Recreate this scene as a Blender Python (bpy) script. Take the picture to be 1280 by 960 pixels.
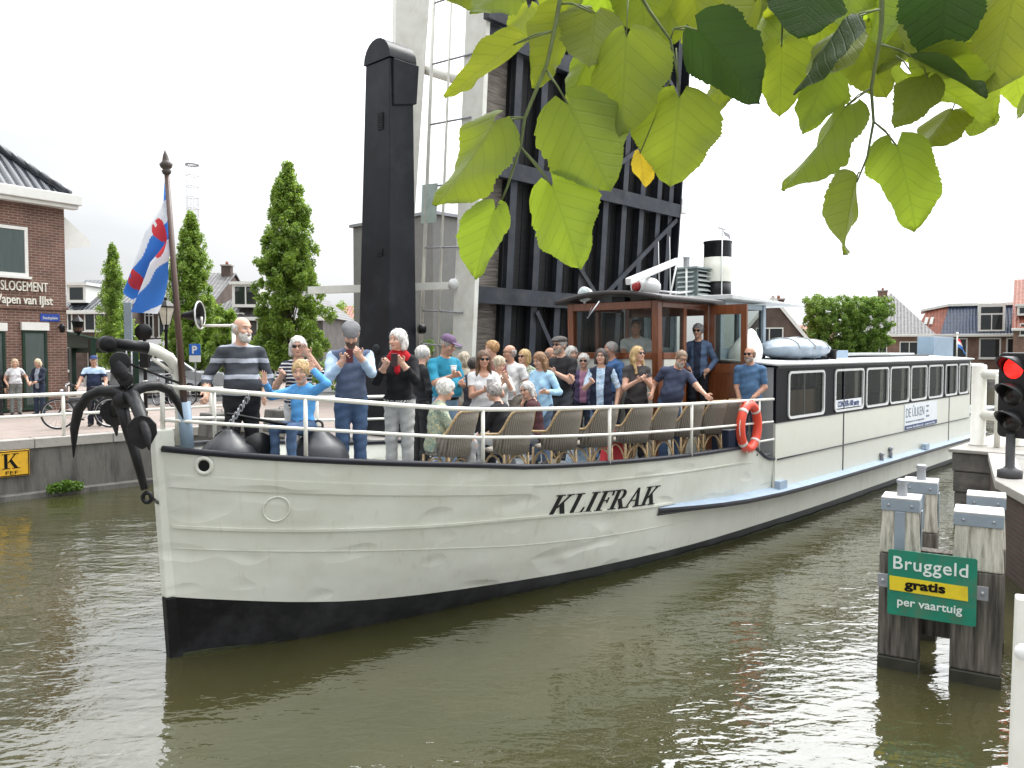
import bpy, bmesh, math, random
import numpy as np
from mathutils import Vector, Matrix

for o in list(bpy.data.objects):
    bpy.data.objects.remove(o)
SC = bpy.context.scene
COL = SC.collection
R = math.radians
rnd = random.Random(7)

# ------------------------------------------------------------ camera
EYE = 3.0                                   # metres above the water
PITCH = math.atan(42 / 1000.0)
camd = bpy.data.cameras.new('camera')
camd.sensor_width = 36.0
camd.lens = 36.0 * 1000 / 1280
camd.clip_start = 0.05
camd.clip_end = 3000
cam = bpy.data.objects.new('camera', camd)
COL.objects.link(cam)
cam.location = (0, 0, EYE)
cam.rotation_euler = (R(90) - PITCH, 0, 0)
SC.camera = cam

# ------------------------------------------------------------ sky, sun, exposure
SUN_EL, SUN_AZ = R(56), R(38)               # azimuth clockwise from +Y (ahead of the camera)
world = bpy.data.worlds.new('World')
SC.world = world
world.use_nodes = True
wt = world.node_tree
wt.nodes.clear()
wo = wt.nodes.new('ShaderNodeOutputWorld')
bg = wt.nodes.new('ShaderNodeBackground')
sky = wt.nodes.new('ShaderNodeTexSky')
sky.sky_type = 'NISHITA'
sky.sun_disc = False
sky.sun_elevation = SUN_EL
sky.sun_rotation = SUN_AZ
sky.air_density = 1.0
sky.dust_density = 3.0
hsv = wt.nodes.new('ShaderNodeHueSaturation')
hsv.inputs['Saturation'].default_value = 0.55
tcw = wt.nodes.new('ShaderNodeTexCoord')
mpw = wt.nodes.new('ShaderNodeMapping')
mpw.inputs['Scale'].default_value = (1.6, 1.6, 4.2)
nz = wt.nodes.new('ShaderNodeTexNoise')
nz.inputs['Scale'].default_value = 1.5
nz.inputs['Detail'].default_value = 6
nz.inputs['Roughness'].default_value = 0.55
cr = wt.nodes.new('ShaderNodeValToRGB')
cr.color_ramp.elements[0].position = 0.30
cr.color_ramp.elements[0].color = (0.55, 0.55, 0.55, 1)
cr.color_ramp.elements[1].position = 0.58
cr.color_ramp.elements[1].color = (1, 1, 1, 1)
mixw = wt.nodes.new('ShaderNodeMixRGB')
# thin overcast: brighter overhead and towards the veiled sun
def wmath(op, a, c):
    x = wt.nodes.new('ShaderNodeMath'); x.operation = op
    for i, v in enumerate((a, c)):
        if isinstance(v, (int, float)): x.inputs[i].default_value = v
        else: wt.links.new(v, x.inputs[i])
    return x.outputs[0]
sepw = wt.nodes.new('ShaderNodeSeparateXYZ')
wt.links.new(tcw.outputs['Generated'], sepw.inputs[0])
dotw = wt.nodes.new('ShaderNodeVectorMath'); dotw.operation = 'DOT_PRODUCT'
wt.links.new(tcw.outputs['Generated'], dotw.inputs[0])
dotw.inputs[1].default_value = (math.sin(SUN_AZ) * math.cos(SUN_EL), math.cos(SUN_AZ) * math.cos(SUN_EL), math.sin(SUN_EL))
zen = wmath('MULTIPLY_ADD', wmath('MAXIMUM', sepw.outputs[2], 0.0), 1.5); zen.node.inputs[2].default_value = 0.66
glow = wmath('MULTIPLY_ADD', wmath('POWER', wmath('MAXIMUM', dotw.outputs['Value'], 0.0), 3.0), 2.3); glow.node.inputs[2].default_value = 0.60
lum = wmath('MULTIPLY', zen, glow)
cloud = wt.nodes.new('ShaderNodeMixRGB'); cloud.blend_type = 'MULTIPLY'; cloud.inputs[0].default_value = 1
cloud.inputs[1].default_value = (10.6, 10.8, 11.0, 1)
wt.links.new(lum, cloud.inputs[2])
wt.links.new(cloud.outputs[0], mixw.inputs['Color2'])
wt.links.new(sky.outputs[0], hsv.inputs['Color'])
wt.links.new(tcw.outputs['Generated'], mpw.inputs[0])
wt.links.new(mpw.outputs[0], nz.inputs[0])
wt.links.new(nz.outputs['Fac'], cr.inputs[0])
wt.links.new(cr.outputs[0], mixw.inputs['Fac'])
wt.links.new(hsv.outputs[0], mixw.inputs['Color1'])
wt.links.new(mixw.outputs[0], bg.inputs['Color'])
bg.inputs['Strength'].default_value = 0.12
wt.links.new(bg.outputs[0], wo.inputs['Surface'])

sund = bpy.data.lights.new('sun', 'SUN')
sund.energy = 1.2
sund.angle = R(12)
sund.color = (1.0, 0.96, 0.9)
sun = bpy.data.objects.new('sun', sund)
COL.objects.link(sun)
sdir = Vector((math.sin(SUN_AZ) * math.cos(SUN_EL), math.cos(SUN_AZ) * math.cos(SUN_EL), math.sin(SUN_EL)))
sun.rotation_euler = sdir.to_track_quat('Z', 'Y').to_euler()
sun.location = (0, 0, 40)

SC.view_settings.view_transform = 'Standard'
SC.view_settings.look = 'None'
SC.view_settings.exposure = 0.33
SC.view_settings.gamma = 1
SC.view_settings.use_curve_mapping = False
SC.render.resolution_x, SC.render.resolution_y = 1024, 768
SC.render.film_transparent = False

# ------------------------------------------------------------ frames of reference
def px_ray(px, py):
    dx = (px - 640) / 1000.0
    dv = (480 - py) / 1000.0
    return Vector((dx, math.cos(PITCH) + dv * math.sin(PITCH), -math.sin(PITCH) + dv * math.cos(PITCH)))

def P(px, py, Y):
    """world point at depth Y seen in direction (px, py) of the 1280x960 survey grid"""
    d = px_ray(px, py)
    return Vector((0, 0, EYE)) + d * (Y / d.y)

def PZ(px, py, z):
    d = px_ray(px, py)
    return Vector((0, 0, EYE)) + d * ((z - EYE) / d.z)

BO = Vector((-3.318, 7.762, 0))
BA = R(47.07)
BU = Vector((math.cos(BA), math.sin(BA), 0))       # aft along the ship
BN = Vector((math.sin(BA), -math.cos(BA), 0))      # towards the near side

def W(s, t, z):
    """ship coordinates (aft, towards near side, up) -> world"""
    return BO + BU * s + BN * t + Vector((0, 0, z))

def L(s, t, z):
    """ship coordinates -> local coordinates of the ship's empty"""
    return Vector((s, -t, z))

def SIDE(px, py, t):
    """point of the vertical plane at offset t seen at (px,py), in ship coordinates"""
    d = px_ray(px, py)
    e = Vector((0, 0, EYE))
    k = (t - (e - BO).dot(BN)) / d.dot(BN)
    q = e + d * k - BO
    return q.dot(BU), q.dot(BN), q.z

def pchip(xs, ys):
    xs = np.array(xs, float); ys = np.array(ys, float)
    h = np.diff(xs); dl = np.diff(ys) / h
    m = np.zeros(len(xs)); m[0] = dl[0]; m[-1] = dl[-1]
    for i in range(1, len(xs) - 1):
        if dl[i-1] * dl[i] > 0:
            w1 = 2 * h[i] + h[i-1]; w2 = h[i] + 2 * h[i-1]
            m[i] = (w1 + w2) / (w1 / dl[i-1] + w2 / dl[i])
    def f(x):
        x = min(max(x, xs[0]), xs[-1])
        i = min(max(int(np.searchsorted(xs, x)) - 1, 0), len(xs) - 2)
        t = (x - xs[i]) / h[i]
        return float((2*t**3-3*t**2+1)*ys[i] + (t**3-2*t**2+t)*h[i]*m[i] + (-2*t**3+3*t**2)*ys[i+1] + (t**3-t**2)*h[i]*m[i+1])
    return f

# ------------------------------------------------------------ materials
def nodes_of(name):
    m = bpy.data.materials.new(name)
    m.use_nodes = True
    nt = m.node_tree
    b = nt.nodes['Principled BSDF']
    return m, nt, b

MATS = {}
def mat(name, col, rough=0.6, metal=0.0, var=0.12, vs=5.0, bump=0.0, bs=40.0, spec=0.5, dirt=None, ds=2.0, da=0.5, stretch=(1, 1, 1), emit=None, es=1.0, coat=0.0, world=False):
    if name in MATS:
        return MATS[name]
    m, nt, b = nodes_of(name)
    N, K = nt.nodes, nt.links
    b.inputs['Roughness'].default_value = rough
    b.inputs['Metallic'].default_value = metal
    b.inputs['Specular IOR Level'].default_value = spec
    b.inputs['Coat Weight'].default_value = coat
    tc = N.new('ShaderNodeTexCoord')
    mp = N.new('ShaderNodeMapping')
    mp.inputs['Scale'].default_value = stretch
    K.new(tc.outputs['Object'], mp.inputs[0])
    no = N.new('ShaderNodeTexNoise')
    no.inputs['Scale'].default_value = vs
    no.inputs['Detail'].default_value = 5
    K.new(mp.outputs[0], no.inputs[0])
    rp = N.new('ShaderNodeValToRGB')
    c = Vector(col)
    lo, hi = c * (1 - var), c * (1 + var)
    rp.color_ramp.elements[0].position = 0.3
    rp.color_ramp.elements[0].color = (*lo, 1)
    rp.color_ramp.elements[1].position = 0.7
    rp.color_ramp.elements[1].color = (*hi, 1)
    K.new(no.outputs['Fac'], rp.inputs[0])
    out = rp.outputs[0]
    if dirt is not None:
        n2 = N.new('ShaderNodeTexNoise')
        n2.inputs['Scale'].default_value = ds
        n2.inputs['Detail'].default_value = 8
        n2.inputs['Roughness'].default_value = 0.65
        K.new(mp.outputs[0], n2.inputs[0])
        r2 = N.new('ShaderNodeValToRGB')
        r2.color_ramp.elements[0].position = 0.48
        r2.color_ramp.elements[0].color = (0, 0, 0, 1)
        r2.color_ramp.elements[1].position = 0.75
        r2.color_ramp.elements[1].color = (da, da, da, 1)
        K.new(n2.outputs['Fac'], r2.inputs[0])
        mx = N.new('ShaderNodeMixRGB')
        K.new(r2.outputs[0], mx.inputs['Fac'])
        K.new(out, mx.inputs['Color1'])
        mx.inputs['Color2'].default_value = (*dirt, 1)
        out = mx.outputs[0]
    K.new(out, b.inputs['Base Color'])
    if bump:
        n3 = N.new('ShaderNodeTexNoise')
        n3.inputs['Scale'].default_value = bs
        n3.inputs['Detail'].default_value = 6
        K.new(mp.outputs[0], n3.inputs[0])
        bp = N.new('ShaderNodeBump')
        bp.inputs['Strength'].default_value = bump
        bp.inputs['Distance'].default_value = 0.02
        K.new(n3.outputs['Fac'], bp.inputs['Height'])
        K.new(bp.outputs[0], b.inputs['Normal'])
    if emit is not None:
        b.inputs['Emission Color'].default_value = (*emit, 1)
        b.inputs['Emission Strength'].default_value = es
    MATS[name] = m
    return m

def glass_mat(name, col=(0.02, 0.025, 0.03), alpha=0.75, rough=0.03):
    """window pane: reflective film with partial see-through"""
    if name in MATS:
        return MATS[name]
    m, nt, b = nodes_of(name)
    N, K = nt.nodes, nt.links
    b.inputs['Base Color'].default_value = (*col, 1)
    b.inputs['Roughness'].default_value = rough
    b.inputs['Specular IOR Level'].default_value = 0.7
    tr = N.new('ShaderNodeBsdfTransparent')
    tr.inputs[0].default_value = (0.9, 0.95, 0.93, 1)
    mx = N.new('ShaderNodeMixShader')
    fr = N.new('ShaderNodeFresnel')
    fr.inputs[0].default_value = 1.5
    mt = N.new('ShaderNodeMath')
    mt.operation = 'MAXIMUM'
    mt.inputs[1].default_value = alpha
    K.new(fr.outputs[0], mt.inputs[0])
    K.new(mt.outputs[0], mx.inputs['Fac'])
    K.new(tr.outputs[0], mx.inputs[1])
    K.new(b.outputs[0], mx.inputs[2])
    K.new(mx.outputs[0], N['Material Output'].inputs['Surface'])
    MATS[name] = m
    return m

def brick_mat(name, c1, c2, mortar, bw=0.22, bh=0.065, rough=0.85, msize=0.012):
    if name in MATS:
        return MATS[name]
    m, nt, b = nodes_of(name)
    N, K = nt.nodes, nt.links
    tc = N.new('ShaderNodeTexCoord')
    sp = N.new('ShaderNodeSeparateXYZ')
    K.new(tc.outputs['Object'], sp.inputs[0])
    ad = N.new('ShaderNodeMath')
    K.new(sp.outputs[0], ad.inputs[0]); K.new(sp.outputs[1], ad.inputs[1])
    cb = N.new('ShaderNodeCombineXYZ')
    K.new(ad.outputs[0], cb.inputs[0]); K.new(sp.outputs[2], cb.inputs[1])
    br = N.new('ShaderNodeTexBrick')
    br.inputs['Scale'].default_value = 1
    br.inputs['Brick Width'].default_value = bw
    br.inputs['Row Height'].default_value = bh
    br.inputs['Mortar Size'].default_value = msize
    br.inputs['Mortar Smooth'].default_value = 0.3
    br.inputs['Color1'].default_value = (*c1, 1)
    br.inputs['Color2'].default_value = (*c2, 1)
    br.inputs['Mortar'].default_value = (*mortar, 1)
    K.new(cb.outputs[0], br.inputs[0])
    no = N.new('ShaderNodeTexNoise')
    no.inputs['Scale'].default_value = 1.7
    no.inputs['Detail'].default_value = 7
    K.new(tc.outputs['Object'], no.inputs[0])
    rp = N.new('ShaderNodeValToRGB')
    rp.color_ramp.elements[0].position = 0.3
    rp.color_ramp.elements[0].color = (0.7, 0.7, 0.7, 1)
    rp.color_ramp.elements[1].position = 0.7
    rp.color_ramp.elements[1].color = (1.15, 1.12, 1.1, 1)
    K.new(no.outputs['Fac'], rp.inputs[0])
    mx = N.new('ShaderNodeMixRGB'); mx.blend_type = 'MULTIPLY'; mx.inputs[0].default_value = 1
    K.new(br.outputs['Color'], mx.inputs[1]); K.new(rp.outputs[0], mx.inputs[2])
    K.new(mx.outputs[0], b.inputs['Base Color'])
    bp = N.new('ShaderNodeBump'); bp.inputs['Strength'].default_value = 0.5; bp.inputs['Distance'].default_value = 0.01
    bp.invert = True
    K.new(br.outputs['Fac'], bp.inputs['Height']); K.new(bp.outputs[0], b.inputs['Normal'])
    b.inputs['Roughness'].default_value = rough
    MATS[name] = m
    return m

# ------------------------------------------------------------ mesh building
class MB:
    def __init__(s):
        s.v = []; s.f = []; s.m = []; s.sm = []; s.mats = []
    def mi(s, m):
        if m not in s.mats:
            s.mats.append(m)
        return s.mats.index(m)
    def add(s, verts, faces, m, smooth=False, M=None):
        k = len(s.v); i = s.mi(m)
        for p in verts:
            p = Vector(p)
            s.v.append(M @ p if M is not None else p)
        for f in faces:
            s.f.append([k + j for j in f]); s.m.append(i); s.sm.append(smooth)
        return s
    def hexa(s, p, m, M=None):
        """8 corners: bottom ring 0-3, top ring 4-7"""
        return s.add(p, [(3, 2, 1, 0), (4, 5, 6, 7), (0, 1, 5, 4), (1, 2, 6, 5), (2, 3, 7, 6), (3, 0, 4, 7)], m, False, M)
    def box(s, c, d, m, M=None):
        x, y, z = c; a, b, h = d[0] / 2, d[1] / 2, d[2] / 2
        return s.hexa([(x-a, y-b, z-h), (x+a, y-b, z-h), (x+a, y+b, z-h), (x-a, y+b, z-h),
                       (x-a, y-b, z+h), (x+a, y-b, z+h), (x+a, y+b, z+h), (x-a, y+b, z+h)], m, M)
    def span(s, lo, hi, m, M=None):
        c = [(a + b) / 2 for a, b in zip(lo, hi)]; d = [abs(b - a) for a, b in zip(lo, hi)]
        return s.box(c, d, m, M)
    def beam(s, a, b, w, h, m, up=(0, 0, 1)):
        a = Vector(a); b = Vector(b); d = (b - a).normalized()
        x = d.cross(Vector(up))
        if x.length < 1e-4:
            x = d.cross(Vector((1, 0, 0)))
        x.normalize(); y = x.cross(d).normalized()
        r = []
        for q in (a, b):
            r += [q - x*w/2 - y*h/2, q + x*w/2 - y*h/2, q + x*w/2 + y*h/2, q - x*w/2 + y*h/2]
        return s.hexa(r, m)
    def tube(s, pts, r, m, n=8, caps=True, closed=False, flat=1.0):
        pts = [Vector(p) for p in pts]; N = len(pts)
        rs = list(r) if hasattr(r, '__len__') else [r] * N
        vs = []; prev = None
        for i, p in enumerate(pts):
            if closed:
                d = pts[(i + 1) % N] - pts[i - 1]
            else:
                d = pts[min(i + 1, N - 1)] - pts[max(i - 1, 0)]
            d.normalize()
            if prev is None:
                x = d.cross(Vector((0, 0, 1)))
                if x.length < 1e-3:
                    x = d.cross(Vector((1, 0, 0)))
            else:
                x = prev - d * prev.dot(d)
            x.normalize(); prev = x; y = d.cross(x)
            for k in range(n):
                a = 2 * math.pi * k / n
                vs.append(p + (x * math.cos(a) + y * math.sin(a) * flat) * rs[i])
        fs = []
        for i in range(N if closed else N - 1):
            j = (i + 1) % N
            for k in range(n):
                l = (k + 1) % n
                fs.append((i*n + k, i*n + l, j*n + l, j*n + k))
        if caps and not closed:
            fs.append(tuple(range(n - 1, -1, -1))); fs.append(tuple((N - 1) * n + k for k in range(n)))
        return s.add(vs, fs, m, True)
    def lathe(s, prof, m, n=16, M=None, smooth=True, caps=True):
        vs = []; fs = []
        for r, z in prof:
            for k in range(n):
                a = 2 * math.pi * k / n
                vs.append((r * math.cos(a), r * math.sin(a), z))
        for i in range(len(prof) - 1):
            for k in range(n):
                l = (k + 1) % n
                fs.append((i*n + k, i*n + l, (i+1)*n + l, (i+1)*n + k))
        if caps:
            fs.append(tuple(range(n - 1, -1, -1))); fs.append(tuple((len(prof) - 1)*n + k for k in range(n)))
        return s.add(vs, fs, m, smooth, M)
    def ball(s, c, r, m, n=14, M=None):
        rx, ry, rz = r if hasattr(r, '__len__') else (r, r, r)
        q = Matrix.Translation(Vector(c)) @ Matrix.Diagonal((rx, ry, rz, 1))
        if M is not None:
            q = M @ q
        k = n // 2
        prof = [(max(math.sin(math.pi * i / k), 0.01), -math.cos(math.pi * i / k)) for i in range(k + 1)]
        return s.lathe(prof, m, n, q)
    def prism(s, poly, h, m, M=None, z0=0.0):
        n = len(poly)
        vs = [(x, y, z0) for x, y in poly] + [(x, y, z0 + h) for x, y in poly]
        fs = [tuple(range(n - 1, -1, -1)), tuple(range(n, 2 * n))] + [(i, (i + 1) % n, n + (i + 1) % n, n + i) for i in range(n)]
        return s.add(vs, fs, m, False, M)
    def grid(s, rows, m, smooth=True, closed=False):
        """rows: list of equally long point lists"""
        n = len(rows[0]); vs = [p for r_ in rows for p in r_]; fs = []
        for i in range(len(rows) - 1):
            for k in range(n if closed else n - 1):
                l = (k + 1) % n
                fs.append((i*n + k, i*n + l, (i+1)*n + l, (i+1)*n + k))
        return s.add(vs, fs, m, smooth)
    def build(s, name, parent=None, bevel=0.0, seg=2, solid=0.0, rel=None):
        me = bpy.data.meshes.new(name)
        vs = s.v if rel is None else [p - Vector(rel) for p in s.v]
        me.from_pydata([tuple(p) for p in vs], [], s.f)
        for m in s.mats:
            me.materials.append(m)
        me.polygons.foreach_set('material_index', s.m)
        me.polygons.foreach_set('use_smooth', s.sm)
        me.update()
        o = bpy.data.objects.new(name, me)
        COL.objects.link(o)
        if rel is not None and parent is None:
            o.location = rel
        if parent is not None:
            o.parent = parent
        if solid:
            md = o.modifiers.new('thickness', 'SOLIDIFY'); md.thickness = solid; md.offset = 0
        if bevel:
            md = o.modifiers.new('bevel', 'BEVEL'); md.width = bevel; md.segments = seg; md.limit_method = 'ANGLE'; md.angle_limit = R(40)
            md.use_clamp_overlap = True
        return o

def thing(name, label, cat, loc=(0, 0, 0), rz=0.0, group=None):
    o = bpy.data.objects.new(name, None)
    COL.objects.link(o)
    o.location = loc
    o.rotation_euler = (0, 0, rz)
    o.empty_display_size = 0.2
    o['label'] = label; o['category'] = cat
    if group:
        o['group'] = group
    return o

def tag(o, label, cat, group=None):
    o['label'] = label; o['category'] = cat
    if group:
        o['group'] = group
    return o

def structure(o, kind='structure'):
    o['kind'] = kind
    return o

def clone(o, parent=None):
    c = o.copy()
    COL.objects.link(c)
    if parent is not None:
        c.parent = parent
    for ch in list(o.children):
        clone(ch, c)
    return c

def text_geo(body, size, bold=0.0, shear=0.0, spacing=1.0, depth=0.004):
    """3D lettering as plain geometry in its own XY plane (baseline y=0, starts at x=0)"""
    cu = bpy.data.curves.new('lettering', 'FONT')
    cu.body = body; cu.size = size; cu.shear = shear; cu.space_character = spacing
    cu.offset = bold; cu.extrude = depth / 2; cu.resolution_u = 3
    o = bpy.data.objects.new('lettering', cu)
    COL.objects.link(o)
    bpy.context.view_layer.update()
    dg = bpy.context.evaluated_depsgraph_get()
    me = o.evaluated_get(dg).to_mesh()
    vs = [v.co.copy() for v in me.vertices]
    fs = [tuple(p.vertices) for p in me.polygons]
    o.evaluated_get(dg).to_mesh_clear()
    bpy.data.objects.remove(o); bpy.data.curves.remove(cu)
    return vs, fs

def text_to(mb, body, size, m, O, X, Y, fit=None, **kw):
    """lettering placed with origin O, reading direction X, upright direction Y; fit scales it to a width"""
    vs, fs = text_geo(body, size, **kw)
    O = Vector(O); X = Vector(X).normalized(); Y = Vector(Y).normalized(); Z = X.cross(Y)
    x0 = min(v.x for v in vs); x1 = max(v.x for v in vs)
    k = fit / (x1 - x0) if fit else 1.0
    mb.add([O + X * ((v.x - x0) * k) + Y * v.y + Z * v.z for v in vs], fs, m)

# shared paints
WHITE = mat('white_paint', (0.72, 0.72, 0.66), 0.4, var=0.06, dirt=(0.45, 0.4, 0.3), ds=3, da=0.35)
BLACK = mat('black_paint', (0.007, 0.007, 0.008), 0.38, var=0.3, spec=0.22)
STEEL = mat('grey_steel', (0.3, 0.31, 0.33), 0.45, 0.4, bump=0.1)
# ------------------------------------------------------------ water
QZ = 1.21                                    # quay level
def water():
    m, nt, b = nodes_of('canal_water')
    N, K = nt.nodes, nt.links
    tc = N.new('ShaderNodeTexCoord')
    b.inputs['Roughness'].default_value = 0.035
    b.inputs['IOR'].default_value = 1.78
    b.inputs['Specular IOR Level'].default_value = 1.0
    n0 = N.new('ShaderNodeTexNoise'); n0.inputs['Scale'].default_value = 0.35; n0.inputs['Detail'].default_value = 4
    K.new(tc.outputs['Object'], n0.inputs[0])
    rp = N.new('ShaderNodeValToRGB')
    rp.color_ramp.elements[0].position = 0.3; rp.color_ramp.elements[0].color = (0.028, 0.031, 0.012, 1)
    rp.color_ramp.elements[1].position = 0.72; rp.color_ramp.elements[1].color = (0.050, 0.044, 0.018, 1)
    K.new(n0.outputs['Fac'], rp.inputs[0]); K.new(rp.outputs[0], b.inputs['Base Color'])
    def wave(scale, rot, st, detail, dist=0.0):
        mp = N.new('ShaderNodeMapping'); mp.inputs['Rotation'].default_value = (0, 0, rot); mp.inputs['Scale'].default_value = st
        K.new(tc.outputs['Object'], mp.inputs[0])
        n = N.new('ShaderNodeTexNoise'); n.inputs['Scale'].default_value = scale; n.inputs['Detail'].default_value = detail
        n.inputs['Roughness'].default_value = 0.5; n.inputs['Distortion'].default_value = dist
        K.new(mp.outputs[0], n.inputs[0])
        return n.outputs['Fac']
    def mul(a, k):
        x = N.new('ShaderNodeMath'); x.operation = 'MULTIPLY'; K.new(a, x.inputs[0])
        if isinstance(k, float): x.inputs[1].default_value = k
        else: K.new(k, x.inputs[1])
        return x.outputs[0]
    def add(a, c):
        x = N.new('ShaderNodeMath'); K.new(a, x.inputs[0]); K.new(c, x.inputs[1]); return x.outputs[0]
    big = wave(1.1, R(-12), (0.6, 1.3, 1), 1.0)
    mid = wave(4.2, R(10), (0.7, 1.25, 1), 2.0, 0.5)
    fine = wave(13.0, R(-20), (0.75, 1.2, 1), 2.0, 0.3)
    calm = wave(0.22, 0.4, (1, 1, 1), 2.0)        # gusts: calm and ruffled patches
    cr_ = N.new('ShaderNodeValToRGB'); cr_.color_ramp.elements[0].position = 0.36; cr_.color_ramp.elements[0].color = (0.45,)*3 + (1,)
    cr_.color_ramp.elements[1].position = 0.6; cr_.color_ramp.elements[1].color = (1, 1, 1, 1)
    K.new(calm, cr_.inputs[0])
    h = add(add(mul(big, 0.030), mul(mid, 0.0185)), mul(fine, 0.0050))
    h = mul(h, cr_.outputs[0])
    bp = N.new('ShaderNodeBump'); bp.inputs['Strength'].default_value = 1.0; bp.inputs['Distance'].default_value = 1.0
    K.new(h, bp.inputs['Height']); K.new(bp.outputs[0], b.inputs['Normal'])
    mb = MB()
    mb.add([(-400, -60, 0), (700, -60, 0), (700, 900, 0), (-400, 900, 0)], [(0, 1, 2, 3)], m)
    structure(mb.build('water'))
water()

# ------------------------------------------------------------ land
PAVE = brick_mat('clinker_paving', (0.27, 0.2, 0.17), (0.33, 0.25, 0.21), (0.2, 0.17, 0.14), 0.2, 0.1)
# paving lies flat, so it takes its own x/y bond
def paving(name, c1, c2, mo, bw, bh):
    m, nt, b = nodes_of(name)
    N, K = nt.nodes, nt.links
    tc = N.new('ShaderNodeTexCoord')
    br = N.new('ShaderNodeTexBrick'); br.inputs['Scale'].default_value = 1
    br.inputs['Brick Width'].default_value = bw; br.inputs['Row Height'].default_value = bh; br.inputs['Mortar Size'].default_value = 0.008
    for k, c in (('Color1', c1), ('Color2', c2), ('Mortar', mo)): br.inputs[k].default_value = (*c, 1)
    K.new(tc.outputs['Object'], br.inputs[0])
    no = N.new('ShaderNodeTexNoise'); no.inputs['Scale'].default_value = 0.6; no.inputs['Detail'].default_value = 7
    K.new(tc.outputs['Object'], no.inputs[0])
    rp = N.new('ShaderNodeValToRGB'); rp.color_ramp.elements[0].color = (0.65,)*3 + (1,); rp.color_ramp.elements[1].color = (1.2,)*3 + (1,)
    K.new(no.outputs['Fac'], rp.inputs[0])
    mx = N.new('ShaderNodeMixRGB'); mx.blend_type = 'MULTIPLY'; mx.inputs[0].default_value = 1
    K.new(br.outputs['Color'], mx.inputs[1]); K.new(rp.outputs[0], mx.inputs[2]); K.new(mx.outputs[0], b.inputs['Base Color'])
    b.inputs['Roughness'].default_value = 0.85
    return m
PAVE = paving('clinker_pavement', (0.235, 0.19, 0.165), (0.295, 0.24, 0.21), (0.2, 0.17, 0.15), 0.21, 0.10)
SLAB = paving('concrete_slabs', (0.19, 0.18, 0.165), (0.225, 0.215, 0.2), (0.1, 0.095, 0.085), 0.6, 0.6)
ASPH = mat('asphalt', (0.06, 0.06, 0.062), 0.9, var=0.2, bump=0.3, bs=90)
CONC = mat('old_concrete', (0.145, 0.138, 0.125), 0.9, var=0.6, vs=2.6, bump=0.9, bs=16, dirt=(0.03, 0.03, 0.02), ds=2.6, da=0.95, stretch=(1.6, 1.6, 0.35))
COPE = mat('coping_concrete', (0.36, 0.34, 0.31), 0.85, var=0.18, vs=3, bump=0.4, bs=20, dirt=(0.14, 0.13, 0.1), ds=3, da=0.6)
MOSS = mat('moss', (0.07, 0.12, 0.025), 0.9, var=0.4, vs=12)

boat_rz = BA
QT = -10.45                                  # quay face, ship coordinate t
def ship_poly(pts, z):
    return [W(s, t, z) for s, t in pts]
# quay ground: left bank as one sheet out to the horizon, with the bridge head jutting into the canal
BH0, BH1, BHT = 6.4, 16.8, -4.55             # bridge head along s, and its face
g = MB()
pts = [(-60, -10.75), (BH0, -10.75), (BH0, BHT - 0.3), (BH1, BHT - 0.3), (BH1, -10.75), (900, -10.75), (900, -900), (-60, -900)]
g.add(ship_poly(pts, QZ), [tuple(range(len(pts)))[::-1]], PAVE)
structure(g.build('quay_pavement'))
g = MB()
g.add(ship_poly([(-60, -19), (420, -19), (420, -25), (-60, -25)], QZ + 0.005), [(3, 2, 1, 0)], ASPH)
structure(g.build('street'))

def quay_wall():
    r = thing('quay_wall', 'weathered grey concrete quay wall with a stone coping along the left bank', 'quay wall', W(0, QT, 0), BA)
    w = MB(); c = MB()
    # face with uneven courses
    seq = [(-50, QT), (BH0, QT), (BH0, BHT), (BH1, BHT), (BH1, QT), (500, QT)]
    def loc(s, t, z): return Vector((s, -(t - QT), z))
    for (s0, t0), (s1, t1) in zip(seq, seq[1:]):
        a = loc(s0, t0, 0); b = loc(s1, t1, 0); d = (b - a).normalized(); nrm = Vector((d.y, -d.x, 0))
        L_ = (b - a).length
        mat_w = CONC
        w.add([a + Vector((0, 0, -1.2)), b + Vector((0, 0, -1.2)), b + Vector((0, 0, QZ - 0.2)), a + Vector((0, 0, QZ - 0.2))], [(0, 1, 2, 3)], mat_w)
        w.add([a + nrm*0.12 + Vector((0, 0, -1.2)), b + nrm*0.12 + Vector((0, 0, -1.2)), b + nrm*0.12 + Vector((0, 0, 0.1)), a + nrm*0.12 + Vector((0, 0, 0.1)),
               a + Vector((0, 0, 0.13)), b + Vector((0, 0, 0.13))], [(0, 1, 2, 3), (3, 2, 5, 4)], mat_w)
        if L_ < 100:
            k = max(1, int(L_ / 1.5))
            for i in range(k):
                p = a + d * (L_ * i / k + 0.006); q = a + d * (L_ * (i + 1) / k - 0.006)
                h = 0.2 + rnd.uniform(-.004, .004)
                o = nrm * 0.04
                c.hexa([p + o + Vector((0, 0, QZ - 0.2)), q + o + Vector((0, 0, QZ - 0.2)), q - nrm*0.32 + Vector((0, 0, QZ - 0.2)), p - nrm*0.32 + Vector((0, 0, QZ - 0.2)),
                        p + o + Vector((0, 0, QZ - .2 + h)), q + o + Vector((0, 0, QZ - .2 + h)), q - nrm*0.32 + Vector((0, 0, QZ - .2 + h)), p - nrm*0.32 + Vector((0, 0, QZ - .2 + h))], COPE)
        else:
            c.hexa([a + nrm*.04 + Vector((0, 0, QZ - .2)), b + nrm*.04 + Vector((0, 0, QZ - .2)), b - nrm*.32 + Vector((0, 0, QZ - .2)), a - nrm*.32 + Vector((0, 0, QZ - .2)),
                    a + nrm*.04 + Vector((0, 0, QZ)), b + nrm*.04 + Vector((0, 0, QZ)), b - nrm*.32 + Vector((0, 0, QZ)), a - nrm*.32 + Vector((0, 0, QZ))], COPE)
    w.build('wall_face', r); c.build('coping', r, bevel=0.012)
quay_wall()
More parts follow.
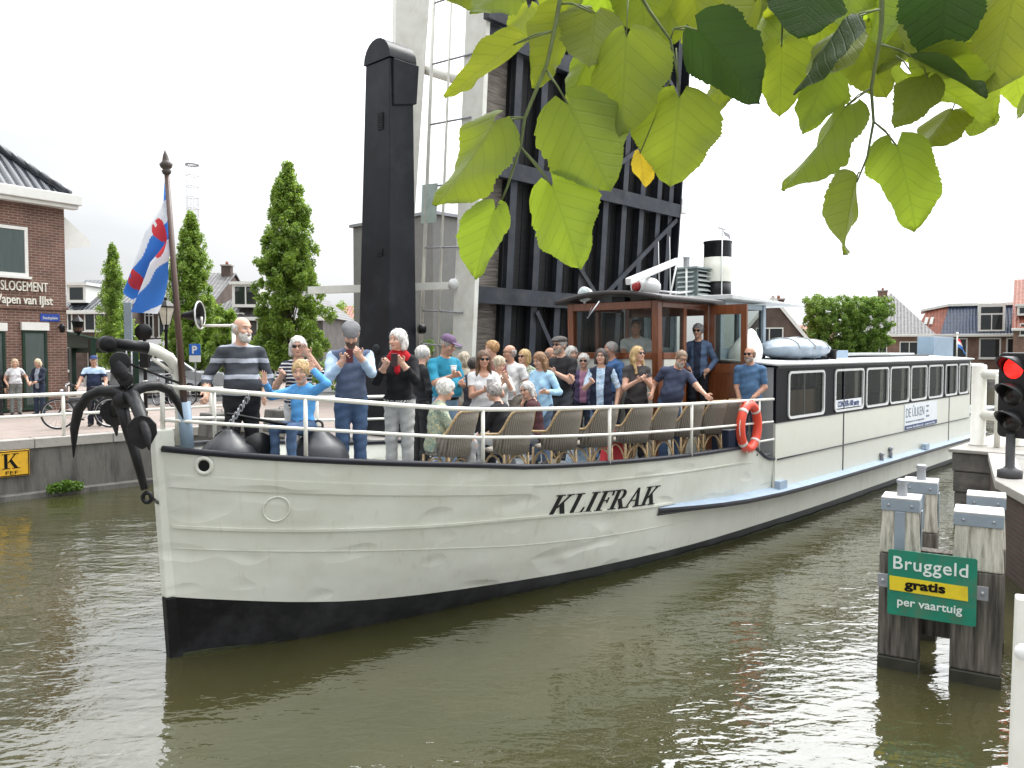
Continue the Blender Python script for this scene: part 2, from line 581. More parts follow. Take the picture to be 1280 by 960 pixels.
# ------------------------------------------------------------ the ship
plan_rail = pchip([0, .15, .5, 1, 2, 3, 5, 8, 12, 23, 25, 26.5, 27.3], [.06, .26, .62, 1.0, 1.42, 1.66, 1.88, 1.96, 1.97, 1.96, 1.75, 1.1, .08])
plan_wl = pchip([0, .3, 1.03, 2.8, 5.2, 9.2, 12, 22, 24, 26, 27.3], [.04, .17, .47, .90, 1.43, 1.80, 1.88, 1.90, 1.6, .7, .05])
sheer = pchip([0, .5, .9, 1.77, 2.7, 3.25, 4.65, 6.55, 8.35, 8.6, 8.85, 9.15, 30], [2.045, 1.98, 1.935, 1.837, 1.74, 1.673, 1.587, 1.51, 1.476, 1.38, 1.26, 1.2, 1.17])
boot = pchip([0, .45, 1.0, 1.6, 2.6, 3.6, 5, 7, 9, 30], [.60, .53, .44, .35, .26, .21, .17, .135, .15, .15])
decklvl = pchip([0, 1, 2, 3.5, 6, 9.15], [1.60, 1.53, 1.45, 1.38, 1.33, 1.30])

def hull_t(s, z):
    a, b = plan_wl(s), plan_rail(s)
    f = min(max(z / 1.7, -.5), 1.15)
    if f >= 0:
        return a + (b - a) * f ** 0.8
    return a * (1 + f * 0.5)

def hull_s(s, z):
    return s - 0.055 * z * max(0.0, 1 - s / 2.0)      # raked stem

def HP(s, z, off=0.0, side=1):
    return L(hull_s(s, z), side * (hull_t(s, z) + off), z)

def hull_paint():
    m, nt, b = nodes_of('cream_hull_paint')
    N, K = nt.nodes, nt.links
    tc = N.new('ShaderNodeTexCoord')
    n0 = N.new('ShaderNodeTexNoise'); n0.inputs['Scale'].default_value = 1.1; n0.inputs['Detail'].default_value = 8; n0.inputs['Roughness'].default_value = .6
    K.new(tc.outputs['Object'], n0.inputs[0])
    rp = N.new('ShaderNodeValToRGB')
    rp.color_ramp.elements[0].position = .3; rp.color_ramp.elements[0].color = (.60, .605, .525, 1)
    rp.color_ramp.elements[1].position = .65; rp.color_ramp.elements[1].color = (.70, .71, .64, 1)
    K.new(n0.outputs['Fac'], rp.inputs[0])
    # drips and grime running down
    mp = N.new('ShaderNodeMapping'); mp.inputs['Scale'].default_value = (9, 9, .5)
    K.new(tc.outputs['Object'], mp.inputs[0])
    n1 = N.new('ShaderNodeTexNoise'); n1.inputs['Scale'].default_value = 1.3; n1.inputs['Detail'].default_value = 5
    K.new(mp.outputs[0], n1.inputs[0])
    r1 = N.new('ShaderNodeValToRGB'); r1.color_ramp.elements[0].position = .6; r1.color_ramp.elements[0].color = (0,)*3 + (1,)
    r1.color_ramp.elements[1].position = .85; r1.color_ramp.elements[1].color = (.45,)*3 + (1,)
    K.new(n1.outputs['Fac'], r1.inputs[0])
    mx = N.new('ShaderNodeMixRGB'); K.new(r1.outputs[0], mx.inputs[0]); K.new(rp.outputs[0], mx.inputs[1]); mx.inputs[2].default_value = (.42, .38, .28, 1)
    # rust weeping from seams
    mp3 = N.new('ShaderNodeMapping'); mp3.inputs['Scale'].default_value = (5, 5, .9); K.new(tc.outputs['Object'], mp3.inputs[0])
    n5 = N.new('ShaderNodeTexNoise'); n5.inputs['Scale'].default_value = 2.1; n5.inputs['Detail'].default_value = 7; n5.inputs['Roughness'].default_value = .7; K.new(mp3.outputs[0], n5.inputs[0])
    r5 = N.new('ShaderNodeValToRGB'); r5.color_ramp.elements[0].position = .62; r5.color_ramp.elements[0].color = (0,)*3 + (1,); r5.color_ramp.elements[1].position = .80; r5.color_ramp.elements[1].color = (.5,)*3 + (1,)
    K.new(n5.outputs['Fac'], r5.inputs[0])
    mx5 = N.new('ShaderNodeMixRGB'); K.new(r5.outputs[0], mx5.inputs[0]); K.new(mx.outputs[0], mx5.inputs[1]); mx5.inputs[2].default_value = (.30, .19, .10, 1)
    K.new(mx5.outputs[0], b.inputs['Base Color'])
    b.inputs['Roughness'].default_value = .38
    # hammered plate: broad waviness plus scattered dents
    n2 = N.new('ShaderNodeTexNoise'); n2.inputs['Scale'].default_value = 1.6; n2.inputs['Detail'].default_value = 2
    K.new(tc.outputs['Object'], n2.inputs[0])
    vo = N.new('ShaderNodeTexNoise'); vo.inputs['Scale'].default_value = 2.6; vo.inputs['Detail'].default_value = 0.6
    mp2 = N.new('ShaderNodeMapping'); mp2.inputs['Scale'].default_value = (.6, .6, 1.3); K.new(tc.outputs['Object'], mp2.inputs[0]); K.new(mp2.outputs[0], vo.inputs[0])
    r2 = N.new('ShaderNodeValToRGB'); r2.color_ramp.elements[0].position = .58; r2.color_ramp.elements[0].color = (1,)*3 + (1,)
    r2.color_ramp.elements[1].position = .80; r2.color_ramp.elements[1].color = (0,)*3 + (1,)
    K.new(vo.outputs['Fac'], r2.inputs[0])
    a = N.new('ShaderNodeMath'); a.operation = 'MULTIPLY'; a.inputs[1].default_value = .045; K.new(n2.outputs['Fac'], a.inputs[0])
    c = N.new('ShaderNodeMath'); c.operation = 'MULTIPLY_ADD'; c.inputs[1].default_value = .034; K.new(r2.outputs[0], c.inputs[0]); K.new(a.outputs[0], c.inputs[2])
    bp = N.new('ShaderNodeBump'); bp.inputs['Strength'].default_value = .7; bp.inputs['Distance'].default_value = 1
    K.new(c.outputs[0], bp.inputs['Height']); K.new(bp.outputs[0], b.inputs['Normal'])
    return m
HULL = hull_paint()
CREAM = mat('cream_superstructure', (.68, .68, .60), .38, var=.05, vs=2, dirt=(.45, .42, .32), ds=2, da=.3)
BOOT = mat('black_bottom_paint', (.006, .006, .007), .4, var=.5, vs=3, spec=.25, dirt=(.05, .05, .055), ds=2.2, da=.6, bump=.15, bs=8)
NAVY = mat('dark_capping', (.012, .013, .019), .4, var=.2, spec=.3)
LBLUE = mat('light_blue_deck', (.33, .42, .52), .5, var=.08, dirt=(.25, .27, .27), ds=3, da=.4)
DBLUE = mat('blue_edge', (.06, .09, .14), .4, var=.15)
DECKP = mat('grey_deck', (.22, .24, .25), .7, var=.15, dirt=(.12, .11, .1), ds=3)
VARN = mat('varnished_teak', (.17, .052, .018), .28, var=.3, vs=3, stretch=(14, 14, 1), coat=.4)
CABBLACK = mat('gloss_black_panel', (.006, .006, .009), .45, var=.1, spec=.12)
RAILW = mat('white_rail', (.74, .73, .66), .35, var=.05, dirt=(.4, .3, .2), ds=5, da=.3)

ship = thing('passenger_barge', 'long cream barge with black bottom and dark name lettering, crowded with passengers on its foredeck', 'boat', BO, BA)

SS = [0, .04, .1, .2, .35, .5, .7, .9, 1.15, 1.4, 1.7, 2, 2.4, 2.8, 3.25, 3.7, 4.2, 4.7, 5.2, 5.8, 6.4, 7, 7.6, 8.2, 8.35, 8.5, 8.62, 8.75, 8.85, 9, 9.15, 9.6] + [10 + i * .75 for i in range(18)] + [24, 24.6, 25.2, 25.8, 26.4, 26.9, 27.2, 27.3]
h = MB()
for side in (1, -1):
    up, lo = [], []
    for s in SS:
        zb, zs = boot(s), sheer(s)
        lo.append([HP(s, -.8 + (zb + .8) * k / 5, 0, side) for k in range(6)])
        up.append([HP(s, zb + (zs - zb) * k / 10, 0, side) for k in range(11)])
    if side == 1:
        lo = [r[::-1] for r in lo]; up = [r[::-1] for r in up]
    h.grid(up, HULL); h.grid(lo, BOOT)
hull = h.build('hull', ship)
# plating: raised belts and seams that follow the sheer
def strip(mb, zfun0, zfun1, s0, s1, off, m, n=60, side=1):
    rows = []
    for i in range(n + 1):
        s = s0 + (s1 - s0) * (i / n) ** 1.25
        za, zb = zfun0(s), zfun1(s)
        rows.append([HP(s, za, -.004, side), HP(s, za, off, side), HP(s, (za + zb) / 2, off, side), HP(s, zb, off, side), HP(s, zb, -.004, side)])
    if side < 0:
        rows = [r[::-1] for r in rows]
    mb.grid(rows, m, smooth=False)
l1 = pchip([0, .8, 2.3, 3.6, 4.65, 6.5, 9], [1.815, 1.735, 1.565, 1.44, 1.38, 1.30, 1.25])
l2 = pchip([0, .8, 2.3, 3.6, 9], [1.69, 1.615, 1.455, 1.34, 1.15])
l3 = pchip([0, .8, 2.3, 3.7, 6.0, 9], [1.315, 1.245, 1.125, 1.045, .885, .8])
l4 = pchip([0, .8, 2.3, 3.7, 5.85, 9], [1.09, 1.015, .84, .68, .56, .5])
for side in (1, -1):
    b_ = MB()
    strip(b_, l2, l1, .02, 3.45, .016, HULL, side=side)
    strip(b_, lambda s: l1(s) - .016, l1, 3.45, 8.2, .012, HULL, side=side)
    strip(b_, lambda s: l3(s) - .028, l3, .02, 6.3, .022, HULL, side=side)
    strip(b_, lambda s: l4(s) - .006, l4, .02, 6.8, .007, HULL, side=side)
    strip(b_, lambda s: 1.26 - .03*(s-7.2), lambda s: 1.272 - .03*(s-7.2), 7.2, 8.4, .008, HULL, n=10, side=side)
    b_.build('plate_belt', hull)
# growth along the waterline
ALG = mat('waterline_growth', (.035, .042, .018), .7, var=.5, vs=6, bump=.5, bs=20)
for side in (1, -1):
    b_ = MB(); strip(b_, lambda s: -.03, lambda s: .022 + .014 * math.sin(s * 5.1) * math.sin(s * 2.3 + 1), .05, 22, .005, ALG, n=160, side=side); b_.build('waterline_growth', hull)
# capping along the sheer
for side in (1, -1):
    c_ = MB()
    pts = [HP(s, sheer(s) + .012, .0, side) for s in SS if s <= 9.2]
    c_.tube(pts, .032, NAVY, 8)
    # seam line running aft along the cabin side
    c_.tube([L(9.2 + i * 1.2, side * 1.968, 1.2 - i * .0045) for i in range(11)], .012, NAVY, 6)
    c_.build('capping_rail', ship)
# stem bar
st = MB()
for za, zb, ma in ((-.8, .6, BOOT), (.6, 2.24, HULL)):
    p = []
    for z in (za, zb):
        x = hull_s(0, z)
        p += [L(x - .07, -.055, z), L(x - .07, .055, z), L(x + .12, .075, z), L(x + .12, -.075, z)]
    st.hexa([p[1], p[0], p[3], p[2], p[5], p[4], p[7], p[6]], ma)
st.build('stem', ship, bevel=.015)
# hawse pipe, welded porthole blank, small fairlead
hp = MB()
def ring_on_hull(mb, s, z, r, tube_r, m, n=20, side=1, off=.004, flat=1.0):
    pts = []
    for k in range(n):
        a = 2 * math.pi * k / n
        e = .05
        ds = (HP(s + e, z, off, side) - HP(s - e, z, off, side)).length / (2 * e)
        pts.append(HP(s + r * math.cos(a) / max(ds, .5), z + r * math.sin(a), off, side))
    mb.tube(pts, tube_r, m, 6, closed=True)
    return pts
ring_on_hull(hp, .235, 1.9, .075, .022, HULL)
pts = ring_on_hull(hp, .235, 1.9, .058, .012, BLACK, off=-.004)
hp.add([HP(.235, 1.9, .012)] + [q + Vector((0, -.012, 0)) for q in pts], [(0, i + 1, (i + 1) % len(pts) + 1) for i in range(len(pts))], BLACK)
hp.build('hawse_pipe', hull)
hp = MB(); ring_on_hull(hp, .73, 1.455, .125, .009, HULL, 28); hp.build('porthole_blank', hull)

# ---- name on the bow, serif italic built as polygons: unit height 1
def bar(x0, x1, y0, y1):
    return [(x0, y0), (x1, y0), (x1, y1), (x0, y1)]
SER = .045
def glyph(ch):
    if ch == 'I':
        return [bar(.13, .30, 0, 1), bar(0, .43, 0, SER), bar(0, .43, 1 - SER, 1)], .50
    if ch == 'L':
        return [bar(.12, .29, 0, 1), bar(0, .42, 1 - SER, 1), bar(0, .70, 0, SER), [(.64, 0), (.72, 0), (.75, .28), (.70, .28)]], .76
    if ch == 'F':
        return [bar(.12, .29, 0, 1), bar(0, .42, 0, SER), bar(0, .68, 1 - SER, 1), [(.62, 1), (.70, 1), (.72, .74), (.67, .74)], bar(.29, .52, .49, .49 + SER), bar(.50, .54, .38, .66)], .72
    if ch == 'K':
        return [bar(.12, .29, 0, 1), bar(0, .42, 0, SER), bar(0, .42, 1 - SER, 1), [(.29, .40), (.33, .36), (.74, .97), (.66, .97)], bar(.52, .88, 1 - SER, 1),
                [(.38, .50), (.50, .64), (.84, .03), (.64, .03)], bar(.52, .94, 0, SER)], .92
    if ch == 'A':
        return [[(.10, .03), (.15, .03), (.46, .92), (.42, 1.0)], [(.40, 1), (.50, 1), (.84, .03), (.65, .03)], bar(.24, .62, .33, .33 + SER), bar(0, .27, 0, SER), bar(.54, .94, 0, SER)], .92
    if ch == 'R':
        out = [bar(.12, .29, 0, 1), bar(0, .42, 0, SER), bar(0, .4, 1 - SER, 1)]
        n = 10; prev = None
        for i in range(n + 1):
            a = math.pi / 2 - math.pi * i / n
            o_ = (.42 + .28 * math.cos(a), .735 + .265 * math.sin(a)); q = (.42 + .13 * math.cos(a), .735 + .22 * math.sin(a))
            if prev: out.append([prev[1], q, o_, prev[0]])
            prev = (o_, q)
        out += [bar(.29, .43, .955, 1), bar(.29, .43, .47, .515), [(.36, .50), (.54, .50), (.86, .03), (.66, .03)], bar(.60, .92, 0, SER)]
        return out, .90
nm = MB()
def name_pt(s, z):
    return HP(s, z, .010)
x = 0.0; total = sum(glyph(c)[1] + .05 for c in 'KLIFRAK')
for ch in 'KLIFRAK':
    polys, adv = glyph(ch)
    for poly in polys:
        P0 = []
        for gx, gy in poly:
            f = (x + gx + .27 * gy - .05) / total
            s = 3.80 + 2.05 * f
            z = 1.02 + (.905 - 1.02) * f + .258 * gy
            P0.append((s, z))
        k = len(P0)
        nm.add([HP(s, z, .012) for s, z in P0] + [HP(s, z, -.002) for s, z in P0], [tuple(range(k)), tuple(range(k, 0, -1))[:0] or tuple(range(2*k - 1, k - 1, -1))] + [(i, (i + 1) % k, k + (i + 1) % k, k + i) for i in range(k)], BLACK)
    x += adv + .05
nm.build('name_lettering', hull)

# ---- rubbing strake / side walkway
for side in (1, -1):
    k_ = MB()
    top, rim = [], []
    ss = [5.95, 6.1, 6.4, 6.8, 7.3, 8, 9] + [10 + i for i in range(14)]
    zt = pchip([5.95, 7, 8, 9, 12, 24], [.83, .77, .72, .695, .665, .63])
    wd = pchip([5.95, 6.4, 7.3, 9, 12, 24], [.015, .09, .19, .24, .20, .16])
    for s in ss:
        z = zt(s); t0 = hull_t(s, z); w_ = wd(s)
        top.append([L(s, side * (t0 - .03), z + .05), L(s, side * (t0 + w_), z), L(s, side * (t0 + w_ + .012), z - .03), L(s, side * (t0 + w_), z - .07), L(s, side * (t0 - .02), z - .11)])
    if side < 0: top = [r[::-1] for r in top]
    up_ = [[r[0], r[1]] if side > 0 else [r[3], r[4]] for r in top]
    k_.grid(up_, LBLUE, smooth=False)
    dn = [[r[1], r[2], r[3], r[4]] if side > 0 else [r[0], r[1], r[2], r[3]] for r in top]
    k_.grid(dn, NAVY, smooth=False)
    for s in (9.15, 16.9):
        t0 = hull_t(s, .7) + .06
        k_.span(L(s, side * t0, zt(s) + .02), L(s + .28, side * (t0 + .1), zt(s) + .15), LBLUE)
    if side > 0:
        for s, hh in ((14.2, .13), (14.75, .2)):
            t0 = hull_t(s, .7) + .06
            k_.tube([L(s, t0, .66), L(s, t0, .68 + hh)], .035, STEEL, 8)
            k_.tube([L(s - .06, t0, .68 + hh), L(s + .06, t0, .68 + hh)], .04, STEEL, 8)
    k_.build('rubbing_strake', ship)

# ---- foredeck
d_ = MB()
rows = []
for s in [0.05, .2, .5, 1, 1.5, 2, 3, 4, 5, 6, 7, 8, 8.4, 9.1]:
    b_ = hull_t(s, decklvl(s)) - .03
    rows.append([L(s, b_ * k, decklvl(s)) for k in (-1, -.5, 0, .5, 1)])
d_.grid(rows, DECKP, smooth=False)
d_.build('deck', ship)

# ---- railing round the foredeck
rail_top = pchip([-.1, .9, 2.7, 4.67, 6.52, 9.05], [2.66, 2.54, 2.36, 2.295, 2.247, 2.205])
rail_mid = pchip([-.1, .9, 2.7, 4.67, 6.52, 9.05], [2.33, 2.234, 2.054, 1.955, 1.89, 1.836])
def rail_t(s):
    return max(plan_rail(max(s, 0)) - .015, .03)
for side in (1, -1):
    q = MB()
    sr = [-.08, .05, .2, .4, .65, .9, 1.3, 1.8, 2.3, 2.7, 3.3, 4, 4.67, 5.5, 6.52, 7.5, 8.4, 9.05]
    q.tube([L(s, side * rail_t(s), rail_top(s)) for s in sr], .0235, RAILW, 8)
    q.tube([L(s, side * rail_t(s), rail_mid(s)) for s in sr], .0175, RAILW, 8)
    q.tube([L(s, side * rail_t(s), 1.545) for s in (8.45, 8.7, 9.08)], .018, RAILW, 8)
    for s in (.91, 2.7, 4.67, 6.52, 8.55):
        q.tube([L(s, side * rail_t(s), sheer(s)), L(s, side * rail_t(s), rail_top(s))], .021, RAILW, 8)
    q.build('railing', ship)
q = MB()
q.tube([L(-.08, .0, 2.2), L(-.08, 0, 2.67)], .024, RAILW, 8)
q.build('railing_post', ship)
# ------------------------------------------------------------ saloon
WIN = [(9.6, 11.14), (11.63, 13.13), (13.27, 14.61), (14.71, 16.01), (16.12, 17.33), (17.46, 18.66), (18.88, 19.98), (20.14, 21.1)]
GLASS = glass_mat('saloon_glass', (.006, .009, .009), .30)
GLASSW = glass_mat('wheelhouse_glass', (.02, .022, .022), .22)
INSIDE = mat('dark_interior', (.05, .035, .025), .7, var=.3)
CURT = mat('cream_curtain', (.5, .47, .4), .8, var=.15, stretch=(12, 12, .5))
FRAMEW = mat('white_window_frame', (.7, .71, .7), .3, var=.04)
ROOFG = mat('pale_roof_paint', (.62, .64, .64), .5, var=.08, dirt=(.4, .4, .38), ds=2, da=.4)
S0, S1, TC = 9.15, 21.35, 1.95
def camber(t, z0, rise, half):
    return z0 + rise * (1 - (t / half) ** 2)

def rrect(w, h, r, n=5):
    pts = []
    for cx, cy, a0 in ((w/2 - r, h/2 - r, 0), (-w/2 + r, h/2 - r, 90), (-w/2 + r, -h/2 + r, 180), (w/2 - r, -h/2 + r, 270)):
        for i in range(n + 1):
            a = R(a0 + 90 * i / n)
            pts.append((cx + r * math.cos(a), cy + r * math.sin(a)))
    return pts

cab = MB()
for side in (1, -1):
    t0, t1 = side * (TC - .045), side * TC
    def pan(sa, sb, za, zb, m, pr=0.0):
        lo = L(sa, t0, za); hi = L(sb, t1 + side * pr, zb)
        cab.span([min(a, b) for a, b in zip(lo, hi)], [max(a, b) for a, b in zip(lo, hi)], m)
    pan(S0, 12.1, .62, 1.795, CREAM); pan(12.116, 19.3, .62, 1.795, CREAM); pan(19.316, S1, .62, 1.795, CREAM)
    for s in (12.108, 19.308):
        pan(s - .02, s + .02, .66, 2.72, NAVY, .008)
    pan(S0, S1 - .12, 1.80, 1.815, NAVY, .012)
    edges = [S0] + [e for w in WIN for e in w] + [S1 - .1]
    for a, b in zip(edges[0::2], edges[1::2]):
        pan(a, b, 1.815, 2.70, CABBLACK)
    for a, b in WIN:
        pan(a, b, 1.815, 1.835, CABBLACK); pan(a, b, 2.65, 2.70, CABBLACK)
    pan(S1 - .1, S1, 1.80, 2.72, CREAM)
    pan(S0, S1, 2.702, 2.76, NAVY, .025)
# front bulkhead, with the stepped-back grey panel beside the door
lo = L(S0, 1.9, 1.40); hi = L(S0 + .05, -1.9, 2.72)
GREYP = mat('pale_grey_panel', (.42, .43, .42), .45, var=.06)
cab.span([S0, -1.9, .9], [S0 + .05, 1.9, 2.72], GREYP)
cab.span([S1 - .05, -1.9, .9], [S1, 1.9, 2.72], CREAM)
cabin = cab.build('saloon', ship)
# interior so the glass has something to show
it = MB()
it.span([S0 + .1, -1.85, 1.0], [S1 - .1, 1.85, 1.05], INSIDE)
it.span([S0 + .06, -1.85, 2.66], [S1 - .1, 1.85, 2.68], FRAMEW)
for i in range(9):
    s = 10.0 + i * 1.28
    for t in (-1.35, 1.35):
        it.span([s, t - .4, 1.05], [s + .1, t + .4, 2.0], INSIDE)
        it.span([s, t - .4, 1.05], [s + .45, t + .4, 1.48], INSIDE)
    it.span([s + .5, .65, 1.72], [s + 1.0, 1.8, 1.76], mat('table_top', (.4, .3, .2), .4))
it.span([9.2, -1.8, 1.05], [11.5, -1.75, 2.3], mat('bar_back', (.28, .2, .13), .6))
it.build('interior', cabin)
for a, b in WIN[1:]:
    for side in (1, -1):
        for x0, x1 in ((a + .04, a + .16), (b - .26, b - .05)):
            n = 12; cu_ = MB()
            rows = [[L(x0 + (x1 - x0) * (.5 + (k / n - .5) * (1 - .25 * math.sin(math.pi * min(1, zz / .8)))), side * (TC - .09 + .02 * math.sin(k * 2.4)), 1.85 + zz) for k in range(n + 1)] for zz in (0, .2, .4, .6, .8)]
            cu_.grid(rows, CURT); cu_.build('curtain', cabin, solid=.004)
for a, b in WIN:
    for side in (1, -1):
        w_ = MB()
        cx, cz = (a + b) / 2, 2.2425
        o_ = rrect(b - a, .81, .1); i_ = rrect(b - a - .08, .73, .07)
        n = len(o_)
        y1 = -side * (TC + .022); y0 = -side * (TC - .03)
        vs = [(cx + x, y1, cz + z) for x, z in o_] + [(cx + x, y1, cz + z) for x, z in i_] + [(cx + x, y0, cz + z) for x, z in i_] + [(cx + x, -side * (TC + .001), cz + z) for x, z in o_]
        fs = []
        for k in range(n):
            l = (k + 1) % n
            for q in ((k, l, n + l, n + k), (n + k, n + l, 2*n + l, 2*n + k), (3*n + k, 3*n + l, l, k)):
                fs.append(q if side > 0 else q[::-1])
        w_.add(vs, fs, FRAMEW)
        vs = [(cx + x, -side * (TC - .012), cz + z) for x, z in i_]
        w_.add(vs, [tuple(range(n)) if side > 0 else tuple(range(n - 1, -1, -1))], GLASS)
        if side > 0 and abs(a - 9.6) < .01:
            w_.span([cx - .015, y0 + .004, 1.89], [cx + .015, y0 + .03, 2.6], FRAMEW)
        w_.build('window', cabin)
r_ = MB()
rows = []
for s in [S0 - .12, 12, 15, 18, S1 + .05]:
    rows.append([L(s, t, camber(t, 2.765, .09, 2.03)) for t in np.linspace(-2.03, 2.03, 13)])
r_.grid(rows, ROOFG)
r_.build('roof', cabin, solid=.035)
# poster in the second window and the name board on the side
pb = MB()
WHT = mat('board_white', (.74, .77, .8), .4, var=.03)
pb.span([11.72, -(TC + .003), 1.9], [13.04, -(TC - .006), 2.06], WHT)
text_to(pb, 'CONDER-100 party', .15, mat('board_blue', (.02, .05, .16), .5), L(11.8, TC + .006, 1.93), (1, 0, 0), (0, 0, 1), fit=1.1, bold=.004)
pb.build('window_poster', cabin)
nb = MB()
BBLUE = MATS['board_blue']
a_, b_ = 15.72, 18.2
nb.span([a_, -(TC + .016), 1.20], [b_, -(TC + .001), 1.775], WHT)
nb.span([a_ + .01, -(TC + .022), 1.205], [b_ - .01, -(TC + .0165), 1.30], BBLUE)
text_to(nb, 'DE ÛLKEN', .3, mat('board_grey', (.16, .2, .26), .5), L(a_ + .08, TC + .018, 1.48), (1, 0, 0), (0, 0, 1), fit=1.35)
text_to(nb, 'www.deulken.nl - partyschip', .07, WHT, L(a_ + .1, TC + .024, 1.225), (1, 0, 0), (0, 0, 1), fit=2.2)
for i, tx in enumerate(('varen', 'zalen', 'feesten')):
    text_to(nb, tx, .09, MATS['board_grey'], L(17.3, TC + .018, 1.65 - i * .12), (1, 0, 0), (0, 0, 1))
text_to(nb, 'Rondvaarten en arrangementen', .07, MATS['board_grey'], L(a_ + .08, TC + .018, 1.36), (1, 0, 0), (0, 0, 1), fit=1.35)
nb.build('name_board', cabin)
# roof gear of the saloon
BBOX = mat('grey_blue_box', (.25, .34, .44), .5, var=.06)
g_ = MB()
g_.span([13.15, -1.25, 2.82], [14.2, -.75, 3.0], BBOX)
g_.build('low_box', cabin, bevel=.01)
g_ = MB(); x0, _, z0 = SIDE(1152, 448, .6); x1, _, z1 = SIDE(1183, 422, .6)
g_.span([x0 + .25, -.85, 2.83], [x1 - .2, -.4, z1], BBOX)
g_.build('tall_box', cabin, bevel=.012)
g_ = MB(); g_.lathe([(.1, 2.8), (.1, 2.98), (.125, 2.985), (.125, 3.01), (.09, 3.012)], BLACK, 14, Matrix.Translation(L(12.75, 1.45, 0)))
g_.build('flue_pipe', cabin)
g_ = MB()
g_.tube([L(12.9, 1.2, 2.86), L(16, 1.2, 2.87), L(20.5, 1.1, 2.87)], .03, BLACK, 6)
g_.span([15, .6, 2.86], [16.2, 1.2, 2.9], ROOFG); g_.span([18.9, -.6, 2.86], [21, .8, 2.93], ROOFG)
g_.build('roof_pipe', cabin)
# aft deckhouse stub and stern deck
g_ = MB()
g_.span([S1 + .02, -1.6, 1.12], [27, 1.6, 1.16], DECKP)
g_.span([23.4, -1.2, 2.5], [26.2, 1.2, 2.58], ROOFG)
for s in (23.5, 26.1):
    for t in (-1.1, 1.1):
        g_.tube([L(s, t, 1.15), L(s, t, 2.5)], .035, RAILW, 8)
g_.build('aft_canopy', ship)

# white cowl at the front edge of the saloon roof
g_ = MB()
prof = []
c0 = L(9.55, 1.2, 2.78)
rows = []
for i in range(11):
    f = i / 10
    wd_ = .29 * max(0.02, 1 - f ** 2.6) ** .5 * (.82 + .35 * math.sin(math.pi * min(1, f + .2)))
    cz = .60 * f
    lean = -.05 + .24 * f ** 1.3
    ring = []
    for k in range(16):
        a = 2 * math.pi * k / 16
        kk = wd_
        ring.append(c0 + Vector((lean + kk * math.cos(a), kk * .85 * math.sin(a), cz)))
    rows.append(ring)
g_.grid(rows, mat('white_gelcoat', (.76, .76, .72), .3, var=.03), closed=True)
g_.add(rows[-1], [tuple(range(16))], MATS['white_gelcoat'])
g_.build('cowl', cabin)

# ------------------------------------------------------------ wheelhouse
wh = MB()
F0, FT, B0 = 7.30, 7.22, 9.0                 # front at the floor / at the eaves / rear wall
HW = .9
ZF, ZS, ZE = 1.28, 2.965, 3.78               # floor, window sill, eaves
def fx(z): return F0 + (FT - F0) * (z - ZF) / (ZE - ZF)
def post(sa, ta, w, m=VARN, z0=ZF, z1=ZE, d=None, rake=False):
    d = d or w
    xs0 = fx(z0) if rake else sa; xs1 = fx(z1) if rake else sa
    wh.hexa([L(xs0, ta + w/2, z0), L(xs0 + d, ta + w/2, z0), L(xs0 + d, ta - w/2, z0), L(xs0, ta - w/2, z0),
             L(xs1, ta + w/2, z1), L(xs1 + d, ta + w/2, z1), L(xs1 + d, ta - w/2, z1), L(xs1, ta - w/2, z1)], m)
def box_st(s0, s1, t0, t1, z0, z1, m, mb=None):
    (mb or wh).span([s0, -max(t0, t1), z0], [s1, -min(t0, t1), z1], m)
# corner and mid posts
for t in (HW - .06, -HW + .06):
    post(F0, t, .12, rake=True)
    box_st(B0 - .1, B0, t - .05, t + .05, ZF, ZE, VARN)
box_st(8.0, 8.09, HW - .08, HW, ZF, ZE, VARN); box_st(8.0, 8.09, -HW, -HW + .08, ZF, ZE, VARN)
box_st(8.76, 8.84, HW - .08, HW, ZF, ZE, VARN)
# front: cream panel below, teak sill, head rail
wh.hexa([L(F0 + .03, HW - .13, ZF), L(F0 + .07, HW - .13, ZF), L(F0 + .07, -HW + .13, ZF), L(F0 + .03, -HW + .13, ZF),
         L(fx(2.86) + .03, HW - .13, 2.86), L(fx(2.86) + .07, HW - .13, 2.86), L(fx(2.86) + .07, -HW + .13, 2.86), L(fx(2.86) + .03, -HW + .13, 2.86)], CREAM)
box_st(F0 - .045, F0 + .06, -HW + .125, HW - .125, 2.865, 2.965, VARN)
box_st(FT + .0, FT + .09, -HW + .125, HW - .125, 3.66, ZE, VARN)
# sides
for t0, t1 in ((HW - .05, HW - .01), (-HW + .01, -HW + .05)):
    box_st(F0 + .13, 7.995, t0, t1, ZF, 2.86, CREAM)
    box_st(F0 + .10, 7.995, t0 - .01, t1 + .01, 2.865, 2.965, VARN)
    box_st(F0 + .06, 8.755, t0 - .01, t1 + .005, 3.68, ZE, VARN)
box_st(8.095, B0 - .105, -HW + .01, -HW + .05, ZF, 2.95, VARN)
box_st(8.845, B0 - .105, HW - .05, HW - .01, ZF, ZE, VARN)
